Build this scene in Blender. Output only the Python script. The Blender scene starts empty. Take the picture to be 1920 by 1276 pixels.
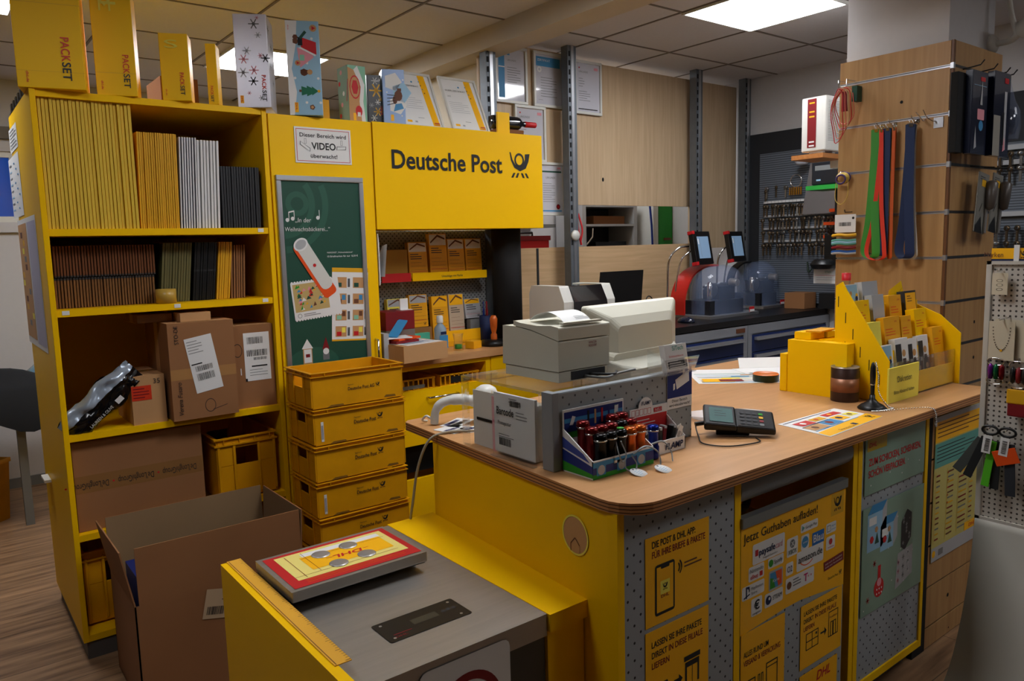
LE=18; EXPO=.46
OFFL=[(1.83,1.87,0),(-.02,1.87,1),(4.0,4.3,1),(2.75,-.45,0),(4.35,.03,1)]  # last three are unseen fill panels added to brighten back room, counter front, pillar
OFFN=['square ceiling light panel over the counter side facing the sign board','square ceiling light panel over the customer aisle left of the counter','unseen square fill light panel added in the back room behind the maple boards','unseen square fill light panel added over the aisle before the counter front','unseen square fill light panel added on the merchandise side right of the pillar']
import bpy, bmesh, math, random
from mathutils import Vector as V, Matrix
random.seed(7)
PI=math.pi
scn=bpy.context.scene
COL=scn.collection

# ------------------------------------------------------------------ materials
def lin(c):
    return tuple((x/12.92 if x<=.04045 else ((x+.055)/1.055)**2.4) for x in c)
MC={}
def mat(name,rgb,rough=.5,metal=0,var=.06,scale=6,trans=0,alpha=1,emit=None,es=0,coat=0,bump=0,aniso=None,spec=None):
    if name in MC: return MC[name]
    m=bpy.data.materials.new(name); m.use_nodes=True; MC[name]=m
    nt=m.node_tree; b=nt.nodes['Principled BSDF']
    c=lin([x/255 for x in rgb])
    tc=nt.nodes.new('ShaderNodeTexCoord'); nz=nt.nodes.new('ShaderNodeTexNoise'); nz.inputs['Scale'].default_value=scale; nz.inputs['Detail'].default_value=3
    mp=nt.nodes.new('ShaderNodeMapping'); nt.links.new(tc.outputs['Object'],mp.inputs['Vector'])
    if aniso: mp.inputs['Scale'].default_value=aniso
    nt.links.new(mp.outputs[0],nz.inputs['Vector'])
    mx=nt.nodes.new('ShaderNodeMix'); mx.data_type='RGBA'
    mx.inputs[6].default_value=(*[max(0,x*(1-var)) for x in c],1); mx.inputs[7].default_value=(*[min(1,x*(1+var)) for x in c],1)
    nt.links.new(nz.outputs['Fac'],mx.inputs[0]); nt.links.new(mx.outputs[2],b.inputs['Base Color'])
    b.inputs['Roughness'].default_value=rough; b.inputs['Metallic'].default_value=metal
    if spec is not None: b.inputs['Specular IOR Level'].default_value=spec
    if trans: b.inputs['Transmission Weight'].default_value=trans; b.inputs['IOR'].default_value=1.1 if trans>.9 else 1.3
    if alpha<1: b.inputs['Alpha'].default_value=alpha
    if emit: b.inputs['Emission Color'].default_value=(*lin([x/255 for x in emit]),1); b.inputs['Emission Strength'].default_value=es
    if coat: b.inputs['Coat Weight'].default_value=coat
    if bump:
        bp=nt.nodes.new('ShaderNodeBump'); bp.inputs['Strength'].default_value=bump; bp.inputs['Distance'].default_value=.01
        nt.links.new(nz.outputs['Fac'],bp.inputs['Height']); nt.links.new(bp.outputs[0],b.inputs['Normal'])
    return m
def wood(name,a,b_,axis='z',sc=3,rough=.45,stretch=14):
    """Grain running along AXIS, made of stretched noise."""
    if name in MC: return MC[name]
    m=mat(name,a,rough); nt=m.node_tree; b=nt.nodes['Principled BSDF']
    mp=[n for n in nt.nodes if n.type=='MAPPING'][0]; nz=[n for n in nt.nodes if n.type=='TEX_NOISE'][0]
    s=[stretch]*3; s['xyz'.index(axis)]=.8; mp.inputs['Scale'].default_value=s
    nz.inputs['Scale'].default_value=sc; nz.inputs['Detail'].default_value=6; nz.inputs['Distortion'].default_value=.6
    mx=[n for n in nt.nodes if n.type=='MIX'][0]
    mx.inputs[6].default_value=(*lin([x/255 for x in a]),1); mx.inputs[7].default_value=(*lin([x/255 for x in b_]),1)
    rp=nt.nodes.new('ShaderNodeMapRange'); rp.inputs[1].default_value=.3; rp.inputs[2].default_value=.7
    nt.links.new(nz.outputs['Fac'],rp.inputs[0]); nt.links.new(rp.outputs[0],mx.inputs[0])
    return m
def math_node(nt,op,a,b=None):
    n=nt.nodes.new('ShaderNodeMath'); n.operation=op
    for i,x in enumerate((a,b)):
        if x is None: continue
        if isinstance(x,(int,float)): n.inputs[i].default_value=x
        else: nt.links.new(x,n.inputs[i])
    return n.outputs[0]
def dots(nt,u,v,p,r,ou=0,ov=0):
    du=math_node(nt,'SUBTRACT',math_node(nt,'FRACT',math_node(nt,'ADD',math_node(nt,'DIVIDE',u,p),100.5+ou)),.5)
    dv=math_node(nt,'SUBTRACT',math_node(nt,'FRACT',math_node(nt,'ADD',math_node(nt,'DIVIDE',v,p),100.5+ov)),.5)
    d=math_node(nt,'SQRT',math_node(nt,'ADD',math_node(nt,'MULTIPLY',du,du),math_node(nt,'MULTIPLY',dv,dv)))
    return math_node(nt,'LESS_THAN',d,r/p)
def peg(name,rgb,hole,u='X',v='Z',p=.03,r=.003,stagger=False,rough=.5,metal=0):
    if name in MC: return MC[name]
    m=mat(name,rgb,rough,metal,var=.04); nt=m.node_tree; b=nt.nodes['Principled BSDF']
    tc=[n for n in nt.nodes if n.type=='TEX_COORD'][0]
    sp=nt.nodes.new('ShaderNodeSeparateXYZ'); nt.links.new(tc.outputs['Object'],sp.inputs[0])
    f=dots(nt,sp.outputs[u],sp.outputs[v],p,r)
    if stagger: f=math_node(nt,'MAXIMUM',f,dots(nt,sp.outputs[u],sp.outputs[v],p,r,.5,.5))
    mx0=[n for n in nt.nodes if n.type=='MIX'][0]
    mx=nt.nodes.new('ShaderNodeMix'); mx.data_type='RGBA'; nt.links.new(f,mx.inputs[0]); nt.links.new(mx0.outputs[2],mx.inputs[6])
    mx.inputs[7].default_value=(*lin([x/255 for x in hole]),1); nt.links.new(mx.outputs[2],b.inputs['Base Color'])
    return m
def striped(name,c1,c2,axis='Z',p=.005,duty=.5,rough=.5,metal=0):
    if name in MC: return MC[name]
    m=mat(name,c1,rough,metal); nt=m.node_tree; b=nt.nodes['Principled BSDF']
    tc=[n for n in nt.nodes if n.type=='TEX_COORD'][0]
    sp=nt.nodes.new('ShaderNodeSeparateXYZ'); nt.links.new(tc.outputs['Object'],sp.inputs[0])
    f=math_node(nt,'GREATER_THAN',math_node(nt,'FRACT',math_node(nt,'ADD',math_node(nt,'DIVIDE',sp.outputs[axis],p),100)),duty)
    mx0=[n for n in nt.nodes if n.type=='MIX'][0]
    mx=nt.nodes.new('ShaderNodeMix'); mx.data_type='RGBA'; nt.links.new(f,mx.inputs[0]); nt.links.new(mx0.outputs[2],mx.inputs[6])
    mx.inputs[7].default_value=(*lin([x/255 for x in c2]),1); nt.links.new(mx.outputs[2],b.inputs['Base Color'])
    return m

YEL=mat('yellow_laminate',(250,200,0),.45,spec=.2,var=.03,scale=2)
YELD=mat('yellow_plastic',(218,156,4),.5,spec=.3,var=.18,scale=9)
YELB=mat('yellow_carton',(244,198,8),.5,var=.04)
YORG=mat('orange_yellow_carton',(234,170,10),.5)
YPAL=mat('pale_yellow_paper',(240,225,90),.6)
YPOS=mat('poster_yellow',(250,188,0),.5,var=.03)
GOLD=mat('gold_yellow',(222,170,20),.5)
RED=mat('red_print',(196,30,36),.5)
DRED=mat('dark_red',(128,20,28),.5)
ORG=mat('orange_plastic',(228,84,16),.5)
BLK=mat('black_plastic',(14,14,15),.4)
BLKM=mat('matt_black',(10,9,9),.8)
DGR=mat('dark_grey',(46,47,50),.55)
GRY=mat('mid_grey',(120,122,122),.5)
LGR=mat('light_grey',(176,178,180),.5)
WHT=mat('white_paper',(228,228,226),.6,var=.02)
WPL=mat('white_plastic',(214,214,208),.35)
WALL=mat('white_wall_paint',(196,194,194),.85,var=.03,scale=30,bump=.05)
CREAM=mat('cream_plastic',(206,204,188),.45,var=.03)
CREAMG=mat('warm_grey_plastic',(172,170,156),.5,var=.03)
GREYSC=mat('screen_grey_metal',(150,156,160),.45,.2,var=.03)
STEEL=mat('brushed_steel',(172,168,162),.4,.72,var=.14,scale=5,aniso=(1,12,1))
STEELD=mat('dark_steel',(84,84,82),.4,.8)
ALU=mat('aluminium',(190,192,196),.35,.85)
CHR=mat('chrome',(220,220,220),.12,1)
GALV=mat('galvanised_steel',(118,124,130),.5,.5,var=.15,scale=20)
CARD=mat('cardboard',(154,108,68),.8,var=.08,scale=4)
CARDD=mat('dark_cardboard',(128,84,48),.85,var=.08,scale=4)
CARDL=mat('light_cardboard',(196,152,104),.8)
CARDI=mat('cardboard_inside',(150,122,88),.85)
NAVY=mat('navy_fabric',(16,34,78),.7)
BLUE=mat('cobalt_blue',(14,42,118),.4)
CYAN=mat('print_blue',(60,140,190),.5)
LBLU=mat('pale_blue_print',(150,190,215),.5)
GRN=mat('lime_green',(50,150,40),.6)
DGRN=mat('poster_green',(28,78,62),.5,var=.05)
GRNL=mat('locker_green',(20,140,30),.5)
MINT=mat('mint_print',(140,196,168),.5)
TEAL=mat('teal_print',(96,160,148),.6)
SAGE=mat('sage_poster',(132,160,142),.35)
BRN=mat('brown_print',(110,66,40),.6)
TAN=mat('tan_print',(196,150,100),.6)
PINK=mat('pink_print',(222,150,160),.6)
SIL=mat('silver_carton',(190,190,200),.35,.3)
GLASS=mat('clear_acrylic',(235,240,242),.04,trans=.95,alpha=.38)
GLASSB=mat('dome_acrylic',(150,170,210),.05,alpha=.2,coat=1)
BARE=mat('barcode_black',(24,24,26),.6)
MAPLE=wood('maple_panel',(190,164,130),(206,182,150),'z')
MAPLEX=wood('maple_panel_long',(196,164,124),(214,182,142),'x')
BEECH=wood('beech_top',(208,160,112),(196,148,100),'x',sc=4,stretch=8,rough=.35)
BEECHE=striped('plywood_edge',(192,136,84),(96,56,28),'Z',.0085,.68)
SLAT=wood('slatwall_veneer',(168,128,80),(186,148,98),'z',sc=2.5)
SLATD=wood('slatwall_edge',(110,70,38),(120,80,44),'z')
PEGG=peg('counter_pegboard',(156,162,166),(22,22,24),'X','Z',.045,.0036,True)
PEGR=peg('recess_pegboard',(150,150,148),(60,60,60),'X','Z',.026,.0042,True)
PEGS=peg('screen_pegboard',(154,160,162),(78,82,84),'X','Z',.044,.0034,True)
PEGW=peg('stand_pegboard',(196,190,180),(70,64,58),'Y','Z',.0165,.0034,False)
MESH=striped('key_wall_ribs',(110,118,128),(70,76,84),'Z',.016,.55)

# ------------------------------------------------------------------ geometry helper
_TX={}
def text_geo(s,bold):
    k=(s,bold)
    if k in _TX: return _TX[k]
    cu=bpy.data.curves.new('t','FONT'); cu.body=s; cu.resolution_u=3; cu.offset=bold*.011; cu.size=1
    o=bpy.data.objects.new('t',cu); COL.objects.link(o)
    bpy.context.view_layer.update()
    dg=bpy.context.evaluated_depsgraph_get(); me=o.evaluated_get(dg).to_mesh()
    vs=[tuple(v.co) for v in me.vertices]; fs=[tuple(p.vertices) for p in me.polygons]
    o.evaluated_get(dg).to_mesh_clear(); bpy.data.objects.remove(o); bpy.data.curves.remove(cu)
    if not vs: vs=[(0,0,0)]
    x0=min(v[0] for v in vs); x1=max(v[0] for v in vs)
    _TX[k]=([((v[0]-x0),v[1]) for v in vs],fs,x1-x0)
    return _TX[k]
def frame(O,u,v):
    u=V(u).normalized(); v=V(v).normalized(); n=u.cross(v)
    m=Matrix((u,v,n)).transposed().to_4x4(); m.translation=V(O); return m
def FRONT(x,y,z): return frame((x,y,z),(1,0,0),(0,0,1))       # face looking towards -y
def LEFT(x,y,z): return frame((x,y,z),(0,-1,0),(0,0,1))       # face looking towards -x
def UP(x,y,z): return frame((x,y,z),(1,0,0),(0,1,0))
class MB:
    def __init__(s,o=(0,0,0)):
        s.o=V(o); s.v=[]; s.f=[]; s.mi=[]; s.sm=[]; s.mats=[]; s.M=Matrix()
    def at(s,M=None): s.M=M if M is not None else Matrix(); return s
    def add(s,vs,fs,m,smooth=False):
        if m not in s.mats: s.mats.append(m)
        k=s.mats.index(m); n=len(s.v)
        s.v+=[s.M@V(p) for p in vs]
        for f in fs: s.f.append([i+n for i in f]); s.mi.append(k); s.sm.append(smooth)
        return s
    def box(s,x0,y0,z0,x1,y1,z1,m,top=None):
        vs=[(x0,y0,z0),(x1,y0,z0),(x1,y1,z0),(x0,y1,z0),(x0,y0,z1),(x1,y0,z1),(x1,y1,z1),(x0,y1,z1)]
        s.add(vs,[(0,3,2,1),(0,1,5,4),(1,2,6,5),(2,3,7,6),(3,0,4,7)],m); s.add(vs[4:],[(0,1,2,3)],top or m); return s
    def prism(s,pts,z0,z1,m,side=None):
        n=len(pts); vs=[(x,y,z0) for x,y in pts]+[(x,y,z1) for x,y in pts]
        s.add(vs,[tuple(range(n-1,-1,-1)),tuple(range(n,2*n))],m)
        s.add(vs,[(i,(i+1)%n,n+(i+1)%n,n+i) for i in range(n)],side or m); return s
    def poly(s,pts,m,z=.0006): return s.add([(x,y,z) for x,y in pts],[tuple(range(len(pts)))],m)
    def rect(s,x0,y0,x1,y1,m,z=.0006): return s.poly([(x0,y0),(x1,y0),(x1,y1),(x0,y1)],m,z)
    def rrect(s,x0,y0,x1,y1,m,z=.0006,r=.005):
        p=[]
        for cx,cy,a in ((x1-r,y0+r,-90),(x1-r,y1-r,0),(x0+r,y1-r,90),(x0+r,y0+r,180)):
            for k in range(4): t=math.radians(a+k*30); p.append((cx+r*math.cos(t),cy+r*math.sin(t)))
        return s.poly(p,m,z)
    def outline(s,x0,y0,x1,y1,w,m,z=.0008):
        s.rect(x0,y0,x1,y0+w,m,z); s.rect(x0,y1-w,x1,y1,m,z); s.rect(x0,y0+w,x0+w,y1-w,m,z); return s.rect(x1-w,y0+w,x1,y1-w,m,z)
    def line(s,x0,y0,x1,y1,w,m,z=.0008):
        d=V((x1-x0,y1-y0)); d.normalize(); nx,ny=-d.y*w/2,d.x*w/2
        return s.poly([(x0-nx,y0-ny),(x1-nx,y1-ny),(x1+nx,y1+ny),(x0+nx,y0+ny)],m,z)
    def disc(s,cx,cy,r,m,z=.0006,n=20,ry=None):
        ry=ry or r; return s.poly([(cx+r*math.cos(2*PI*i/n),cy+ry*math.sin(2*PI*i/n)) for i in range(n)],m,z)
    def ring(s,cx,cy,r0,r1,m,z=.0006,n=24,e=1,a0=0,a1=360):
        t=[math.radians(a0+(a1-a0)*i/n) for i in range(n+1)]
        vs=[(cx+r0*math.cos(a),cy+r0*e*math.sin(a),z) for a in t]+[(cx+r1*math.cos(a),cy+r1*e*math.sin(a),z) for a in t]
        return s.add(vs,[(i,n+1+i,n+2+i,i+1) for i in range(n)],m)
    def text(s,t,x,y,h,m,w=None,al='l',bold=0,z=.0026,italic=0):
        vs,fs,W=text_geo(t,bold); k=h/.70; sx=k
        if w: sx=w/W
        off={'l':0,'c':-W*sx/2,'r':-W*sx}[al]
        return s.add([(x+off+p[0]*sx+italic*p[1]*k,y+p[1]*k,z) for p in vs],fs,m)
    def lines(s,x,y,w,n,dy,h,m,z=.0009):
        for i in range(n):
            s.rect(x,y-i*dy-h,x+w*(1 if (i*7)%3 else .72),y-i*dy,m,z)
        return s
    def bars(s,x,y,w,h,m,n=16,z=.001):
        r=random.Random(int(w*1e4)+n); t=x
        while t<x+w:
            a=w/n*(.25+r.random()*.6); s.rect(t,y,min(t+a,x+w),y+h,m,z); t+=a+w/n*(.2+r.random()*.5)
        return s
    def horn(s,cx,y,h,m,z=.001):
        O=[(-.52,1),(-.46,.68),(-.3,.4),(0,.26),(.3,.38),(.45,.66),(.52,.97)]
        I=[(-.46,1),(-.38,.72),(-.24,.52),(0,.42),(.16,.52),(.26,.74),(.27,.95)]
        n=len(O); vs=[(cx+a*h,y+b*h,z) for a,b in O+I]
        s.add(vs,[(i,i+1,n+i+1,n+i) for i in range(n-1)],m)
        s.ring(cx-.03*h,y+.7*h,.17*h,.25*h,m,z,e=1.12)
        for q in ((-.46,-.3),(-.24,-.1)):
            s.poly([(cx+q[0]*h,y),(cx+(q[0]+.11)*h,y),(cx+(q[1]+.06)*h,y+.19*h),(cx+(q[1]-.04)*h,y+.19*h)],m,z)
            s.poly([(cx-(q[0]+.11)*h,y),(cx-q[0]*h,y),(cx-(q[1]-.04)*h,y+.19*h),(cx-(q[1]+.06)*h,y+.19*h)],m,z)
        return s
    def flake(s,cx,cy,r,m,z=.0009):
        for k in range(3):
            a=k*PI/3; s.line(cx-r*math.cos(a),cy-r*math.sin(a),cx+r*math.cos(a),cy+r*math.sin(a),r*.2,m,z)
        return s.disc(cx,cy,r*.35,m,z,6)
    def tube(s,path,r,m,n=8,caps=True,closed=False):
        P=[V(p) for p in path]; L=len(P); rs=r if isinstance(r,(list,tuple)) else [r]*L
        T=[(P[(i+1)%L]-P[i-1]) if closed else (P[min(i+1,L-1)]-P[max(i-1,0)]) for i in range(L)]
        T=[t.normalized() for t in T]; a=V((0,0,1)) if abs(T[0].z)<.9 else V((1,0,0)); N=(a-T[0]*a.dot(T[0])).normalized()
        vs=[]
        for i in range(L):
            N=(N-T[i]*N.dot(T[i])).normalized(); B=T[i].cross(N)
            for k in range(n): t=2*PI*k/n; vs.append(P[i]+(N*math.cos(t)+B*math.sin(t))*rs[i])
        fs=[(i*n+k,i*n+(k+1)%n,((i+1)%L)*n+(k+1)%n,((i+1)%L)*n+k) for i in range(L if closed else L-1) for k in range(n)]
        s.add(vs,fs,m,True)
        if caps and not closed: s.add(vs[:n],[tuple(range(n-1,-1,-1))],m); s.add(vs[-n:],[tuple(range(n))],m)
        return s
    def lathe(s,prof,m,c=(0,0,0),n=24,caps=True,axis='z'):
        R=Matrix.Translation(V(c))
        if axis=='x': R=R@Matrix.Rotation(PI/2,4,'Y')
        if axis=='y': R=R@Matrix.Rotation(-PI/2,4,'X')
        vs=[R@V((r*math.cos(2*PI*k/n),r*math.sin(2*PI*k/n),z)) for r,z in prof for k in range(n)]
        fs=[(i*n+k,i*n+(k+1)%n,(i+1)*n+(k+1)%n,(i+1)*n+k) for i in range(len(prof)-1) for k in range(n)]
        s.add(vs,fs,m,True)
        if caps:
            if prof[0][0]>1e-5: s.add(vs[:n],[tuple(range(n-1,-1,-1))],m)
            if prof[-1][0]>1e-5: s.add(vs[-n:],[tuple(range(n))],m)
        return s
    def ribbon(s,path,w,t,m,side=(1,0,0)):
        P=[V(p) for p in path]; S=V(side).normalized()*w/2; vs=[]
        for i,p in enumerate(P):
            d=(P[min(i+1,len(P)-1)]-P[max(i-1,0)]).normalized(); nn=d.cross(S).normalized()*t/2
            vs+=[p-S-nn,p+S-nn,p+S+nn,p-S+nn]
        fs=[(i*4+k,i*4+(k+1)%4,i*4+4+(k+1)%4,i*4+4+k) for i in range(len(P)-1) for k in range(4)]+[(3,2,1,0),tuple(range(len(vs)-4,len(vs)))]
        return s.add(vs,fs,m)
    def build(s,name,parent=None,bevel=0,rz=0,rot=None,seg=2,**pr):
        me=bpy.data.meshes.new(name)
        me.from_pydata([tuple(p-s.o) for p in s.v],[],s.f)
        for m in s.mats: me.materials.append(m)
        me.polygons.foreach_set('material_index',s.mi); me.polygons.foreach_set('use_smooth',s.sm); me.update()
        o=bpy.data.objects.new(name,me); COL.objects.link(o)
        if parent: o.parent=parent
        else: o.location=s.o; o.rotation_euler=rot or (0,0,rz)
        if bevel:
            b=o.modifiers.new('bevel','BEVEL'); b.width=bevel; b.segments=seg; b.limit_method='ANGLE'; b.angle_limit=math.radians(40)
        for k,v in pr.items(): o[k]=v
        return o
def T(name,label,cat,loc=(0,0,0),rz=0,group=None,rot=None):
    o=bpy.data.objects.new(name,None); COL.objects.link(o); o.location=loc; o.rotation_euler=rot or (0,0,rz); o.empty_display_size=.05
    o['label']=label; o['category']=cat
    if group: o['group']=group
    return o
def tag(o,label,cat,group=None):
    o['label']=label; o['category']=cat
    if group: o['group']=group
    return o
def kids(o): return [c for c in bpy.data.objects if c.parent==o]
def dup(src,loc,rz=None,label=None,group=None,rot=None):
    r=src.copy(); COL.objects.link(r); r.location=loc
    if rz is not None: r.rotation_euler=(0,0,rz)
    if rot: r.rotation_euler=rot
    if label: r['label']=label
    if group: r['group']=group
    for ch in kids(src):
        c=ch.copy(); COL.objects.link(c); c.parent=r
        for g in kids(ch): d=g.copy(); COL.objects.link(d); d.parent=c
    return r
def struct(o): o['kind']='structure'; return o
def arc(cx,cy,r,a0,a1,n=8): return [(cx+r*math.cos(math.radians(a0+(a1-a0)*i/n)),cy+r*math.sin(math.radians(a0+(a1-a0)*i/n))) for i in range(n+1)]
def bez(p,n=16):
    """Smooth (Catmull-Rom) curve through the points."""
    P=[V(q) for q in p]; P=[P[0]*2-P[1]]+P+[P[-1]*2-P[-2]]; out=[]
    for i in range(1,len(P)-2):
        a,b,c,d=P[i-1:i+3]
        for k in range(n):
            t=k/n; out.append(.5*((2*b)+(c-a)*t+(2*a-5*b+4*c-d)*t*t+(3*b-a-3*c+d)*t**3))
    return out+[P[-2]]
# ------------------------------------------------------------------ the room
CZ=2.82
FLOOR=mat('floor_planks',(120,84,58),.42); nt=FLOOR.node_tree
b=nt.nodes['Principled BSDF']; tc=[n for n in nt.nodes if n.type=='TEX_COORD'][0]; mx0=[n for n in nt.nodes if n.type=='MIX'][0]
mp=[n for n in nt.nodes if n.type=='MAPPING'][0]; mp.inputs['Scale'].default_value=(1,11,1)
nz=[n for n in nt.nodes if n.type=='TEX_NOISE'][0]; nz.inputs['Scale'].default_value=2.6; nz.inputs['Detail'].default_value=7
mx0.inputs[6].default_value=(*lin((.42,.31,.22)),1); mx0.inputs[7].default_value=(*lin((.70,.56,.42)),1)
rp=nt.nodes.new('ShaderNodeMapRange'); rp.inputs[1].default_value=.28; rp.inputs[2].default_value=.72
nt.links.new(nz.outputs['Fac'],rp.inputs[0]); nt.links.new(rp.outputs[0],mx0.inputs[0])
bk=nt.nodes.new('ShaderNodeTexBrick'); bk.inputs['Scale'].default_value=1; bk.inputs['Brick Width'].default_value=1.25; bk.inputs['Row Height'].default_value=.19
bk.inputs['Mortar Size'].default_value=.0018; bk.inputs['Color1'].default_value=(1,1,1,1); bk.inputs['Color2'].default_value=(.8,.8,.8,1); bk.inputs['Mortar'].default_value=(.25,.25,.25,1)
nt.links.new(tc.outputs['Object'],bk.inputs['Vector'])
ml=nt.nodes.new('ShaderNodeMix'); ml.data_type='RGBA'; ml.blend_type='MULTIPLY'; ml.inputs[0].default_value=1
nt.links.new(mx0.outputs[2],ml.inputs[6]); nt.links.new(bk.outputs['Color'],ml.inputs[7]); nt.links.new(ml.outputs[2],b.inputs['Base Color'])
CEILM=mat('ceiling_tile',(206,203,204),.9,var=.04,scale=60,bump=.08)
TBAR=mat('ceiling_runner',(120,110,100),.6)
XR=5.19; YB=6.33; XL=-3.2; YF=-2.6
struct(MB().box(XL,YF,-.08,XR,YB,0,FLOOR).build('floor'))
m=MB().box(XL,YF,CZ,XR,YB,CZ+.06,CEILM)
P=.617; x=3.367-P*10
while x<XR: m.box(x-.007,YF,CZ-.004,x+.007,YB,CZ+.001,TBAR); x+=P
y=2.79-P*8
while y<YB: m.box(XL,y-.007,CZ-.0035,XR,y+.007,CZ+.001,TBAR); y+=P
struct(m.build('ceiling'))
WT=.1
struct(MB().box(XR,YF,0,XR+WT,YB,CZ,WALL).build('wall_right'))
SHOP=mat('shop_wall_shade',(84,78,72),.8)
struct(MB().box(XL-WT,YF,0,XL,YB,CZ,SHOP).build('wall_left'))
struct(MB().box(XL,YF-WT,0,XR,YF,CZ,SHOP).build('wall_front'))
m=MB(); wx0,wx1,wz0,wz1=-1.0,.62,1.86,2.34      # window opening in the far wall
m.box(XL,YB,0,wx0,YB+WT,CZ,WALL).box(wx1,YB,0,XR,YB+WT,CZ,WALL).box(wx0,YB,0,wx1,YB+WT,wz0,WALL).box(wx0,YB,wz1,wx1,YB+WT,CZ,WALL)
m.box(wx0-.1,YB-.03,wz0-.07,wx1+.1,YB,wz0-.02,WALL).box(XL,YB-.04,wz1+.08,XR,YB,wz1+.16,mat('grey_box_rail',(120,114,104),.7))
struct(m.build('wall_back'))
wf=struct(MB((wx0,YB,wz0)).box(wx0,YB+.02,wz0,wx1,YB+.08,wz0+.04,WPL).box(wx0,YB+.02,wz1-.04,wx1,YB+.08,wz1,WPL).box(wx1-.04,YB+.02,wz0+.04,wx1,YB+.08,wz1-.04,WPL).box(wx0,YB+.02,wz0+.04,wx0+.04,YB+.08,wz1-.04,WPL).build('window_1'))
EVE=mat('evening_window_glass',(12,50,120),.1,emit=(24,76,160),es=.4,scale=3,var=.5)
o=MB((wx0,YB,wz0)).box(wx0+.04,YB+.05,wz0+.04,wx1-.04,YB+.056,wz1-.04,EVE).build('pane',wf)
struct(MB().box(XL,YB-.015,0,XR,YB,.07,GRY).build('baseboard_back'))
# trunking running away along the ceiling
struct(MB().box(2.64,-1,CZ-.115,2.82,5.4,CZ,mat('trunking_white',(200,190,172),.6)).build('trim_1'))
# dark shop partition with ribbed display panel on the right-hand wall
struct(MB().box(XR-.02,2.2,1.1,XR,3.72,2.40,mat('charcoal_panel',(36,38,42),.7)).box(XR-.035,2.2,1.13,XR-.02,3.52,2.245,MESH).build('wall_right_panel'))
struct(MB().box(XR-.035,.3,.9,XR,2.0,2.13,MESH).box(XR-.02,.3,2.13,XR,2.05,2.42,mat('charcoal_panel',(36,38,42))).build('wall_right_panel'))

# ceiling lamps, plus a few added fill panels
LAMPE=mat('lamp_diffuser',(255,255,255),.5,emit=(248,250,255),es=LE)
LAMPD=mat('lamp_diffuser_dim',(255,255,255),.5,emit=(248,250,255),es=LE*.5)
def lamp(x,y,label,w=.583,M=None):
    t=T('ceiling_light',label,'ceiling light',(x,y,CZ),group=None)
    q=w/2; f=MB(); f.box(-q-.012,-q-.012,-.014,q+.012,-q,.0,WPL).box(-q-.012,q,-.014,q+.012,q+.012,0,WPL).box(-q-.012,-q,-.014,-q,q,0,WPL).box(q,-q,-.014,q+.012,q,0,WPL)
    f.build('frame',t); MB().box(-q,-q,-.010,q,q,-.002,M or LAMPE).build('diffuser',t); return t
lamp(3.676,2.495,'bright square ceiling light panel in front of the white plaster pillar')
lamp(1.90,4.95,'square ceiling light panel seen behind the silver snowflake carton')
lamp(.19,4.35,'square ceiling light panel cut by the left edge, over the window side')
for (x,y,k),lb in zip(OFFL,OFFN): lamp(x,y,lb,M=LAMPD if k else None)

# galvanised slotted posts and the maple boards
def post(x,label):
    t=T('steel_post',label,'post',(x,3.65,0),group='slotted steel posts')
    m=MB().box(-.035,-.03,1.1,.035,-.024,CZ,GALV).box(-.035,-.024,1.1,-.028,.03,CZ,GALV).box(.028,-.024,1.1,.035,.03,CZ,GALV).box(-.01,-.034,1.1,.012,-.03,CZ,ALU)
    s=m; z=1.6
    while z<2.78: s.box(-.027,-.0335,z,-.017,-.0305,z+.03,BLKM); z+=.055
    s.build('post',t)
    return t
post(2.70,'slotted grey steel post left of the blue certificate, above the yellow sign board')
post(3.325,'slotted grey steel post between the certificate frames and the maple panel')
post(4.56,'slotted grey steel post at the right end of the large maple panel')
post(5.14,'slotted grey steel post next to the dark key wall')
for x0,x1,z0,z1,lb in ((2.70,3.345,1.86,2.80,'maple board behind the six white certificate frames'),(3.37,4.60,1.86,2.775,'wide upper maple board with a small knot, between two posts'),(4.605,5.16,1.55,2.775,'tall narrow maple board right of the third post')):
    m=MB(((x0+x1)/2,3.74,z0)).box(x0,3.74,z0,x1,3.76,z1,MAPLE)
    if x0>3.3 and x0<4: m.at(FRONT(3.70,3.74,2.03)).disc(0,0,.009,BLKM,z=.001,ry=.014)
    tag(m.build('maple_board',bevel=.001),lb,'board')
m=MB((3.8,3.74,.9)).box(2.80,3.74,.9,4.60,3.76,1.588,MAPLEX).box(3.105,3.735,1.0,3.12,3.742,1.585,DGR)
tag(m.build('maple_board'),'long low maple board behind the laptop and the key machines','board')
tag(MB((2.8,4.2,1.3)).box(2.80,3.80,1.3,2.82,4.75,2.74,mat('pale_board',(206,198,180),.7)).build('partition_panel'),'pale partition panel running back under the ceiling trunking','panel')
# back room seen through the gap
struct(MB().box(2.84,4.86,0,XR,4.90,CZ,WALL).build('wall_backroom'))
t=T('storage_cabinet','open light grey storage cabinet seen through the gap under the maple board','cabinet',(4.53,4.5,0))
m=MB((4.53,4.5,0)).box(4.22,4.5,0,4.26,4.82,1.95,LGR).box(4.81,4.5,0,4.85,4.82,1.95,LGR).box(4.26,4.80,0,4.81,4.82,1.95,DGR).build('carcass',t)
for z in (1.0,1.40,1.745,1.90): MB((4.53,4.5,0)).box(4.26,4.5,z,4.81,4.80,z+.018,LGR).build('shelf',t)
m=MB((4.5,4.6,1.763)).box(4.40,4.56,1.763,4.76,4.76,1.83,CARDD); tag(m.build('flat_carton',bevel=.002),'brown flat carton on the upper shelf of the grey storage cabinet','carton')
m=MB((4.55,4.65,1.418)).box(4.42,4.56,1.418,4.78,4.76,1.62,BLK).tube([(4.30,4.54,1.60),(4.345,4.52,1.66),(4.36,4.53,1.73)],.008,CHR,6)
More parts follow.
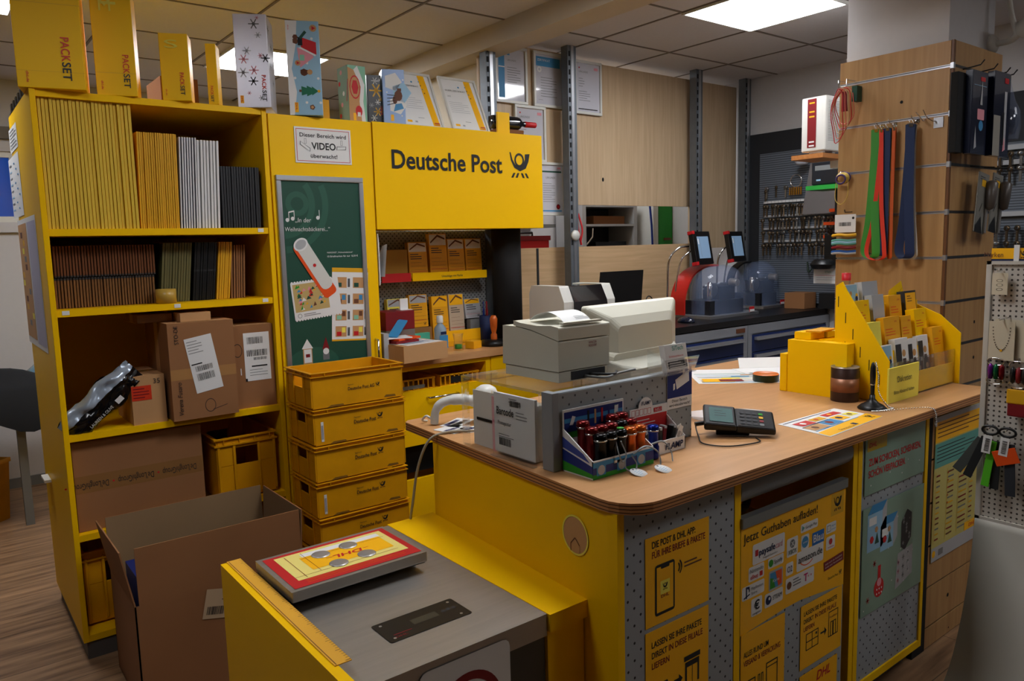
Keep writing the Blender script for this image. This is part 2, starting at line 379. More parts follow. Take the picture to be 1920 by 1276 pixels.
tag(m.build('equipment_case',bevel=.01),'black equipment case with chrome handle inside the grey storage cabinet','case')
t=T('green_locker','bright green locker seen through the gap in the back room','locker',(5.13,4.45,0))
MB((5.13,4.45,0)).box(5.01,4.40,0,5.18,4.80,1.93,GRNL).build('body',t)
MB((5.13,4.45,0)).box(4.93,4.39,0,4.99,4.80,1.95,WPL).build('side_panel',t)
MB((5.13,4.45,0)).box(5.07,4.385,1.62,5.15,4.40,1.64,BRN).build('label_plate',t)
tag(MB((4.9,4.38,1.9)).tube([(4.87,4.38,1.95),(4.885,4.37,1.75),(4.90,4.37,1.5)],.009,BLUE,6).build('blue_cable'),'blue cable hanging beside the green locker','cable')
t=T('wall_shelf','dark wall shelf in the back room above the red tool box','shelf',(3.62,4.6,1.7)); MB((3.62,4.6,1.7)).box(3.42,4.55,1.74,3.98,4.86,1.765,GRY).build('shelf_board',t)
tag(MB((3.55,4.6,1.765)).lathe([(.0,0),(.09,.0),(.08,.03),(.03,.045),(0,.05)],DRED,(3.70,4.7,1.765)).build('felt_hat'),'dark red hat lying on the back room wall shelf','hat')
t=T('tool_box','red tool box under the wall shelf, behind the yellow sign board','box',(3.6,4.5,1.46)); MB((3.6,4.5,1.46)).box(3.42,4.40,1.46,3.78,4.70,1.655,RED).box(3.41,4.39,1.64,3.79,4.71,1.675,DRED).build('body',t,bevel=.004)
MB((3.6,4.5,1.46)).tube([(3.5,4.5,1.675),(3.5,4.5,1.70),(3.7,4.5,1.70),(3.7,4.5,1.675)],.008,BLK,6).build('handle',t)
t=T('back_room_table','white table top in the back room carrying the red tool box','table',(3.7,4.6,0)); MB((3.7,4.6,0)).box(3.3,4.35,1.43,4.15,4.82,1.46,WPL).build('top',t)
for a in (3.33,4.10): MB((3.7,4.6,0)).box(a,4.38,0,a+.03,4.41,1.43,GRY).build('leg',t)
tag(MB((3.36,3.60,1.6)).lathe([(0,0),(.032,0),(.034,.012),(.012,.016),(0,.016)],WPL,(3.325,3.605,1.66),axis='y').build('cable_reel',rot=None),'round white cable reel fixed to the steel post below the certificates','reel')
tag(MB((3.40,3.6,1.6)).tube(bez([(3.385,3.66,1.80),(3.375,3.64,1.7),(3.40,3.64,1.6)],6),.007,RED,6).tube(bez([(3.395,3.66,1.80),(3.41,3.64,1.7),(3.395,3.64,1.62)],6),.006,RED,6).build('red_lanyard'),'thin red cord hanging beside the steel post','cord')

# certificates on the boards
def certificate(x,z,w,h,kind,label,y=3.735):
    t=T('certificate_frame',label,'certificate',(x,y,z),group='white framed certificates on the wall')
    f=MB(); q=.016; f.box(0,-.018,0,w,0,q,WPL).box(0,-.018,h-q,w,0,h,WPL).box(0,-.018,q,q,0,h-q,WPL).box(w-q,-.018,q,w,0,h-q,WPL); f.build('frame',t,bevel=.0015)
    PM=mat('glossy_print',(206,206,214),.08,coat=.6,var=.02)
    g=MB().box(q,-.008,q,w-q,0,h-q,PM).at(FRONT(0,-.008,0))
    if kind==0:
        g.rect(.03,.03,.075,h-.03,CYAN); g.rect(.03,h*.62,.075,h*.64,WHT,.001); g.text('URKUNDE',.095,h-.085,.010,GRY); g.rect(.095,h-.052,.115,h-.042,CYAN,.001); g.lines(.095,h-.12,.1,7,.014,.003,GRY)
    elif kind==1:
        g.rect(.025,h-.085,w-.03,h-.028,CYAN); g.text('ZERTIFIKAT',.035,h-.055,.014,WHT,z=.0014); g.ring(.05,h-.105,.008,.018,WHT,.0016); g.lines(.06,h-.15,.13,8,.016,.003,GRY); g.lines(.04,.045,.05,1,.01,.002,GRY)
    elif kind==2:
        g.text('URKUNDE',.04,h-.075,.012,GRY); g.rrect(w-.065,h-.052,w-.03,h-.035,PINK,.001); g.disc(.045,h-.045,.006,RED,.001,5); g.lines(.04,h-.11,.05,4,.016,.003,GRY); g.lines(.04,h-.19,.10,5,.014,.003,GRY); g.rect(.035,.03,w-.035,.036,BARE,.001)
    else:
        g.rect(.025,h-.062,w-.03,h-.052,DGRN); g.rect(.025,.025,w-.03,.033,CYAN); g.text('URKUNDE',w/2,h-.10,.012,GRY,al='c'); g.lines(.06,h-.13,.1,9,.014,.0025,GRY); g.rrect(w-.065,h-.04,w-.035,h-.028,PINK,.001); g.disc(w-.06,.055,.016,DRED,.001); g.disc(w-.06,.055,.008,RED,.0014)
    g.build('print',t); return t
certificate(2.805,2.455,.245,.33,0,'white framed certificate with a blue band down its left side')
certificate(3.10,2.455,.25,.33,1,'white framed certificate with a blue header band and round white seal')
certificate(3.44,2.44,.24,.335,2,'white framed certificate hung right of the steel post on the large maple board')
certificate(2.945,2.118,.245,.335,2,'white framed certificate half hidden behind the wine bottle')
certificate(3.10,1.79,.245,.33,3,'white framed certificate with a dark red seal beside the yellow sign board')
# ------------------------------------------------------------------ tall yellow shelving unit
SY=3.343; SB=4.09
t=T('shelving_unit','tall yellow shelving unit packed with flat cartons and parcels','shelving unit',(.83,SY,0)); O=(.83,SY,0)
MB(O).box(.388,SY,.075,.408,SB,2.222,YEL).build('side_panel',t,bevel=.0015)
MB(O).box(1.247,SY,.075,1.268,SB,2.222,YEL).build('side_panel',t,bevel=.0015)
MB(O).box(.408,SY+.004,2.196,1.247,SB,2.222,YEL).build('top_panel',t,bevel=.001)
MB(O).box(.408,SB-.012,.075,1.247,SB,2.196,YEL).build('back_panel',t)
MB(O).box(.40,SY+.012,0,1.262,SB-.02,.075,mat('plinth_grey',(96,92,88),.5)).build('plinth',t)
for z in (1.712,1.405,.918,.515,.10):
    m=MB(O).box(.408,SY+.006,z-.027,1.247,SB-.012,z,YEL)
    m.at(FRONT(0,SY+.006,z-.022))
    if z>1 : 
        for x in ((.425,.83,1.20) if z<1.5 else (1.20,)): m.rect(x,.003,x+.025,.019,WHT,.0015)
    m.at().build('shelf',t,bevel=.001)
# notices taped on the unit's left side
def notice(y,z,w,h,label,kind,rot=0):
    m=MB((.386,y,z)); m.at(LEFT(.3868,y,z)@Matrix.Rotation(rot,4,'Z')); m.rect(0,-h,w,0,WHT,0)
    if kind==0: m.lines(.03,-.012,w-.06,6,.014,.004,GRY)
    if kind==1:
        for i in range(8): m.lines(.03,-.03-i*.028,.12,1,.01,.006,LBLU if i%2 else GRY); m.rect(.2+(i%3)*.06,-.036-i*.028,.24+(i%3)*.06,-.03-i*.028,CYAN,.0009)
    if kind==2:
        m.rect(w*.55,-h+.02,w-.02,-.02,mat('lilac_print',(186,184,205),.6),.0007); r=random.Random(3); m.rect(.015,-h+.03,w*.5,-.02,TAN,.0007)
        for i in range(12):
            a=.03+r.random()*.22; m.rect(a,-.08-i*.035,a+.07,-.055-i*.035,[BRN,GOLD,YPAL,GRY][i%4],.0012)
    return tag(m.build('notice_sheet'),label,'notice')
notice(4.13,2.17,.30,.10,'small grey lined notice taped highest on the side of the yellow shelving unit',0)
notice(4.27,2.055,.41,.265,'white notice with blue rows taped under the small grey notice',1)
notice(4.16,1.775,.64,.55,'large faded calendar poster taped on the side of the shelving unit, lowest sheet',2)

# flat cartons standing on the shelves: one copy of each kind per item
def plate(name,label,w,h,d,face,edge,group,cat='flat carton',band=None):
    o=MB((0,0,0)).box(-w/2,0,0,w/2,d,h,face)
    o.box(-w/2,-.0006,0,w/2,0.0,h,edge)
    if band:
        for a,b_ in band: o.box(-w/2-.0004,-.0012,h*a,w/2+.0004,-.0006,h*b_,DGR)
    return tag(o.build(name,bevel=.0012,seg=1),label,cat,group)
def row(proto,x0,x1,n,y,z,lean=0,jit=.004):
    for i in range(n):
        o=proto if i==0 else proto.copy()
        if i: COL.objects.link(o)
        x=x0+(x1-x0)*i/(n-1) if n>1 else x0
        o.location=(x,y+random.uniform(-jit,jit),z); o.rotation_euler=(0,lean,0)
YE=mat('yellow_board_edge',(224,190,60),.6)
row(plate('flat_carton','tall folded yellow shipping carton standing in the row at the left of the top shelf',.0104,.484,.36,YEL,YE,'tall folded yellow cartons on the top shelf'),.416,.722,25,SY+.022,1.712,.004)
row(plate('flat_carton','folded orange-yellow shipping carton in the middle row of the top shelf',.0065,.383,.30,YORG,GOLD,'folded orange-yellow cartons on the top shelf'),.738,.882,18,SY+.035,1.712,.03)
row(plate('flat_carton','folded silver and white gift carton standing right of the orange-yellow cartons',.0055,.374,.28,SIL,WHT,'folded silver cartons on the top shelf'),.893,.955,7,SY+.035,1.712,.045)
row(plate('flat_carton','folded white and pale blue gift carton leaning before the black cartons',.0085,.366,.28,WHT,WHT,'folded pale cartons on the top shelf'),.966,1.044,7,SY+.035,1.712,.045)
row(plate('flat_carton','folded black printed carton at the right end of the top shelf',.0085,.262,.22,BLK,DGR,'folded black cartons on the top shelf',band=((.3,.32),(.62,.64))),1.066,1.222,15,SY+.035,1.712,.02)
BR2=mat('brown_carton_edge',(84,52,24),.7)
row(plate('bundled_carton','small brown carton blank in the lower layer at the left of the second shelf',.0072,.118,.25,BR2,mat('carton_edge_tan',(130,88,42),.7),'brown carton blanks, lower layer',band=((.93,1),)),.424,.778,34,SY+.10,1.406,.012)
row(plate('bundled_carton','small brown carton blank in the upper layer at the left of the second shelf',.0072,.122,.25,BR2,mat('carton_edge_rust',(116,66,26),.7),'brown carton blanks, upper layer',band=((0,.05),)),.428,.786,34,SY+.10,1.527,.012)
row(plate('flat_carton','folded olive green carton leaning right of the brown blanks',.009,.25,.25,mat('olive_carton',(74,76,34),.7),mat('olive_edge',(104,98,56),.7),'folded olive cartons on the second shelf'),.806,.915,11,SY+.105,1.406,.11)
row(plate('flat_carton','folded black carton standing in the middle right of the second shelf',.008,.25,.25,BLK,BLK,'folded black cartons on the second shelf',band=((.5,.53),)),.935,1.02,10,SY+.105,1.406,.11)
row(plate('flat_carton','folded bright orange-yellow carton leaning on the black cartons of the second shelf',.008,.25,.25,YORG,GOLD,'folded orange cartons on the second shelf'),1.036,1.085,6,SY+.105,1.406,.11)
row(plate('flat_carton','thin brown carton leaning at the right end of the second shelf row',.007,.235,.25,CARDD,CARD,'thin brown cartons on the second shelf'),1.10,1.155,6,SY+.105,1.406,.06)
tag(MB((.812,SY+.042,1.406)).lathe([(.026,0),(.04,0),(.04,.058),(.026,.058),(.026,0)],mat('packing_tape_roll',(190,156,70),.3),(.812,SY+.05,1.406),caps=False).build('tape_roll'),'roll of amber packing tape in front of the olive cartons','tape roll')

# parcels on the third shelf (z .918)
BCODE=lambda m,x,y,w,h,n=16: m.bars(x,y,w,h,BARE,n)
def parcel(x0,y0,z0,x1,y1,z1,label,deco=None,M=CARD,rz=0,cat='parcel'):
    c=((x0+x1)/2,(y0+y1)/2,z0)
    t=T('parcel',label,cat,c,rz)
    w,d,h=x1-x0,y1-y0,z1-z0
    m=MB().box(-w/2,-d/2,0,w/2,d/2,h,M,top=CARDL)
    m.box(-w/2-.0004,-.03,0,-w/2,.03,h,CARDL).box(-w/2,-.03,h,w/2,.03,h+.0005,mat('brown_tape',(150,110,66),.25))
    m.build('box',t,bevel=.003)
    if deco:
        g=MB().at(FRONT(-w/2,-d/2,0)); deco(g,t,w,h)
        if g.v: g.build('markings',t)
    return t
def d_big(g,t,w,h):
    q=MB().at(FRONT(-w/2,-.1905,0)@Matrix.Translation((.098,.105,0))@Matrix.Rotation(.16,4,'Z'))
    q.rect(0,0,.112,.235,WHT,.001); BCODE(q,.018,.05,.07,.03); BCODE(q,.018,.09,.07,.022); q.rect(.006,.12,.05,.125,BARE,.0016); q.lines(.006,.22,.06,5,.012,.0025,GRY,.0016)
    q.build('shipping_label',t)
    m=g; m.at(FRONT(.028-w/2,-.19,.02)@Matrix.Rotation(PI/2,4,'Z')); m.text('Verena Fusaro',.0,-.012,.018,BARE,w=.14,italic=.2); m.text('STO-DE',.30,-.012,.016,BARE,w=.075)
    m.at(FRONT(-w/2,-.19,0)); m.rect(0,.17,w,.215,mat('clear_tape',(176,132,84),.2),.0006); m.line(.16,.03,.22,.045,.002,BARE); m.ring(.15,.05,.02,.022,BARE,e=1.3)
parcel(.785,SY-.03,.918,1.052,SY+.35,1.325,'large battered brown parcel with tilted white label on the third shelf',d_big)
def d_two(g,t,w,h):
    q=MB().at(FRONT(-w/2+.05,-.1705,.12)); q.rect(0,0,.115,.215,WHT,.001); BCODE(q,.015,.165,.07,.03); BCODE(q,.012,.11,.09,.028); BCODE(q,.04,.092,.06,.012); q.rect(.03,.062,.10,.068,BARE,.0016); q.lines(.02,.05,.08,3,.012,.002,GRY,.0016); q.rect(0,0,.008,.012,BARE,.0018)
    q.build('shipping_label',t); g.at(FRONT(-w/2,-.17,0)); g.ring(.022,.26,.018,.02,BARE,e=1.5); g.rect(.03,.15,.034,.18,WHT)
parcel(1.060,SY+.03,.918,1.243,SY+.37,1.288,'brown parcel with upright white barcode label at the right end of the third shelf',d_two)
def d_three(g,t,w,h): g.at(FRONT(-w/2,-.15,0)); g.rect(.0,.10,.075,.16,mat('orange_red_sticker',(216,60,24),.5),.001); g.lines(.006,.15,.06,4,.012,.004,DRED,.0016); g.text('35',.085,.165,.02,DGR)
parcel(.642,SY+.015,.918,.770,SY+.315,1.118,'small brown parcel with an orange-red sticker beside the black mailing bag',d_three,M=CARDL)
parcel(.845,SY-.01,1.3265,.968,SY+.19,1.362,'flat pale carton lying on top of the large battered parcel, front one',M=CARDL)
parcel(.70,SY+.08,1.3265,.835,SY+.30,1.36,'flat brown carton lying on top of the large battered parcel, rear left one')
# crumpled mailing bag
t=T('mailing_bag','crumpled black and silver plastic mailing bag leaning on the small parcel','mailing bag',(.52,SY+.10,.93))
bm=bmesh.new(); bmesh.ops.create_grid(bm,x_segments=26,y_segments=14,size=1)
r=random.Random(5)
from mathutils import noise
def bagpt(u,v,s):
    L=u*.175; Wd=v*.062*(1-.25*abs(u)**3)*(1+.12*math.sin(u*7))
    th=.035*max(0,(1-u**4))*max(0,(1-v**4))**.5*s
    n=noise.noise(V((u*3,v*2.5,s*3)))*.020+noise.noise(V((u*9,v*7,s)))*.010+abs(noise.noise(V((u*5+3,v*9,s))))*-.012
    return V((L,th+n,Wd))
def baggrid(s):
    vs=[];fs=[]
    for i in range(27):
        for j in range(15): vs.append(bagpt(i/13-1,j/7-1,s))
    for i in range(26):
        for j in range(14):
            a=i*15+j; fs.append((a,a+15,a+16,a+1) if s<0 else (a,a+1,a+16,a+15))
    return vs,fs
bm.free()
BAGB=mat('black_film',(16,16,18),.22,coat=.4); BAGS=mat('silver_film',(170,182,196),.25,.3)
m=MB(); m.at(Matrix.Rotation(-.72,4,'Y')@Matrix.Rotation(.12,4,'X'))
for s in (-1,1):
    vs,fs=baggrid(s)
    f1=[f for f in fs if vs[f[0]].z<.012]; f2=[f for f in fs if vs[f[0]].z>=.012]
    m.add(vs,f1,BAGB,True); m.add(vs,f2,BAGS if s<0 else BAGB,True)
m.build('film',t)
g=MB().at(Matrix.Rotation(-.72,4,'Y')@Matrix.Rotation(.12,4,'X')@frame((-.10,-.062,-.03),(1,0,0),(0,0,1))); g.text('LAUREEN & OLIVE',0,0,.012,WHT,w=.11); g.rect(.13,-.006,.16,.016,WHT)
g.build('print',t); t.location=(.535,SY+.035,1.035)
# bottom compartments
def d_dl(g,t,w,h):
    g.at(FRONT(w/2,-.19,.0)@Matrix.Rotation(PI,4,'Z')); g.rect(0,-.225,w,-.155,mat('brown_tape',(150,110,66),.25),.0006)
    for i,x in enumerate((.03,.20,.37)): g.text("De'LonghiGroup",x,-.195,.026,BARE,w=.135,z=.0012); g.disc(x+.152,-.186,.004,RED,.0012)
parcel(.415,SY+.04,.5165,.905,SY+.42,.878,'large brown parcel with printed brand tape lying upside down on the fourth shelf',d_dl,M=CARD)

# ------------------------------------------------------------------ yellow stacking crates
def make_crate(w=.435,d=.282,h=.157,fold=True,ag=False,worn=True):
    t=T('stacking_crate','x','crate')
    k=.012; m=MB()
    m.box(-w/2+k,-d/2+k,.004,w/2-k,d/2-k,.012,YELD)
    m.box(-w/2+.006,-d/2+.006,.004,w/2-.006,-d/2+.013,h,YELD).box(-w/2+.006,d/2-.013,.004,w/2-.006,d/2-.006,h,YELD)
    for s in (-1,1):        # short ends: recessed panel with a hand hole
        x0,x1=(-w/2+.006,-w/2+.013) if s<0 else (w/2-.013,w/2-.006)
        m.box(x0,-d/2+.013,.004,x1,d/2-.013,h*.55,YELD).box(x0,-d/2+.013,h*.55,x1,-.055,h,YELD).box(x0,.055,h*.55,x1,d/2-.013,h,YELD).box(x0,-.055,h*.82,x1,.055,h,YELD)
        xa,xb=(-w/2,-w/2+.006) if s<0 else (w/2-.006,w/2)
        for y in (-d/2+.006,-.062,.050,d/2-.022): m.box(xa,y,.01,xb,y+.012,h-.014,YELD)
    m.build('shell',t,bevel=.002)
    q=MB()
    for z in (h-.020,h-.004):
        q.box(-w/2-.003,-d/2-.003,z,w/2+.003,-d/2+.006,z+.004,YELD).box(-w/2-.003,d/2-.006,z,w/2+.003,d/2+.003,z+.004,YELD)
        q.box(-w/2-.003,-d/2+.006,z,-w/2+.006,d/2-.006,z+.004,YELD).box(w/2-.006,-d/2+.006,z,w/2+.003,d/2-.006,z+.004,YELD)
    for i in range(4): q.box(-w/2-.002,-d/2+.03+i*.07,h-.018,-w/2+.004,-d/2+.034+i*.07,h-.004,YELD)
    for x in (-w/2+.06,w/2-.065): q.box(x,-d/2-.003,h-.018,x+.004,-d/2+.004,h-.004,YELD)
    q.build('rim',t,bevel=.001)
    g=MB().at(FRONT(0,-d/2+.006,0))
    if ag: g.text('Deutsche Post AG',.075,h*.42,.015,BARE,w=.125,al='r',bold=.6); g.horn(.092,h*.42,.019,BARE); g.text('Eigentum',-.05,h*.42+.022,.005,BARE)
    else: g.text('Deutsche Post',.072,h*.48,.016,BARE,w=.105,al='r',bold=1); g.horn(.092,h*.50,.028,BARE); g.text('Eigentum',-.033,h*.48+.024,.006,BARE)
    GRIME=mat('grime',(130,92,14),.8,var=.5,scale=30)
    if worn: g.poly([(-.15,.004),(-.07,.006),(-.075,.013),(-.13,.014)],GRIME); g.poly([(.12,.012),(.18,.01),(.175,.02),(.13,.022)],GRIME)
    g.build('print',t)
    return t
A=make_crate(ag=True); B=make_crate()
def sticker(c):
    MB().at(FRONT(-.185,-.1357,.02)).rect(0,0,.012,.085,WHT).bars(.002,.01,.008,.06,BARE,3).build('barcode_strip',c)
st=[(0,'bottom crate of the yellow stack, resting on the floor',0),(1,'yellow crate second from the bottom of the stack',0),(2,'yellow crate in the stack just behind the parcel scale, third from the bottom',0),(3,'grimy yellow crate in the stack with barcode strip, fourth from the bottom',1),(4,'yellow crate in the middle of the visible stack, without barcode strip',0),(5,'yellow crate with barcode strip, second from the top of the stack',1),(6,'topmost open yellow crate of the stack beside the green poster',0)]
B2=dup(B,(0,0,0)); sticker(B2)
for i,lb,s in st:
    src=A if i==6 else (B2 if s else B)
    o=src if i==6 else dup(src,(0,0,0))
    o.location=(1.462+(.004,-.003,.004,0,-.002,.003,-.001)[i],3.117,i*.1572); o.rotation_euler=(0,0,(.012,-.006,.01,-.008,.006,-.004,0)[i]); o['label']=lb; o['group']='stack of yellow crates'
B.location=(1.09,SY+.24,.517); B.rotation_euler=(0,0,PI/2)
for o in kids(B): pass
B['label']='tall yellow crate standing on the fourth shelf right of the brand-taped parcel'; B['group']='yellow crates inside the shelving unit'
for o in list(kids(B)):
    if o.name.startswith('print'): bpy.data.objects.remove(o)
B.scale=(1,.97,1.8)
B2.location=(.545,SY+.30,.1015); B2.rotation_euler=(0,0,PI/2); B2.scale=(1,.9,2.0); B2['label']='yellow crate on the bottom shelf, behind the open cardboard box'; B2['group']='yellow crates inside the shelving unit'
for o in list(kids(B2)):
    if not o.name.startswith(('shell','rim')): bpy.data.objects.remove(o)

# ------------------------------------------------------------------ open cardboard box on the floor
t=T('open_cardboard_box','large open brown cardboard box standing on the floor before the shelving unit','box',(.79,3.0,0),.0)
x0,x1,y0,y1,H0,H=-.305,.30,-.205,.215,.40,.605; k=.005
def wallq(a,b_,z0,z1,out=(0,0),cut=0):
    """upright sheet between plan points, leaning outward at the top"""
    d=V((b_[0]-a[0],b_[1]-a[1])).normalized(); n=V((-d.y,d.x))*k
    A_,B_=V(a),V(b_); o2=V(out); A2=A_+o2+d*cut; B2_=B_+o2-d*cut
    vs=[(*A_,z0),(*B_,z0),(*B2_,z1),(*A2,z1),(*(A_+n),z0),(*(B_+n),z0),(*(B2_+n),z1),(*(A2+n),z1)]
    return vs
FC=[(0,1,2,3),(4,7,6,5),(3,2,6,7),(0,3,7,4),(1,5,6,2)]
m=MB()
for a,b_ in (((x0,y0),(x1,y0)),((x1,y0),(x1,y1)),((x1,y1),(x0,y1)),((x0,y1),(x0,y0))):
    vs=wallq(a,b_,0,H0); m.add(vs,[FC[0],FC[3],FC[4]],CARD); m.add(vs,[FC[1]],CARDI)
m.box(x0,y0,0,x1,y1,.006,CARD); m.build('body',t)
for nm,a,b_,out in (('flap',(x0+.015,y0),(x1,y0),(0,.004)),('flap',(x1,y0),(x1,y1-.01),(.012,0)),('flap',(x1,y1),(x0,y1),(0,.01)),('flap',(x0,y1),(x0,y0),(-.035,0))):
    vs=wallq(a,b_,H0,H-(.0 if a[0]!=b_[0] else .0),out,.0); MB().add(vs,[FC[0],FC[2],FC[3],FC[4]],CARD).add(vs,[FC[1]],CARDI).build(nm,t)
MB().at(FRONT(-.088,y0-.001,.285)@Matrix.Rotation(-.22,4,'Z')).rect(0,0,.13,.11,mat('tan_label',(196,172,140),.7)).bars(.012,.015,.06,.03,BARE,14).line(.06,.07,.11,.07,.003,BARE).build('label_sheet',t)
tag(MB((.57,2.95,.006)).box(.52,2.84,.008,.60,3.10,.46,BLUE).box(.519,2.836,.40,.601,2.84,.43,ORG).box(.519,2.836,.43,.601,2.84,.44,WHT).build('magazine_bundle',bevel=.003),'bundle of blue and orange magazines showing through the slit of the open box','magazines')

# ------------------------------------------------------------------ tall cabinet, overhead cabinet with the sign, recess
t=T('tall_cabinet','tall yellow cabinet carrying the framed green poster','cabinet',(1.52,SY,0)); O=(1.52,SY,0)
MB(O).box(1.272,SY+.018,.075,1.775,SB,2.208,YEL).build('carcass',t,bevel=.001)
d=MB(O).box(1.274,SY,.08,1.773,SY+.017,2.204,YEL).build('door',t,bevel=.0015)
MB(O).tube([(1.742,SY,1.17),(1.742,SY-.028,1.168),(1.742,SY-.028,1.03),(1.742,SY,1.025)],.0055,CHR,8).build('handle',d)
MB(O).box(1.285,SY+.02,0,1.765,SB-.02,.075,MC['plinth_grey']).build('plinth',t)
t=T('overhead_cabinet','long yellow overhead cabinet with the black posthorn emblem and lettering','cabinet',(2.3,SY,1.7)); O=(2.3,SY,1.7)
MB(O).box(1.777,SY+.012,1.702,2.825,3.70,2.206,YEL).build('carcass',t)
MB(O).box(1.777,SY-.006,1.70,2.827,SY+.012,2.208,YEL).build('front_panel',t,bevel=.0015)
g=MB(O).at(FRONT(1.872,SY-.006,1.995)); g.text('Deutsche Post',0,0,.088,BARE,w=.672,bold=1.6); g.horn(.795,-.022,.135,BARE); g.build('lettering',t)
# video notice
t=T('notice_sign','white video surveillance notice with thin red border on the yellow cabinet','sign',(1.525,SY-.002,2.0))
g=MB().at(FRONT(-.137,0,0)); g.box(0,0,-.001,.274,.158,.0012,WHT); g.outline(.008,.008,.266,.150,.0022,RED,.0018); g.text('Dieser Bereich wird',.137,.115,.0175,BARE,w=.225,al='c',bold=1,z=.002); g.text('VIDEO',.137,.062,.030,BARE,w=.118,al='c',bold=2,z=.002); g.text('überwacht!',.137,.024,.0175,BARE,w=.13,al='c',bold=1,z=.002)
for s in (-1,1):
    c=.137+s*.088; g.poly([(c-.026,.072+s*-.008),(c+.022,.058+s*.008),(c+.024,.074+s*.008),(c-.024,.088-s*.008)] ,GRY,.002); g.poly([(c-.022,.073+s*-.008),(c+.019,.061+s*.008),(c+.021,.072+s*.008),(c-.021,.085-s*.008)],WHT,.0023); g.outline(c-.004,.085,c+.006,.108,.0015,GRY,.002)
g.build('sheet',t)
# framed poster
t=T('framed_poster','silver snap frame with dark green bakery poster on the tall cabinet','framed poster',(1.5,SY,1.0)); O=(1.5,SY,1.0)
fx0,fx1,fz0,fz1=1.288,1.712,.92,1.941; q=.024
m=MB(O)
m.box(fx0,SY-.012,fz0,fx1,SY-.0005,fz0+q,ALU).box(fx0,SY-.012,fz1-q,fx1,SY-.0005,fz1,ALU).box(fx0,SY-.012,fz0+q,fx0+q,SY-.0005,fz1-q,ALU).box(fx1-q,SY-.012,fz0+q,fx1,SY-.0005,fz1-q,ALU); m.build('frame',t,bevel=.004)
g=MB(O).at(FRONT(fx0+q,SY-.004,fz0+q)); W=fx1-fx0-2*q; HH=fz1-fz0-2*q
g.box(0,0,-.003,W,HH,0,DGRN)
GR2=mat('poster_green_rings',(44,94,76),.5)
for r0,r1 in ((.03,.055),(.085,.115),(.15,.18)): g.ring(.07,HH-.10,r0,r1,GR2,.0004,28,a0=-110 if r0>.07 else 0,a1=100 if r0>.07 else 360) if r0<.07 else g.ring(.0,HH-.10,r0+.04,r1+.04,GR2,.0004,24,a0=-88,a1=24 if r1>.15 else 38)
g.text('„In der',.055,HH-.182,.020,WHT,w=.075,italic=.1); g.text('Weihnachtsbäckerei...“',.004,HH-.222,.019,WHT,w=.215,italic=.1)
for x,y in ((.02,HH-.172),(.045,HH-.166),(.165,HH-.162)): g.disc(x,y,.009,WHT,.0012,10); g.rect(x+.006,y,x+.009,y+.035,WHT,.0012)
g.line(.028,HH-.138,.054,HH-.132,.006,WHT,.0012)
g.text('MARKENSET „Weihnachtsbäckerei“',.2,HH-.325,.007,WHT,w=.13); g.text('10 Briefmarken für nur  8,50 €',.2,HH-.343,.008,WHT,w=.155,bold=1)
R=Matrix.Rotation(-.06,4,'Z'); F0=FRONT(fx0+q,SY-.004,fz0+q)
g.at(F0@Matrix.Translation((.20,HH-.735,0))@R); g.rect(0,0,.185,.345,WHT,.0012); g.rect(0,.325,.185,.345,GOLD,.0016); g.rect(0,0,.185,.008,GOLD,.0016)
for i in range(4):
    for j in range(2):
        a,b_=.018+j*.088,.02+i*.077; g.rect(a,b_,a+.056,b_+.05,TAN,.0016); g.rect(a+.006,b_+.004,a+.03,b_+.024,[RED,MINT,BRN,DGRN][i],.002); g.rect(a+.032,b_+.02,a+.05,b_+.044,[YPAL,BRN,CYAN,TAN][i],.002); g.bars(a+.061,b_+.004,.012,.04,BARE,3,.002)
g.at(F0@Matrix.Translation((.028,HH-.625,0))@Matrix.Rotation(.085,4,'Z'))
for i in range(17): g.disc(.008+i*.0135,0,.006,WHT,.0022,8); g.disc(.008+i*.0135,.17,.006,WHT,.0022,8)
g.rect(0,0,.232,.17,WHT,.0024); g.rect(.008,.035,.175,.162,mat('stamp_ground',(196,170,110),.6),.0028)
r=random.Random(11)
for i in range(42):
    a,b_=.012+r.random()*.145,.04+r.random()*.105; g.poly([(a,b_),(a+.012+r.random()*.014,b_+.003),(a+.010,b_+.012+r.random()*.01)],[RED,DGRN,GOLD,CYAN,BRN,WHT,GRN,PINK][i%8],.0031+i*.00001)
g.ring(.025,.018,.008,.010,GRY,.003); g.lines(.045,.024,.08,2,.008,.003,GRY,.003)
g.at(F0@Matrix.Translation((.062,HH-.275,0))@Matrix.Rotation(-1.02,4,'Z'))      # glue stick
g.rrect(0,-.036,.285,.036,ORG,.004,r=.018); g.rrect(.0,-.022,.25,.04,WPL,.0044,r=.025); g.disc(.012,.006,.028,WHT,.0048,20,.036); g.disc(.012,.006,.020,LGR,.005,20,.028); g.disc(.125,.008,.008,RED,.0048,12)
g.at(F0); g.disc(.105,.145,.125,GR2,.0004,28,.075)
g.rect(.055,.145,.10,.215,TAN,.0012); g.poly([(.05,.215),(.105,.215),(.078,.26)],WHT,.0014); g.rect(.06,.15,.096,.212,WHT,.0016); g.rect(.068,.175,.088,.19,DRED,.0018)
g.poly([(.15,.205),(.185,.205),(.17,.262)],DRED,.0014); g.disc(.168,.195,.015,WHT,.0016); g.rect(.152,.155,.184,.185,GRY,.0012); g.lines(.03,.12,.15,2,.02,.004,WHT,.0012)
g.disc(.215,.01,.03,ORG,.0012,14,.018); g.line(.28,.0,.31,.03,.006,WHT,.0012); g.line(.30,.0,.33,.03,.006,WHT,.0012)
g.build('poster',t)

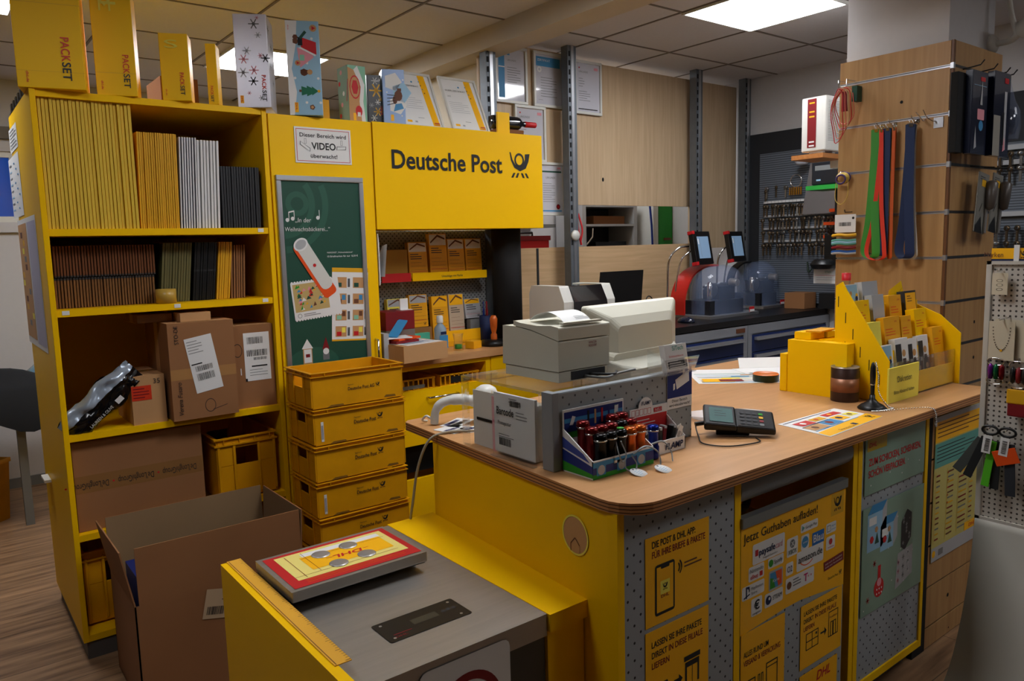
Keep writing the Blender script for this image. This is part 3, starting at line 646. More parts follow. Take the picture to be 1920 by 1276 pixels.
# recess: perforated back, worktop, base cabinet
t=T('perforated_back_board','light grey perforated board in the recess behind the envelopes','board',(2.3,3.72,1.05)); MB((2.3,3.72,1.05)).box(1.777,3.71,1.052,2.80,3.725,1.70,PEGR).build('board',t); MB((2.3,3.72,1.05)).box(2.72,3.69,1.052,2.785,3.709,1.63,mat('white_upright',(196,198,202),.5)).build('upright',t)
tag(MB((2.68,3.5,1.05)).lathe([(.0,0),(.085,0),(.085,.655),(0,.655)],BLKM,(2.705,3.53,1.0505),n=28).build('black_tube'),'thick black round tube standing at the right end of the recess worktop','tube')
t=T('worktop','wooden worktop inside the recess under the yellow overhead cabinet','worktop',(2.4,3.5,1.0))
MB((2.4,3.5,1.0)).box(1.777,3.325,1.012,3.10,3.73,1.050,BEECH,).build('top',t,bevel=.002)
t=T('base_cabinet','yellow base cabinet with open compartment and bar-handled drawer under the recess worktop','cabinet',(2.1,SY,0)); O=(2.1,SY,0)
MB(O).box(1.777,SY,.08,1.80,3.72,1.01,YEL).box(2.40,SY,.08,2.43,3.72,1.01,YEL).box(1.80,SY,.988,2.40,3.72,1.01,YEL).box(1.80,SY+.02,.865,2.40,3.70,.880,YEL).box(1.80,3.70,.08,2.40,3.72,.988,YEL).box(1.80,SY+.05,0,2.42,3.7,.08,MC['plinth_grey']).build('carcass',t)
d=MB(O).box(1.802,SY-.004,.60,2.398,SY+.016,.884,YEL).build('drawer',t,bevel=.0015); MB(O).tube([(2.02,SY-.004,.842),(2.02,SY-.03,.842),(2.20,SY-.03,.842),(2.20,SY-.004,.842)],.0055,CHR).build('handle',d)
MB(O).box(1.802,SY-.004,.085,2.398,SY+.016,.425,YEL).build('lower_door',t,bevel=.0015)
MB(O).box(1.802,SY+.1,.43,2.398,SY+.11,.60,BLKM).build('opening_shade',t)  # black sheet standing in for the shade inside the open compartment
t=T('base_cabinet','yellow base cabinet partly hidden behind the receipt printer','cabinet',(2.75,SY,0)); O=(2.75,SY,0)
MB(O).box(2.432,SY+.016,.08,3.08,3.72,1.01,YEL).build('carcass',t)
for z0,z1 in ((.885,1.005),(.60,.88),(.085,.595)): MB(O).box(2.434,SY-.004,z0,3.078,SY+.016,z1,YEL).build('drawer',t,bevel=.0015)
for i,(x,lb) in enumerate(((1.96,'low yellow letter tray in the open compartment, left one'),(2.24,'low yellow letter tray in the open compartment, right one with dark front cut-out'))):
    t=T('letter_tray',lb,'tray',(x,3.5,.881)); m=MB(); m.box(-.125,-.14,0,.125,.14,.006,YELD)
    for q in range(9): m.box(-.125+q*.029,-.14,.006,-.118+q*.029,-.134,.058,YELD)
    m.box(-.125,-.14,.052,.125,-.134,.06,YELD).box(-.125,.134,.006,.125,.14,.06,YELD).box(-.125,-.134,.006,-.119,.134,.06,YELD).box(.119,-.134,.006,.125,.134,.06,YELD)
    if i: m.box(-.06,-.141,.012,.06,-.1405,.045,BLKM)
    else: m.box(-.1,-.1405,.01,.06,-.14,.028,GRY)
    m.build('shell',t)
# ------------------------------------------------------------------ cartons displayed on top of the cabinets
def packbox(x0,w,h,z,label,kind,y=SY,d=.14,M=YEL,a=0,cat='carton',nm='display_carton'):
    a=math.radians(a); ww=w/(math.cos(a)+math.sin(a)*(x0+w)/y); sx_=ww/w; ca,sa=math.cos(-a),math.sin(-a)
    t=T(nm,label,cat,(x0+ww/2*ca-d/2*sa,y+ww/2*sa+d/2*ca,z),-a); w0=w; w=ww
    side=M
    m=MB().box(-w/2,-d/2,0,w/2,d/2,h,M,top=M); m.build('box',t,bevel=.0025)
    g=MB().at(FRONT(-w/2,-d/2,0)); g2=g
    def vert(x,y0,s,hh,col,wd,b=1):   # vertical writing, top to bottom
        g.at(FRONT(-w/2,-d/2,0)@Matrix.Translation((x,y0,0))@Matrix.Rotation(-PI/2,4,'Z')); g.text(s,0,0,hh,col,w=wd,bold=b)
    OR2=mat('print_orange_red',(214,60,20),.5)
    def packset(x,ytop,L,hh):
        vert(x,ytop,'PACK',hh,OR2,L*.56); vert(x,ytop-L*.575,'SET',hh,DGR,L*.42)
    if kind=='y1': packset(.148,.185,.155,.028); vert(.03,.058,'dhl.de',.009,OR2,.04,.5); g.at(FRONT(-w/2,-d/2,0)); g.rect(.0,.30,w,.3015,GOLD); g.rect(.0,.06,w,.061,GOLD)
    if kind=='y2': packset(.098,.155,.125,.022); vert(.018,.055,'dhl.de',.008,OR2,.033,.5); g.at(FRONT(-w/2,-d/2,0)); g.rect(0,.085,w,.0865,GOLD); g.rect(.03,.34,.09,.35,YPAL); g.text('M',.03,.315,.045,YPAL)
    if kind=='y3': packset(.07,.11,.088,.016); vert(.014,.045,'dhl.de',.006,OR2,.025,.5); g.at(FRONT(-w/2,-d/2,0)); g.text('S',.02,.205,.032,YPAL,w=.05)
    if kind=='y4': packset(.011,.075,.065,.011)
    if kind=='snow':
        packset(.105,.135,.11,.017); g.at(FRONT(-w/2,-d/2,0)); g.rect(.012,.018,.026,.05,YPOS)
        g.at(FRONT(-w/2,-d/2,0)@Matrix.Translation((.015,.048,0))@Matrix.Rotation(-PI/2,4,'Z')); g.text('DHL',0,0,.008,RED,w=.026,bold=1,z=.0014); g.at(FRONT(-w/2,-d/2,0))
        for x,y,r_,c in ((.085,.345,.022,GRY),(.035,.20,.02,PINK),(.125,.205,.019,DGR),(.03,.145,.022,LGR),(.075,.155,.02,PINK),(.07,.11,.02,DGR),(.05,.235,.018,LGR),(.1,.30,.014,LGR),(.105,.215,.012,PINK),(.05,.06,.009,PINK),(.10,.04,.012,GRY),(.10,.37,.009,PINK)): g.flake(x,y,r_,c)
        g.at(frame((w/2,-d/2,0),(0,1,0),(0,0,1)))
        for x,y,r_ in ((.03,.33,.022),(.09,.27,.02),(.05,.18,.018),(.1,.12,.016)): g.flake(x,y,r_,GRY)
        g.at(FRONT(-w/2,-d/2,0))
    if kind=='village':
        g.poly([(0,0),(.02,0),(.035,.1),(.018,.2),(.04,.3),(.05,h),(0,h)],WHT,.0005); vert(.010,.385,'dhl.de',.005,OR2,.02,.4); g.at(FRONT(-w/2,-d/2,0))
        g.at(FRONT(-w/2,-d/2,0)@Matrix.Translation((0,0,0))@Matrix.Rotation(0,4,'Z'))
        g.poly([(.045,.29),(.055,.205),(.115,.25),(.10,.285)],PINK,.0009); g.poly([(.065,.335),(.128,.315),(.128,.262),(.062,.29)],RED,.0012); g.poly([(.05,.29),(.062,.293),(.125,.262),(.122,.255)],WHT,.0015); g.rect(.055,.235,.075,.26,MINT,.0015)
        g.rect(.05,.30,.07,.335,BARE,.0014); g.line(.06,.33,.085,.36,.012,DGRN,.0016); g.disc(.04,.335,.012,BRN,.0012,6); g.disc(.04,.318,.014,BRN,.0012,5)
        for x,y,r_ in ((.118,.375,.015),(.045,.225,.012)): g.disc(x,y,r_,TAN,.001); g.disc(x,y,r_*.7,RED,.0014,3)
        g.disc(.07,.185,.016,BRN,.001,8); g.rect(.055,.178,.10,.196,BRN,.001); g.disc(.095,.187,.012,TAN,.0012,8)
        g.poly([(.055,.085),(.055,.125),(.078,.118),(.078,.128),(.10,.118),(.10,.125),(.128,.105),(.10,.086),(.10,.092),(.078,.082),(.078,.092)],mat('tree_green',(24,110,78),.6),.001); g.rect(.045,.10,.055,.11,BRN,.001); g.disc(.13,.105,.007,GOLD,.0014,5)
        g.disc(.098,.035,.012,BRN,.001,5); g.disc(.098,.035,.007,TAN,.0014,5)
        for x,y in ((.11,.33),(.085,.225),(.03,.16),(.13,.16),(.135,.055),(.075,.055)): g.disc(x,y,.006,WHT,.0008,8)
        g.rect(.022,.012,.038,.055,YPOS); g.at(FRONT(-w/2,-d/2,0)@Matrix.Translation((.026,.052,0))@Matrix.Rotation(-PI/2,4,'Z')); g.text('DHL',0,0,.008,RED,w=.032,bold=1,z=.0014)
    if kind=='bake':
        g.rect(0,0,w,h,MINT,.0003); g.poly([(0,0),(.065,0),(.055,.1),(.065,.17),(.03,h-.02),(0,h-.01)],TAN,.0006); g.poly([(.03,h-.02),(.065,.17),(.055,.1),(.065,0),(.085,0),(.075,.1),(.085,.18),(.05,h)],WHT,.0008)
        g.disc(.034,.165,.028,RED,.0012,16,.055); g.disc(.034,.165,.024,TAN,.0015,16,.048); g.disc(.034,.165,.018,RED,.0018,6,.036); g.disc(.05,.055,.018,RED,.0012,12,.026); g.rect(.042,.03,.058,.05,WHT,.0014); g.rect(.02,.01,.034,.045,YPOS,.0012)
        g.at(LEFT(-w/2,d/2,0)); g.rect(0,0,d,h,SAGE,.0003)
        for i in range(5): g.disc(.02+.02*(i%3),.04+i*.05,.012,[RED,PINK,WHT][i%3],.001,6)
        g.line(.09,.1,.11,.2,.006,RED,.001)
    if kind=='dark':
        for x,y,r_,c in ((.045,.16,.034,GOLD),(.04,.205,.018,WHT),(.05,.105,.014,WHT),(.02,.09,.012,LGR),(.062,.21,.01,WHT),(.05,.06,.022,GOLD),(.03,.03,.016,WHT),(.065,.12,.012,GOLD)): g.flake(x,y,r_,c)
        packset(.062,.085,.075,.015)
    if kind=='deer':
        for x,y,r_ in ((.05,.2,.045),(.09,.15,.05),(.07,.09,.045)): g.disc(x,y,r_,WHT if r_<.046 else LBLU,.0004,5)
        g.disc(.075,.135,.020,BRN,.0012,10,.026); g.disc(.058,.115,.012,BRN,.0012,8,.02); g.rect(.07,.155,.09,.17,BRN,.0012)
        for i in range(4): g.line(.06,.10+i*.012,.02,.09+i*.016,.003,BARE,.0014)
        g.poly([(.05,.06),(.10,.075),(.09,.10),(.06,.095)],CYAN,.0012); g.rect(.035,.015,.05,.045,YPOS,.0012)
        for x,y in ((.03,.22),(.1,.21),(.02,.15),(.11,.1),(.09,.04)): g.disc(x,y,.004,WHT,.0014,6)
    if g.v: g.build('print',t)
    return t
Z1=2.2225
packbox(.356,.222,.43,Z1,'largest yellow carton at the left end on top of the shelving unit','y1',y=3.345,d=.20,a=13)
packbox(.618,.145,.40,Z1,'second largest yellow carton on top of the shelving unit','y2',y=3.37,d=.18,a=17)
packbox(.853,.112,.262,Z1,'medium yellow carton on top of the shelving unit, before the brown box','y3',y=3.36,d=.10,a=23)
packbox(1.033,.042,.245,Z1,'thin yellow carton standing right of the brown box on the shelving unit','y4',y=3.36,d=.09,a=27)
SILV=mat('silver_snow_print',(206,204,214),.3,.2)
packbox(1.158,.146,.385,Z1,'tall silver gift carton with pink and grey snowflakes','snow',y=3.37,d=.17,M=SILV,a=29)
Z2=2.2085
packbox(1.384,.158,.405,Z2,'tall pale blue gift carton with a gingerbread village and small tree','village',y=3.36,d=.12,a=24,M=mat('ice_blue_print',(152,190,212),.4))
packbox(1.70,.092,.265,Z2,'mint and beige gift carton with red cookie ornament','bake',y=SY+.07,d=.11,M=MINT)
packbox(1.803,.078,.232,Z2,'black gift carton with white and gold snowflakes','dark',y=SY+.08,d=.09,M=BLK,a=14)
packbox(1.866,.123,.258,Z2,'blue gift carton with a reindeer, standing before the silver certificates','deer',y=SY+.04,d=.09,a=20,M=mat('sky_print',(150,178,222),.4))
packbox(.93,.16,.165,Z1,'brown cardboard box standing behind the medium yellow carton','n',y=SY+.34,d=.25,M=CARDD,nm='brown_box')
packbox(1.60,.06,.12,Z2,'small orange-yellow box behind the pale blue gift carton','n',y=SY+.2,d=.1,M=YORG,nm='small_box')
packbox(2.565,.085,.118,Z2,'small yellow box standing between the certificate and the wine bottle','n',y=3.395,d=.012,M=YEL,nm='small_box')
t=T('wine_bottle','dark wine bottle with red capsule lying on the overhead cabinet','bottle',(2.665,3.44,Z2+.072),rot=(0,PI/2,-.05)); 
MB().lathe([(0,-.10),(.036,-.10),(.038,-.09),(.038,.06),(.034,.078),(.016,.098),(.0145,.11),(.0145,.14)],mat('bottle_glass',(10,16,22),.08,coat=.8),n=24).build('glass',t)
MB().lathe([(.0148,.12),(.0158,.121),(.0155,.195),(.013,.198),(0,.198)],RED,n=20).build('capsule',t)
tag(MB((2.72,3.44,Z2)).box(2.575,3.41,Z2+.0003,2.76,3.49,Z2+.034,CARDD).build('flat_box',bevel=.002),'flat brown box under the lying wine bottle','box')
def standing_cert(x,label):
    t=T('standing_certificate',label,'certificate',(x,SY+.045,Z2+.001),rot=(-.42,0,.03),group=None)
    w,h=.245,.325; q=.013; f=MB()
    f.box(0,0,0,w,.014,q,WPL).box(0,0,h-q,w,.014,h,WPL).box(0,0,q,q,.014,h-q,WPL).box(w-q,0,q,w,.014,h-q,WPL); f.build('frame',t,bevel=.001)
    g=MB().box(q,.006,q,w-q,.014,h-q,WHT).at(FRONT(0,.006,0))
    g.poly([(.165,h-q),(.205,h-q),(.222,q+.005),(.182,q+.005)],YPOS); g.text('SILBER-ZERTIFIKAT',.09,h-.085,.009,GRY,w=.13,al='c',bold=.5); g.text('✦',.1,h-.06,.01,GRY) if 0 else g.disc(.12,h-.055,.006,CYAN,.001,5)
    for i in range(4): g.disc(.165+i*.006,h-.05-i*.022,.004,BRN if i%2 else CYAN,.0012,5)
    g.text('2022',.03,h-.12,.008,GRY); g.lines(.03,h-.15,.12,6,.012,.002,LGR); g.rect(.03,.03,.058,.042,YPOS); g.rect(.075,.03,.09,.04,LGR); g.rect(.19,.022,.222,.036,RED,.0014); g.rect(.19,.024,.222,.030,GOLD,.0018); g.lines(.10,.06,.05,1,.01,.002,GRY)
    g.build('print',t); 
    MB().box(.10,.014,.03,.14,.017,.2,BLK).build('easel_leg',t)
standing_cert(1.985,'white framed silver certificate leaning behind the reindeer carton')
standing_cert(2.275,'white framed silver certificate leaning right of the other one on the overhead cabinet')
# dark rack lying on the rear left of the shelving unit
t=T('wire_rack','black slotted rack lying on the rear left edge of the shelving unit','rack',(.46,3.8,Z1))
m=MB()
for i in range(6): m.box(-.068,-.27+i*.09,0,.07,-.23+i*.09,.045,BLK)
m.box(-.068,-.30,.0,-.05,.27,.012,BLK).box(.05,-.30,0,.07,.27,.012,BLK); m.build('slots',t)

# ------------------------------------------------------------------ goods in the recess
t=T('envelope_shelf','yellow wall shelf strip holding four packs of yellow envelopes','shelf',(2.36,3.64,1.43)); O=(2.36,3.64,1.43)
m=MB(O).box(2.115,3.60,1.428,2.61,3.71,1.436,YEL).box(2.115,3.597,1.428,2.61,3.601,1.472,YEL); m.at(FRONT(2.30,3.597,1.443)).text('Umschläge mit Marke',0,0,.012,DGR,w=.14); m.build('shelf_tray',t)
def envpack(x,w,h,label,y=3.665,z=1.4365,top=WHT,lean=.06,M=YORG):
    t=T('envelope_pack',label,'envelopes',(x,y,z),rot=(-lean,0,0)); m=MB().box(0,-.03,0,w,.0,h,M).at(FRONT(0,-.03,0)); m.rect(.004,h*.74,w-.004,h-.004,top); m.poly([(.01,h*.78),(w*.5,h*.93),(w-.01,h*.86),(w-.01,h*.9),(w*.5,h*.98),(.01,h*.82)],BRN,.001)
    m.lines(.012,h*.68,w*.6,3,.012,.004,DGR); m.lines(.012,h*.45,w*.8,4,.02,.001,BRN); m.rect(.004,h*.2,w-.004,h*.21,RED,.001); m.horn(w-.022,h*.05,.016,BARE); m.build('pack',t)
envpack(2.12,.118,.20,'pack of yellow envelopes with pale top, first on the yellow strip')
envpack(2.255,.115,.245,'tallest pack of yellow envelopes on the yellow strip')
envpack(2.375,.112,.215,'yellow envelope pack third on the yellow strip')
envpack(2.495,.112,.215,'yellow envelope pack at the right end of the yellow strip')
t=T('red_wall_tray','red wall tray with a tan carton left of the envelope packs','tray',(2.04,3.64,1.43)); O=(2.04,3.64,1.43)
MB(O).box(1.93,3.60,1.428,2.105,3.71,1.434,RED).box(1.93,3.597,1.428,2.105,3.601,1.475,RED).build('tray',t)
tag(MB((2.03,3.65,1.435)).box(1.955,3.61,1.4345,2.095,3.69,1.60,mat('tan_carton',(170,126,40),.7)).build('tan_carton',bevel=.002),'plain tan carton standing in the red wall tray','carton')
zz=1.051
envpack(2.255,.105,.235,'yellow brochure with warm photo, left of the pair on the recess worktop',y=3.66,z=1.10,top=YPOS,M=YORG)
envpack(2.368,.10,.24,'yellow brochure with grey photo, right of the pair on the recess worktop',y=3.66,z=1.10,top=YPOS,M=mat('pale_photo',(196,176,150),.6))
t=T('brochure_box','yellow counter box filled with brochures on the recess worktop','brochure box',(2.4,3.62,zz)); O=(2.4,3.62,zz)
m=MB(O).box(2.24,3.585,zz,2.58,3.69,zz+.048,YORG); m.at(FRONT(2.24,3.585,zz)).rect(.0,.03,.33,.09,YPOS); m.text('Einschreiben',.16,.012,.014,BRN,w=.09); m.build('box',t,bevel=.002)
envpack(1.985,.13,.165,'grey topped envelope pack in front of the perforated board, left one',y=3.68,z=1.17,top=LGR,M=YPAL)
envpack(2.12,.115,.18,'grey topped envelope pack beside the spray bottle',y=3.68,z=1.17,top=LGR,M=YORG)
tag(MB((2.10,3.68,1.05)).box(1.97,3.63,1.051,2.245,3.70,1.17,mat('carton_rest',(150,110,60),.7)).build('support_carton',bevel=.002),'brown carton under the grey topped envelope packs','carton')
envpack(2.478,.11,.115,'small tilted yellow leaflet stand at the right of the recess',y=3.66,z=1.19,top=YPOS,M=LGR,lean=.2)
tag(MB((2.53,3.66,1.05)).box(2.485,3.60,1.10,2.58,3.64,1.19,GRY).build('leaflet_holder',bevel=.002),'small grey leaflet holder under the tilted yellow leaflet','holder')
tag(MB((1.95,3.54,1.05)).box(1.86,3.45,1.19,2.03,3.60,1.285,DRED).box(1.86,3.45,zz,2.03,3.60,1.19,mat('grey_box_lower',(120,112,104),.6)).build('red_box',bevel=.003),'dark red box in the recess behind the pile of mail','box')
def slab(name,x,y,z,w,d,h,rz,M,label,cat,rot=None,group=None): return tag(MB((x,y,z)).box(x-w/2,y-d/2,z,x+w/2,y+d/2,z+h,M).build(name,rz=rz,rot=rot,bevel=.001),label,cat,group)
slab('mail_item',1.90,3.37,1.1378,.15,.10,.012,.2,DRED,'dark red envelope at the bottom of the mail pile on the small parcel','envelope')
slab('mail_item',1.915,3.385,1.1502,.17,.10,.010,.35,ORG,'orange envelope in the mail pile beside the white box','envelope')
slab('mail_item',1.88,3.38,1.1606,.13,.11,.005,-.2,WHT,'white letter lying in the mail pile','letter')
slab('mail_item',1.90,3.40,1.20,.05,.15,.008,-.5,CYAN,'blue glossy magazine leaning on top of the mail pile','magazine',rot=(.5,.1,-.9))
tag(MB((2.10,3.52,zz)).box(2.04,3.50,zz,2.15,3.53,1.155,mat('mint_card',(90,190,160),.5)).build('mint_card_box',bevel=.001),'mint green card box behind the spray bottle','box')
tag(MB((2.03,3.52,zz)).box(1.95,3.505,zz,2.04,3.53,1.17,ORG).build('orange_folder',bevel=.001),'orange folder leaning left of the mint green box','folder')
t=T('white_switch_box','small white box with three sockets before the mint green box','box',(2.12,3.48,zz)); m=MB().box(-.035,-.02,0,.035,.015,.065,WPL).at(FRONT(0,-.02,0));
for i in range(3): m.disc(-.02+i*.02,.018,.006,DGR)
m.build('box',t,bevel=.002)
tag(MB((2.04,3.5,1.285)).box(1.985,3.52,1.286,2.035,3.526,1.345,WHT).box(1.98,3.50,1.2855,2.05,3.55,1.2875,WHT).build('paper_card',rz=.1),'small white card standing on the dark red box','card')
t=T('disinfectant_bottle','clear bottle of blue disinfectant with white cap in the recess','bottle',(2.19,3.46,zz))
MB().lathe([(0,0),(.030,0),(.033,.006),(.033,.125),(.014,.15),(.013,.155)],mat('blue_liquid_plastic',(150,180,200),.2,alpha=.75),n=20).at(FRONT(0,-.0335,0)).rect(-.026,.02,.026,.09,CYAN,.001).rect(-.018,.095,.018,.11,NAVY,.001).build('body',t)
MB().lathe([(.018,.155),(.018,.19),(.012,.195),(0,.195)],WPL,n=16).build('cap',t)
t=T('glass_tumbler','clear glass with a green pad, standing before the yellow brochures','glass',(2.29,3.44,zz))
MB().lathe([(0,0),(.028,0),(.024,.05),(.03,.09),(.027,.09),(.021,.05),(.024,.006),(0,.006)],GLASS,n=18,caps=False).build('glass',t); MB().lathe([(0,.007),(.02,.007),(.02,.03),(0,.03)],GRN,n=14).build('green_pad',t)
slab('yellow_note_pad',2.39,3.44,zz,.07,.06,.04,.3,YORG,'orange note pad between glass and hand stamp','note pad')
t=T('hand_stamp','round date stamp with orange wooden handle on a black base','stamp',(2.54,3.45,zz))
MB().lathe([(0,0),(.075,0),(.078,.012),(.07,.03),(.03,.034),(0,.034)],BLK,n=26).build('ink_pad',t); MB().lathe([(.018,.034),(.018,.06),(.012,.07),(.019,.10),(.022,.15),(.014,.168),(0,.17)],mat('stamp_handle',(196,96,30),.35),n=18).build('handle',t)
t=T('pen_cup','dark blue pen cup with red and blue markers beside the black tube','pen cup',(2.575,3.575,zz)); MB().lathe([(0,0),(.033,0),(.035,.16),(.031,.16),(.029,.005),(0,.005)],NAVY,n=20,caps=False).build('cup',t)
for dx,dy,M,lb in ((-.012,0,BLUE,'blue marker standing in the dark blue pen cup'),(.012,.004,RED,'red marker standing in the dark blue pen cup'),(.003,-.014,DRED,'dark red marker standing in the dark blue pen cup')):
    tag(MB((2.575+dx,3.575+dy,zz+.006)).lathe([(0,.006),(.006,.006),(.006,.19),(.0035,.20),(.003,.24),(0,.24)],M,(2.575+dx,3.575+dy,zz),n=10).build('marker'),lb,'marker')
parcel(1.80,3.20,1.051,2.07,3.42,1.135,'flat brown parcel lying at the front left of the recess worktop',lambda g,t,w,h:None,M=CARDL)
for o in [q for q in bpy.data.objects if q.get('label','').startswith('flat brown parcel lying')]: o.location=(1.945,3.335,1.051); o.rotation_euler=(0,0,.10)
m=MB((1.945,3.335,1.1362)).box(1.83,3.235,1.1362,2.06,3.435,1.1372,WHT).at(UP(1.85,3.25,1.1372)); m.lines(0,.16,.19,8,.018,.006,CYAN); tag(m.build('form_sheet',rz=.16),'white printed form with blue lines on the flat brown parcel','paper')
# wall file with letters on the inside of the recess
t=T('letter_holder','stack of white letters in a clear holder on the cabinet side','letter holder',(1.79,3.31,1.43)); m=MB()
for i in range(5): m.box(-.008+i*.006,-.02+.01*i,.0+.004*i,-.005+i*.006,.14,.25-.01*i,WHT)
m.add([(.022,-.02,.04),(.022,.11,.04),(.05,.05,.19),(.035,-.03,.2)],[(0,1,2,3)],WHT); m.build('letters',t)
for o in [t]: o.location=(1.787,3.36,1.43)
t=T('grey_file_stand','grey metal file stand at the left of the recess worktop','stand',(1.80,3.36,1.051)); MB().box(-.015,-.02,0,.015,.25,.14,LGR).build('panel',t,bevel=.003)
# ------------------------------------------------------------------ main counter
KZ=1.0
t=T('service_counter','yellow service counter with thick plywood-edged wooden top','counter',(2.2,1.7,0)); O=(2.2,1.7,0)
top=[(1.36,1.166)]+[(3.295,1.166),(3.275,2.33),(1.315,2.33),(1.298,2.315),(1.243,1.275)]
top=[(1.33,1.166),(3.295,1.166),(3.275,2.33),(1.325,2.33),(1.304,2.31)]+[(1.232+.0,1.27)]+[(1.232+.095*(1-math.cos(a)),1.262-.096*math.sin(a)) for a in (math.radians(x) for x in (12,28,45,62,78))]
MB(O).prism(top,.972,KZ,BEECH,BEECHE).build('worktop',t,bevel=.0012)
sy=1.222
MB(O).prism([(1.24,sy),(1.262,sy),(1.318,2.12),(1.296,2.12)],0,.971,YEL).build('side_panel',t)
g=MB(O).at(frame((1.2555,1.475,.80),(-.062,-.9981,0),(0,0,1))); 
g.disc(.10,.075,.052,TAN,.0014,28,.052); g.ring(.10,.075,.047,.052,YPAL,.002,28); g.poly([(.085,.03),(.083,.05),(.10,.068),(.118,.052),(.116,.03)],TAN,.0022); g.line(.083,.05,.10,.068,.003,BRN,.0025); g.line(.10,.068,.118,.052,.003,BRN,.0025); g.line(.083,.03,.083,.05,.003,BRN,.0025)
g.build('cable_grommet',t)
MB(O).box(1.2395,sy-.002,.07,1.2625,sy+.03,.971,YEL).build('corner_post',t)
for xa,xb in ((1.695,1.722),(2.318,2.345)): MB(O).box(xa,sy,.07,xb,2.2,.971,YEL).build('divider',t)
MB(O).box(1.263,sy+.002,.07,1.694,sy+.020,.971,PEGG).build('perforated_panel',t)
MB(O).box(2.372,sy+.004,.10,2.822,sy+.018,.971,PEGG).build('perforated_panel',t)
MB(O).box(2.346,sy-.002,.072,2.372,sy+.024,.971,YEL).box(2.822,sy-.002,.072,2.845,sy+.024,.971,YEL).box(2.372,sy-.002,.072,2.822,sy+.024,.10,YEL).build('panel_frame',t,bevel=.001)
MB(O).box(1.723,1.60,.07,2.317,1.615,.971,YELD).box(1.723,1.25,.44,2.317,1.60,.455,YEL).box(1.99,1.45,.455,2.01,1.60,.971,YEL).build('bay_interior',t)
MB(O).box(1.26,sy+.05,0,2.82,sy+.065,.07,mat('kick_grey',(100,102,106),.5)).build('plinth',t)
tube_=MB(O).tube([(1.725,sy+.045,.917),(2.316,sy+.045,.917)],.046,mat('roller_grey',(130,134,138),.4),24).build('roller',t)
MB(O).box(2.846,sy+.03,0,2.948,sy+.05,.971,BLKM).build('gap_shade',t)  # matt black strip in place of the shade between frame and slats
# folders inside the bay
tag(MB((1.9,1.35,.46)).box(1.75,1.28,.456,1.97,1.58,.78,YORG).build('document_box',bevel=.002),'yellow document box standing in the dark bay behind the top-up board','box')
tag(MB((1.82,1.35,.78)).tube(bez([(1.76,1.33,.79),(1.82,1.36,.83),(1.90,1.34,.80),(1.95,1.36,.82)],5),.012,DGR,6).build('cable_bundle'),'dark cable bundle lying on the yellow document box in the bay','cable')
# top-up credit display board
t=T('display_board','grey framed yellow top-up credit board in the front bay of the counter','display board',(2.01,sy-.01,.08)); bx0,bx1=1.722,2.272
O2=(2.01,sy-.01,.08)
MB(O2).box(bx0,sy+.0,.08,bx1,sy+.012,.838,PEGG).build('board',t); MB(O2).box(bx0-.002,sy-.008,.812,bx1+.004,sy+.016,.842,mat('rail_grey',(130,132,130),.4,.4)).build('top_rail',t,bevel=.003)
PF=FRONT(bx0,sy,0)
g=MB(O2).at(PF); W=bx1-bx0; g.poly([(0,.50),(.217,.513),(.302,.513),(W,.488),(W,.812),(0,.812)],YPOS,.0012)
g.rect(0,.485,.0,.812,YPOS); g.rect(W-.085,.735,W-.012,.805,GOLD,.0016); g.horn(W-.048,.748,.045,BARE,.002); g.text('Jetzt Guthaben aufladen!',.010,.768,.026,BARE,w=.375)
def logo(x0,y0,x1,y1,M=WHT): g.rrect(x0,y0,x1,y1,M,.0018,r=.006)
QX=.016
def LG_(x0,z0,x1,z1,M=WHT): logo(x0+QX,z0,x1+QX,z1,M)
def TX(s_,x,z,h,m_,w=None,**k): g.text(s_,x+QX,z,h,m_,w=w,z=.0028,**k)
LG_(.038,.692,.195,.752); g.rect(.050+QX,.716,.064+QX,.734,RED,.0024); TX('paysafe',.068,.714,.020,NAVY,.078,bold=1.2); TX('card',.149,.714,.019,PINK,.034); TX('Prepaid Guthaben',.088,.700,.006,GRY,.07)
LG_(.207,.667,.265,.724); TX('XBOX',.236,.674,.014,DGRN,.044,al='c'); g.disc(.236+QX,.705,.013,GRY,.0024); g.line(.229+QX,.698,.243+QX,.712,.003,WHT,.0028); g.line(.243+QX,.698,.229+QX,.712,.003,WHT,.0028)
LG_(.279,.724,.373,.751); g.poly([(.287+QX,.729),(.287+QX,.746),(.299+QX,.7375)],TEAL,.0024); TX('Google Play',.304,.733,.009,DGR,.062)
LG_(.282,.668,.325,.715); g.disc(.3035+QX,.692,.018,CYAN,.0024); TX('ortel',.3035,.689,.007,WHT,.024,al='c')
g.rect(.343+QX,.667,.410+QX,.708,mat('logo_blue',(20,110,190),.5),.0018); TX('Blau',.3765,.677,.024,WHT,.056,al='c',bold=2)
LG_(.421,.683,.480,.717); g.outline(.427+QX,.689,.447+QX,.710,.002,GRY,.0024); TX('digital',.451,.703,.006,CYAN,.024); TX('guthaben',.451,.692,.005,CYAN,.025)
LG_(.423,.630,.475,.673); g.disc(.449+QX,.655,.010,RED,.0024); TX('vodafone',.449,.636,.006,RED,.036,al='c')
LG_(.020,.647,.094,.690); TX('Nintendo',.026,.672,.012,GRY,.062); TX('eShop',.028,.654,.012,RED,.036,bold=1); g.rect(.072+QX,.653,.086+QX,.667,RED,.0024)
LG_(.113,.659,.191,.690); g.disc(.127+QX,.6745,.011,GRN,.0024); TX('Spotify',.142,.669,.012,DGR,.042)
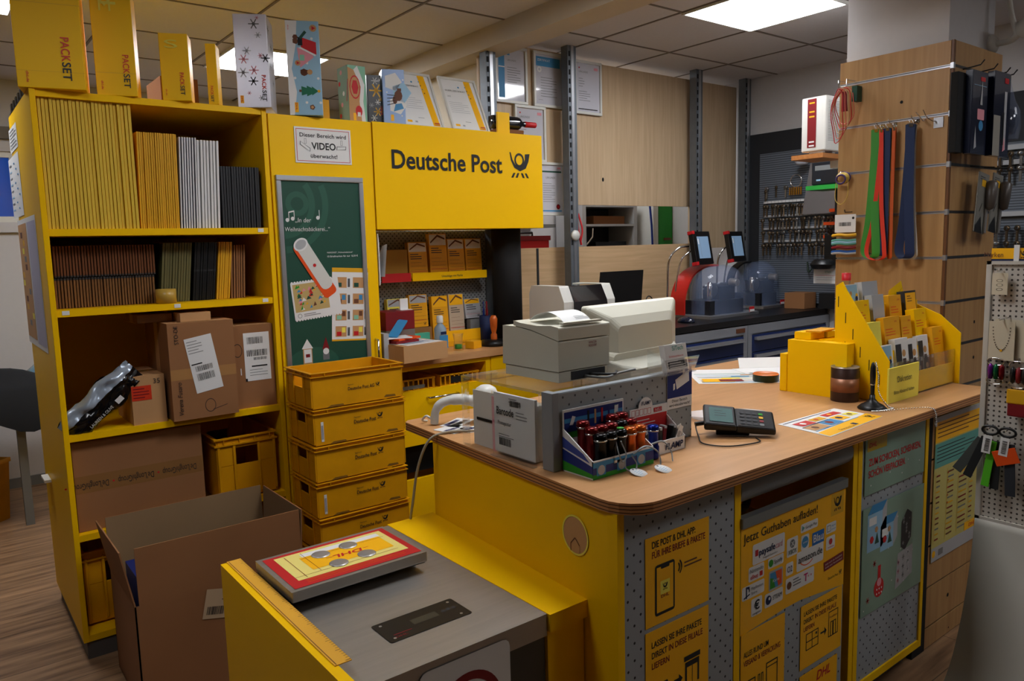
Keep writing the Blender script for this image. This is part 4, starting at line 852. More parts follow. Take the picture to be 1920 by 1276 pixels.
LG_(.118,.590,.188,.650,LGR); g.rect(.124+QX,.596,.182+QX,.644,CYAN,.0022); g.poly([(.150+QX,.644),(.182+QX,.644),(.182+QX,.60),(.165+QX,.596)],ORG,.0026); g.poly([(.124+QX,.596),(.150+QX,.596),(.140+QX,.625),(.124+QX,.63)],GRN,.0025); TX('Karte',.153,.614,.009,WHT,.032,al='c')
LG_(.204,.611,.242,.650); TX('O2',.223,.621,.018,NAVY,.026,al='c')
LG_(.260,.607,.408,.668); TX('amazon.de',.334,.632,.022,BARE,.132,al='c',bold=.6)
for i in range(8): a_=math.radians(215+i*12); b_=math.radians(227+i*12); g.line(.315+QX+.048*math.cos(a_),.660+.042*math.sin(a_),.315+QX+.048*math.cos(b_),.660+.042*math.sin(b_),.003,ORG,.0026)
LG_(.204,.554,.357,.602); g.disc(.222+QX,.578,.012,BRN,.0024); TX('T',.300,.567,.024,mat('magenta_print',(200,20,110),.5),bold=2); g.rect(.322+QX,.576,.328+QX,.582,PINK,.0024); g.rect(.337+QX,.576,.343+QX,.582,PINK,.0024); g.lines(.242+QX,.592,.042,3,.009,.004,GRY,.0024)
LG_(-.010,.600,.096,.640); TX('PlayStation',.032,.622,.009,GRY,.056); TX('Store',.032,.608,.009,GRY,.028); g.poly([(.008+QX,.604),(.013+QX,.604),(.013+QX,.632),(.021+QX,.628),(.021+QX,.618),(.026+QX,.622),(.024+QX,.636),(.008+QX,.638)],NAVY,.0024); g.line(-.002+QX,.606,.026+QX,.613,.004,NAVY,.0024)
LG_(.034,.540,.086,.593); TX('€',.060,.558,.026,BARE,.026,al='c',bold=2); TX('congstar',.060,.545,.007,BARE,.042,al='c')
LG_(.099,.545,.190,.587); g.disc(.117+QX,.566,.014,NAVY,.0024); g.disc(.121+QX,.570,.005,WHT,.0028); TX('STEAM',.138,.560,.013,DGR,.046)
g.at(PF@Matrix.Translation((.430,.565,0))@Matrix.Rotation(.07,4,'Z')); g.rect(0,0,.116,.030,DRED,.0022); g.text('Jetzt auch als Gutschein',.006,.018,.006,WHT,w=.10,z=.0028); g.text('direkt zum Verschenken!',.006,.007,.006,WHT,w=.10,z=.0028)
g.at(PF); g.text('Deutsche Post',.455,.530,.009,BARE,w=.058,z=.002); g.horn(.528,.529,.016,BARE,.002)

g.build('poster_print',t)
def small_poster(x0,z0,x1,z1,label,draw,y=sy+.0,parent=None):
    t=T('poster',label,'poster',(x0,y,z0)); g=MB().at(FRONT(0,0,0)); g.box(0,0,.0002,x1-x0,z1-z0,.0016,YPOS); draw(g,x1-x0,z1-z0); g.build('sheet',t); return t
def dr_app(g,w,h):
    g.text('DIE POST & DHL APP:',.024,h-.030,.0175,BARE,w=.165,bold=1.3,z=.0022); g.text('FÜR IHRE BRIEFE & PAKETE',.024,h-.056,.0175,DRED,w=.205,bold=1.3,z=.0022)
    g.rrect(.034,.022,.108,.155,BARE,.0022,r=.008); g.rect(.040,.030,.102,.148,YPOS,.0026); g.rrect(.055,.142,.087,.15,BARE,.003,r=.003)
    g.rect(.053,.075,.088,.11,YPAL,.003); g.horn(.0705,.085,.018,BARE,.0034); g.text('DHL',.0705,.066,.008,DRED,w=.03,al='c',bold=1,z=.003)
    for r_ in (.012,.02): g.ring(.113,.128,r_,r_+.004,BARE,.0024,10,a0=-50,a1=50)
    g.lines(.145,.135,.07,2,.010,.004,BRN,.0024)
def dr_pak(g,w,h):
    g.text('LASSEN SIE IHRE PAKETE',.022,h-.045,.0165,BARE,w=.195,bold=1.3,z=.0022); g.text('DIREKT',.022,h-.073,.0165,BARE,w=.058,bold=1.3,z=.0022); g.text('IN DIESE FILIALE',.086,h-.073,.0165,DRED,w=.135,bold=1.3,z=.0022); g.text('LIEFERN',.022,h-.101,.0165,DRED,w=.066,bold=1.3,z=.0022)
    q=h-.215; g.rect(.035,q,.088,q+.048,BARE,.0022); g.poly([(.035,q+.05),(.088,q+.05),(.080,q+.068),(.044,q+.068)],BARE,.0022); g.rect(.060,q+.05,.063,q+.068,YPOS,.0026); g.rect(.065,q+.01,.083,q+.03,YPOS,.0026)
    g.rect(.105,q+.044,.125,q+.054,BARE,.0022); g.poly([(.125,q+.034),(.140,q+.049),(.125,q+.064)],BARE,.0022)
    g.rect(.150,q+.02,.157,q+.085,BARE,.0022); g.rect(.2,q+.02,.207,q+.085,BARE,.0022); g.rect(.146,q+.088,.211,q+.102,BARE,.0022); g.rect(.157,q+.07,.2,q+.085,BARE,.0022); g.rect(.178,q+.02,.180,q+.07,BARE,.0022)
def dr_vers(g,w,h):
    g.text('ALLES RUND UM',.012,h-.072,.0165,BARE,w=.12,bold=1.3,z=.0022); g.text('VERSAND & VERPACKUNG',.012,h-.098,.0165,DRED,w=.18,bold=1.3,z=.0022)
    q=h-.20; g.outline(.022,q-.03,.07,q+.055,.004,BARE,.0022); g.lines(.030,q+.042,.032,4,.016,.004,BARE)
    for x in (.082,.098): g.outline(x,q-.02,x+.010,q+.055,.003,BARE,.0022); g.poly([(x,q-.02),(x+.01,q-.02),(x+.005,q-.032)],BARE,.0022)
    g.outline(.122,q-.03,.18,q+.075,.004,BARE,.0022); g.line(.124,q+.06,.18,q+.06,.003,BARE,.0022)
def dr_right(g,w,h):
    g.text('LASSEN SIE IHRE PAKETE',.016,h-.035,.014,BARE,w=.19,bold=1.2,z=.0022); g.text('DIREKT',.016,h-.06,.014,BARE,w=.055,bold=1.2,z=.0022); g.text('IN DIESE FILIALE',.078,h-.06,.014,DRED,w=.125,bold=1.2,z=.0022); g.text('LIEFERN',.016,h-.085,.014,DRED,w=.06,bold=1.2,z=.0022)
    q=.055; g.outline(.03,q,.10,q+.055,.003,BARE,.0022); g.rect(.03,q+.026,.10,q+.029,BARE,.0022); g.rect(.063,q,.066,q+.055,BARE,.0022); g.rect(.083,q+.038,.092,q+.046,BARE,.0024)
    g.line(.112,q+.03,.135,q+.03,.006,BARE,.0022); g.poly([(.135,q+.016),(.148,q+.03),(.135,q+.044)],BARE,.0022); g.outline(.158,q,.215,q+.085,.003,BARE,.0022); g.text('Postfiliale',.187,q+.062,.007,DRED,w=.044,al='c',z=.0022); g.outline(.17,q,.185,q+.05,.003,BARE,.0024); g.outline(.187,q,.203,q+.05,.003,BARE,.0024); g.lines(.03,.018,.14,1,.01,.003,BRN)
small_poster(1.338,.652,1.583,.884,'orange-yellow poster with a smartphone drawing on the grey perforated panel',dr_app,y=sy+.0015)
small_poster(1.337,.36,1.583,.640,'poster with parcel, arrow and shop icons below the smartphone poster',dr_pak,y=sy+.0015)
small_poster(bx0+.002,.20,bx0+.217,.502,'poster with note pad, pencils and envelope under the top-up board',dr_vers,y=sy-.0016)
small_poster(bx0+.303,.282,bx1-.010,.489,'poster with thin parcel and branch icons at the lower right of the board',dr_right,y=sy-.0016)
def dr_low(g,w,h): g.text('DHL',w*.62,h-.045,.03,RED,w=.08,al='c',bold=2,italic=.25,z=.0022); g.lines(w*.4,h-.055,.1,1,.01,.003,RED)
small_poster(bx0+.303,.04,bx1-.03,.262,'poster with a red logo at the very bottom right of the board',dr_low,y=sy-.0016)
# sage posters on the right panel
def sage(x0,z0,x1,z1,label,draw):
    t=T('poster_holder',label,'poster',(x0,sy+.002,z0)); g=MB().at(FRONT(0,0,0)); g.box(0,0,.0002,x1-x0,z1-z0,.003,SAGE); draw(g,x1-x0,z1-z0); g.build('sheet',t)
def dr_s1(g,w,h):
    g.rect(.01,h-.055,.14,h-.01,mat('muted_yellow',(190,160,30),.4),.0036); g.text('DHL',.02,h-.042,.016,RED,w=.05,bold=1.5,italic=.2,z=.0042)
    g.text('ZUM SCHICKEN, SCHENKEN,',.022,h-.105,.024,RED,w=.37,bold=1.5,z=.0038); g.text('SCHÖN VERPACKEN.',.022,h-.145,.024,RED,w=.255,bold=1.5,z=.0038)
    for i in range(9): g.disc(.04+i*.043,.03+(i*37%5)*.02,.003,WHT,.0036,6)
def dr_s2(g,w,h):
    for x,y,a,b_ in ((.03,.22,.10,.13),(.12,.20,.09,.09)):
        g.rect(x,y,x+a,y+b_,LBLU,.0036); g.poly([(x,y+b_),(x+.03,y+b_+.03),(x+a+.03,y+b_+.03),(x+a,y+b_)],CYAN,.0036); g.poly([(x+a,y),(x+a+.03,y+.03),(x+a+.03,y+b_+.03),(x+a,y+b_)],LGR,.0036)
        g.disc(x+.03,y+.04,.014,RED,.004,6); g.disc(x+.06,y+.07,.012,TAN,.004,5); g.poly([(x+.05,y+.02),(x+.08,y+.02),(x+.065,y+.06)],DGRN,.004); g.rect(x+.01,y+b_-.04,x+a*.6,y+b_-.012,WHT,.004)
    g.poly([(.27,.18),(.30,.16),(.345,.20),(.345,.29),(.31,.31),(.27,.27)],DGR,.0036)
    for i in range(8): g.flake(.285+(i%3)*.022,.19+(i*5%8)*.013,.008,LGR,.0042)
    g.poly([(.235,.03),(.36,.06),(.36,.17),(.25,.16)],LGR,.0036)
    for i in range(9): g.flake(.255+(i%3)*.035,.06+(i*4%9)*.011,.011,[PINK,GRY,WHT][i%3],.0042)
    g.disc(.12,.075,.034,RED,.0036); g.rect(.11,.105,.13,.155,RED,.0036); g.disc(.12,.095,.015,PINK,.0042)
    for i in range(6): g.disc(.105+(i%3)*.016,.055+(i//3)*.016,.004,WHT,.0044,5)
    for x,y in ((.085,.17),(.045,.05)): g.flake(x,y,.012,RED,.004)
    for i in range(12): g.disc(.02+(i*71%37)*.01,.02+(i*53%39)*.009,.003,WHT,.0036,6)
sage(2.392,.752,2.815,.955,'upper sage green poster with red headline on the framed perforated panel',dr_s1)
sage(2.388,.330,2.822,.706,'lower sage green poster with pictured gift boxes on the framed perforated panel',dr_s2)
# slatted panel right of the counter and its price poster
def slat_boards(t,O,horizontal,a0,a1,zs,fixed,th,axis):
    pass
t=T('slat_panel','low wooden slatted panel closing the counter on its right','slat panel',(3.2,1.27,0)); O=(3.2,1.27,0)
zs=[.0,.087,.252,.42,.59,.76,.93]
m=MB(O)
for a,b_ in zip(zs,zs[1:]): m.box(2.950,1.252,a+.004,3.60,1.275,b_-.004,SLAT)
m.build('boards',t,bevel=.001)
for z in zs[1:-1]: MB(O).box(2.950,1.258,z-.004,3.60,1.274,z+.004,STEELD).build('rail',t)
MB(O).at(FRONT(3.14,1.252,.17)).disc(0,0,.008,BLKM,z=.001).at(FRONT(3.16,1.252,.01)).disc(0,.015,.004,BLKM,z=.001).build('screw_holes',t)
t=T('price_poster','large pale yellow price table poster on the slatted panel','poster',(2.965,1.25,.352)); g=MB().at(FRONT(0,0,0)); w,h=.43,.57
g.box(0,0,.0004,w,h,.0022,mat('pale_table_paper',(196,186,110),.45)); g.rect(0,h-.10,w,h-.01,YPOS,.003); g.rect(0,h-.02,w,h,LGR,.0032); g.rect(0,h-.20,w,h-.105,TEAL,.003); g.lines(.015,h-.03,.38,4,.016,.004,BRN,.0036); g.lines(.015,h-.12,.34,5,.014,.003,DGR,.0036); g.rect(0,0,w,.055,LGR,.003); g.rect(.29,.055,w-.02,.09,YPOS,.0034); g.text('DHL',.33,.064,.015,RED,w=.06,bold=1,italic=.2,z=.004)
for c in range(4):
    g.rect(.012+c*.10,.07,.014+c*.10,h-.215,GOLD,.0034)
    for i in range(13): g.rect(.02+c*.10,h-.235-i*.021,.02+c*.10+(.03+.04*((i*3+c)%3)/2),h-.229-i*.021,[DRED,BRN,GRY,GOLD][(i+c)%4],.0036)
for i in range(5): g.disc(.12,h-.235-i*.03,.004,RED,.004,6)
g.disc(.02,.03,.014,YPOS,.0034); g.rect(.06,.015,.1,.04,GRY,.0034); g.build('sheet',t)

# ------------------------------------------------------------------ parcel station at the left
t=T('parcel_station','brushed steel parcel weighing station with yellow side panel and ledge','parcel station',(1.0,1.7,0)); O=(1.0,1.7,0)
MB(O).prism([(.612,1.342),(1.122,1.342),(1.122,2.13),(1.06,2.13),(1.06,1.80),(.612,1.80)],.665,.72,STEEL).build('steel_top',t,bevel=.002)
MB(O).box(.614,1.352,.0,1.120,1.362,.664,STEELD).box(.614,1.362,0,.62,2.10,.664,STEELD).box(1.11,1.362,0,1.12,2.10,.664,STEELD).box(.62,2.09,0,1.11,2.10,.62,STEELD).box(.62,1.362,.45,1.11,2.09,.46,BLKM).build('cabinet_body',t)
MB(O).prism([(1.124,1.333),(1.252,1.333),(1.296,2.14),(1.124,2.14)],.675,.72,YEL).build('ledge',t,bevel=.0015)
MB(O).box(1.1245,1.345,.0,1.244,1.365,.674,YEL).build('ledge_front',t,bevel=.001)
MB(O).box(.586,1.30,0,.611,2.10,.752,YEL).build('side_panel',t,bevel=.0015)
RUL=mat('ruler_yellow',(232,176,60),.45)
g=MB(O).box(.603,1.405,.7525,.641,2.10,.7545,RUL).at(frame((.641,1.405,.7545),(0,1,0),(-1,0,0)))
for i in range(69): g.rect(.004+i*.01,.0,.0052+i*.01,.012 if i%5==0 else .007,DGR)
g.rect(0,.0,.0,.0,DGR); g.rect(.002,.033,.69,.0345,BRN); g.build('ruler',t)
g=MB(O).at(frame((.765,1.464,.7203),(1,0,0),(0,1,0))); g.rrect(0,0,.224,.10,BLK,.001,r=.006); g.rect(.085,.04,.155,.066,mat('lcd',(60,62,58),.3),.0014)
for i in range(3): g.rect(.168+i*.015,.048,.178+i*.015,.060,DGR,.0014)
for x,y in ((.018,.085),(.206,.085),(.018,.014),(.2,.014)): g.disc(x,y,.004,ALU,.0016,8)
g.text('DHL',.022,.012,.008,DRED,w=.03,bold=1,z=.0016); g.rect(.022,.026,.07,.029,DRED,.0016); g.build('control_panel',t)
t=T('parcel_scale','steel parcel scale with red bordered yellow measuring sheet and four holes','scale',(.84,1.87,.5)); O=(.84,1.87,.5)
MB(O).box(.649,1.745,.748,1.035,2.0,.776,STEEL).box(.649,1.80,.462,1.03,1.99,.75,STEELD).build('platform',t,bevel=.003)
g=MB(O).at(frame((.655,1.753,.7762),(1,0,0),(0,1,0))); w,h=.374,.24
g.rect(.008,.005,w-.004,h-.006,RED,.0006); g.rect(.034,.045,w-.022,h-.02,mat('cream_print',(236,220,130),.5),.001); g.rect(.09,.085,w-.045,h-.06,YPOS,.0014); g.rect(.10,h-.06,w-.04,h-.035,WHT,.0014)
g.lines(.05,.04,.28,3,.008,.003,ORG,.001)
for x0,y0,x1,y1 in ((.06,.05,.06,h-.03),(.034,.065,.33,.065),(.09,h-.07,.34,h-.07),(.105,.07,.105,h-.03)): g.line(x0,y0,x1,y1,.0012,DRED,.0018)
g.at(frame((.655,1.753,.7762),(1,0,0),(0,1,0))@Matrix.Translation((.252,.135,0))@Matrix.Rotation(PI,4,'Z')); g.text('DHL',0,0,.020,RED,w=.085,bold=2,italic=.3,z=.002); g.rect(-.02,.004,-.004,.006,RED,.002); g.rect(.088,.004,.105,.006,RED,.002)
g.build('sheet_print',t)
for x,y in ((.146,.165),(.232,.175),(.160,.08),(.246,.088)):
    MB(O).lathe([(.0255,0),(.0245,.0012),(.018,.0030),(.009,.0042),(0,.0046)],mat('dimple_steel',(170,166,162),.35,.5),(.655+x,1.753+y,.7782),n=24,caps=False).build('round_hole',t)
t=T('prohibition_sign','white sticker with a dark red ring on the front of the parcel station','sign',(.78,1.351,.45)); g=MB().at(FRONT(0,0,0)); g.rrect(0,0,.243,.255,WHT,.001,r=.02); g.ring(.125,.125,.070,.090,DRED,.002,40); g.line(.06,.18,.17,.07,.016,DRED,.002); g.build('sticker',t)
t.location=(.762,1.3405,.447); 
# ------------------------------------------------------------------ things on the counter
# acrylic riser
t=T('acrylic_riser','clear acrylic riser carrying the receipt printer','riser',(1.45,1.72,KZ)); O=(1.45,1.72,KZ)
MB(O).box(1.290,1.545,1.205,1.76,1.93,1.213,GLASS).build('top_plate',t); MB(O).box(1.290,1.900,KZ+.0005,1.298,1.93,1.205,GLASS).box(1.752,1.545,KZ+.0005,1.76,1.93,1.205,GLASS).box(1.290,1.545,KZ+.0005,1.298,1.56,1.205,GLASS).build('leg',t)
# receipt printer
t=T('receipt_printer','cream coloured receipt printer with a curl of paper on top','printer',(1.40,1.60,1.2135))
W_,D_=.20,.255
def side(pts,x0,x1,m,M,sd=None):   # extrude a y-z outline along x
    n=len(pts); vs=[(x0,a,b_) for a,b_ in pts]+[(x1,a,b_) for a,b_ in pts]
    m.add(vs,[tuple(range(n)),tuple(range(2*n-1,n-1,-1))],M); m.add(vs,[(i,n+i,n+(i+1)%n,(i+1)%n) for i in range(n)],M); return m
m=MB(); side([(0,.032),(0,.118),(.05,.128),(.12,.142),(.20,.150),(D_,.150),(D_+.004,.032)],0,W_,m,CREAM); m.build('housing',t,bevel=.004)
m=MB(); side([(-.003,.120),(-.003,.158),(.03,.162),(.09,.158),(.17,.162),(.20,.168),(.20,.153),(.12,.145),(.05,.131)],-.001,W_+.001,m,CREAM); m.build('lid',t,bevel=.004)
m=MB(); m.box(.004,.004,0,W_-.004,D_-.004,.030,CREAM); m.box(.05,.0025,.003,.185,.0045,.028,DGR); m.build('base',t,bevel=.002)
MB().box(.0,.0,.0305,W_,.0,.0305,DGR).box(.02,-.001,.164,.17,.018,.170,CREAM).build('tear_bar',t,bevel=.001)
g=MB().at(FRONT(0,0,0)); g.text('WINCOR',.115,.103,.0065,DRED,w=.032,bold=1); g.text('NIXDORF',.115,.094,.0065,DRED,w=.032,bold=1); g.build('lettering',t)
m=MB(); m.ribbon(bez([(.09,.012,.166),(.09,.045,.186),(.09,.09,.195),(.09,.14,.184),(.09,.17,.168)],5),.105,.0006,WHT)
m.at(FRONT(.05,.02,.178)); m.build('receipt',t)
g=MB().at(frame((.05,.02,.1715),(1,0,0),(0,.82,.57))); g.lines(.04,.018,.055,3,.006,.0015,GRY); g.build('receipt_print',t)
MB().tube(bez([(.10,-.0,.01),(.14,-.045,.006),(.22,-.02,.006),(.30,-.01,.006)],6),.004,GRY,6).tube(bez([(.12,0,.014),(.18,-.035,.01),(.24,.01,.006)],6),.004,DGR,6).build('cable',t)
# monitor seen from behind
t=T('monitor','cream desktop monitor seen from behind, beside the receipt printer','monitor',(1.95,1.83,KZ),rz=.09)
def loft(m,secs,M,capf=True):
    n=len(secs[0]); vs=[p for s_ in secs for p in s_]; fs=[(i*n+k,i*n+(k+1)%n,(i+1)*n+(k+1)%n,(i+1)*n+k) for i in range(len(secs)-1) for k in range(n)]
    m.add(vs,fs,M); m.add(secs[0],[tuple(range(n-1,-1,-1))],M); m.add(secs[-1],[tuple(range(n))],M); return m
def rr(w,z0,z1,y,r=.015,cx=0,shr=0):
    p=[]
    for x,z,a in ((w/2-r,z0+r,-90),(w/2-r,z1-r,0),(-w/2+r,z1-r,90),(-w/2+r,z0+r,180)):
        wx=1 if z>z0+r+.001 else 1-shr
        for k in range(4): q=math.radians(a+k*30); p.append((cx+(x+r*math.cos(q))*wx,y,z+r*math.sin(q)))
    return p
m=MB(); loft(m,[rr(.30,.235,.33,-.055,.02),rr(.36,.20,.36,-.040,.02),rr(.485,.12,.395,-.004,.012),rr(.49,.095,.40,.004,.010),rr(.49,.095,.40,.022,.010)],CREAM); m.build('back_shell',t)
m=MB(); loft(m,[rr(.25,.022,.195,-.13,.01,-.055,.0),rr(.27,.022,.215,-.07,.01,-.055),rr(.29,.022,.23,-.02,.01,-.055)],CREAMG); m.build('rear_cover',t,bevel=.003)
m=MB(); loft(m,[rr(.36,.022,.24,-.058,.02,.0),rr(.43,.022,.26,-.015,.02,.0)],CREAM); m.build('neck',t)
MB().box(-.16,-.10,0,.19,.12,.022,CREAM).build('foot',t,bevel=.006)
MB().box(-.225,.0222,.115,.225,.024,.385,mat('screen_black',(8,10,14),.1)).build('screen',t)
# perforated privacy screen
t=T('privacy_screen','low grey perforated metal screen standing along the counter','screen',(1.57,1.52,KZ)); O=(1.57,1.52,KZ)
MB(O).box(1.312,1.503,KZ+.0005,1.858,1.505,1.209,PEGS).box(1.312,1.505,1.180,1.858,1.53,1.211,GREYSC).build('panel',t); MB(O).box(1.288,1.500,KZ+.0005,1.312,1.545,1.213,GREYSC).build('edge_profile',t,bevel=.002)
t=T('camera_notice','blue and white notice with a white camera pictogram on the grey screen','sign',(1.742,1.501,1.10)); g=MB().at(FRONT(0,0,0)); g.box(0,0,.0002,.113,.124,.0016,WHT); g.rect(0,.034,.113,.124,BLUE,.002); g.poly([(.042,.058),(.10,.078),(.098,.112),(.035,.088)],WHT,.0026); g.rect(.070,.10,.078,.124,WHT,.0026); g.poly([(.026,.056),(.034,.060),(.034,.078),(.026,.076)],WHT,.0026); g.text('Dieser Bereich',.056,.020,.009,DGR,w=.07,al='c',z=.002); g.text('wird videoüberwacht!',.056,.007,.009,DGR,w=.095,al='c',z=.002); g.build('sheet',t)
t=T('business_card_holder','clear acrylic holder with business cards on top of the grey screen','card holder',(1.755,1.49,1.2135)); 
MB().box(-.075,-.028,0,.075,.03,.003,GLASS).add([(-.078,-.038,.05),(.078,-.038,.05),(.07,-.024,.003),(-.07,-.024,.003)],[(0,1,2,3)],GLASS).add([(-.078,-.038,.05),(-.07,-.024,.003),(-.07,.03,.003),(-.074,.03,.075)],[(0,1,2,3)],GLASS).add([(.078,-.038,.05),(.07,-.024,.003),(.07,.03,.003),(.074,.03,.075)],[(3,2,1,0)],GLASS).box(-.074,.03,0,.074,.033,.075,GLASS).build('tray',t)
for k in range(1):
    o=T('business_cards','white business cards with green lettering in the clear holder','cards',(1.765,1.488,1.218),rot=(-.18,0,0)); g=MB().box(-.043,-.008,0,.055,.012,.08,WHT).at(FRONT(-.043,-.008,0)); g.text('SiTech',.03,.062,.013,TEAL,w=.05,bold=1); g.text('Schlüsseldienst',.012,.042,.006,RED,w=.065); g.rect(.006,.008,.092,.03,DGR); g.lines(.012,.026,.07,3,.007,.0025,WHT,.0013); g.build('stack',o,bevel=.001)
# paper holder "Barco"
t=T('paper_holder','clear acrylic stand with printed white sheets beside the grey screen','paper holder',(1.30,1.68,KZ+.0006),rz=.0)
MB((1.30,1.68,KZ)).box(1.283,1.565,KZ,1.285,1.765,1.187,GLASS).box(1.270,1.565,KZ,1.285,1.765,KZ+.003,GLASS).build('shell',t)
g=MB((1.30,1.68,KZ)).box(1.2865,1.572,KZ+.012,1.296,1.757,1.185,WHT).at(LEFT(1.2865,1.757,KZ+.012)); 
g.text('Barcode',.014,.112,.022,DGR,w=.08,bold=1.5); g.text('Postagentur',.02,.083,.011,DGR,w=.062,bold=.6); g.lines(.07,.163,.05,2,.009,.002,GRY); g.lines(.102,.128,.05,3,.009,.002,GRY); g.bars(.075,.141,.050,.017,BARE,12); g.lines(.02,.055,.07,2,.007,.002,GRY); g.bars(.022,.022,.055,.022,BARE,14); g.build('sheets',t)
tag(MB((1.33,1.7,KZ)).box(1.3005,1.60,KZ+.0006,1.36,1.77,1.16,WPL).build('letter_tray',bevel=.004),'white letter tray behind the printed sheets and the grey screen','tray')
t=T('clip_board_stand','pale upright divider with a pink sheet left of the printed paper holder','divider',(1.36,1.83,KZ+.0006)); MB((1.36,1.83,KZ)).box(1.312,1.785,KZ,1.316,1.90,1.17,WPL).build('panel',t); MB((1.36,1.83,KZ)).box(1.305,1.775,KZ,1.309,1.792,1.165,PINK).build('pink_sheet',t); MB((1.36,1.83,KZ)).box(1.3095,1.80,1.08,1.3115,1.88,1.088,BLK).build('clip',t)
# barcode scanner
t=T('barcode_scanner','white handheld barcode scanner resting in its stand','scanner',(1.47,2.13,KZ+.0006),rz=-.55)
m=MB(); m.tube(bez([(-.135,0,.004),(-.128,0,.05),(-.10,0,.078),(-.05,0,.085),(0,0,.078),(.03,0,.072)],6),[.014]*8+[.016]*8+[.019]*8+[.022]*6+[.022],WPL,14); m.lathe([(0,-.04),(.03,-.036),(.042,-.01),(.044,.012),(.034,.035),(.018,.045),(0,.046)],WPL,(.045,0,.085),n=24); m.build('head_and_handle',t)
MB().lathe([(0,0),(.045,0),(.045,.006),(.02,.012),(.014,.045),(.02,.06)],WPL,(.045,0,0),n=24).build('stand',t); MB().tube(bez([(-.135,0,.012),(-.16,.01,.03),(-.175,.03,.012),(-.16,.05,.004)],6),.004,WPL,8).build('cable',t)
tag(MB((1.3,2.1,KZ)).tube(bez([(1.50,1.98,KZ+.006),(1.40,2.02,KZ+.005),(1.32,2.06,KZ+.006),(1.262,2.085,.985),(1.225,2.10,.90),(1.205,2.11,.78),(1.20,2.12,.726)],8),.0045,mat('cable_grey',(160,150,130),.5),8).build('scanner_cable'),'grey cable hanging over the counter edge down to the yellow ledge','cable')
for x,y,w_,d_,r_,lb in ((1.37,2.10,.10,.10,.2,'small white barcode sheet nearest the counter edge'),(1.43,2.17,.13,.07,.5,'white barcode sheet under the scanner handle'),(1.43,2.05,.10,.08,-.2,'glossy label sheet under the hanging cable')):
    m=MB((x,y,KZ+.0006)); m.box(x-w_/2,y-d_/2,KZ+.0006,x+w_/2,y+d_/2,KZ+.0016,WHT).at(UP(x-w_/2,y-d_/2,KZ+.0016)); m.bars(.01,.012,w_-.03,.02,BARE,14); m.bars(.01,.042,w_-.04,.018,BLUE,10); tag(m.build('barcode_sheet',rz=r_),lb,'paper')
# torch display
t=T('counter_display','blue and green cardboard counter display filled with pocket torches','display box',(1.43,1.42,KZ+.0006),rz=.0); O=(1.43,1.42,KZ)
DB=mat('display_blue_gradient',(30,60,150),.4,var=.6,scale=8); 
y0,y1,x0,x1=1.381,1.496,1.318,1.547
m=MB(O); m.box(x0,y0,KZ,x1,y1,KZ+.004,WHT).box(x0,y1-.003,KZ,x1,y1,KZ+.165,WHT).box(x0,y0,KZ+.004,x1,y0+.003,KZ+.048,WHT)
for x in (x0,x1-.003):
    n=6; pts=[(y0,KZ+.004),(y1-.003,KZ+.004),(y1-.003,KZ+.115),(y0,KZ+.048)]; vs=[(x,a,b_) for a,b_ in pts]+[(x+.003,a,b_) for a,b_ in pts]; m.add(vs,[(3,2,1,0),(4,5,6,7),(0,1,5,4),(1,2,6,5),(2,3,7,6),(3,0,4,7)],WHT)
m.build('tray',t)
g=MB(O).at(FRONT(x0,y0,KZ)); w=x1-x0
g.rect(.0,.0,w,.012,GRN); g.rect(0,.012,w,.044,BLUE); g.poly([(0,.03),(w,.038),(w,.044),(0,.044)],CYAN,.001)
for i in range(3): g.rect(.012+i*.075,.008,.045+i*.075,.04,CYAN,.0014); g.disc(.029+i*.075,.022,.013,LGR,.0018)
g.rect(.075,.03,.12,.037,WHT,.0014)
g.at(FRONT(x0,y1-.003,KZ)); g.rect(.004,.103,w-.004,.158,BLUE); g.rect(.004,.128,w-.004,.140,CYAN,.001); g.rect(0,.158,w,.165,WHT); g.rect(.004,.086,w-.004,.103,GRN); g.rect(.004,.080,w-.004,.086,WHT)
for i,c in enumerate((BARE,TAN,RED,BLUE,MINT)): g.rect(.088+i*.026,.112,.095+i*.026,.152,c,.0016)
g.poly([(.022,.122),(.034,.12),(.044,.142),(.032,.146)],WHT,.0018); g.poly([(.19,.13),(.205,.133),(.207,.152),(.192,.15)],WHT,.0022)
g.at(LEFT(x0,y1,KZ)); d_=y1-y0
g.poly([(0,.004),(d_,.004),(d_,.014),(0,.03)],GRN); g.poly([(0,.03),(d_,.014),(d_,.034),(0,.062)],mat('deep_blue_print',(24,50,130),.4),.0007); g.poly([(0,.066),(d_-.01,.042),(d_-.035,.062),(0,.095)],mat('violet_blue_print',(60,80,160),.4),.0007)
g.build('artwork',t)
def torch(M,name='pocket_torch'):
    t=T(name,'x','torch'); m=MB().lathe([(0,0),(.0155,0),(.0165,.004),(.0165,.034),(.014,.038),(.014,.072),(.0165,.076),(.0165,.086),(.015,.094),(.009,.096),(0,.096)],M,n=20); m.build('body',t); MB().lathe([(.0168,.078),(.0172,.078),(.0172,.082),(.0168,.082)],CHR,n=20,caps=False).build('ring',t); return t
def mt(n,c): return mat('torch_'+n,c,.25,.6)
TC={'black':torch(mt('black',(14,14,16))),'maroon':torch(mt('maroon',(110,14,10))),'copper':torch(mt('copper',(196,96,30))),'blue':torch(mt('blue',(20,44,140)))}
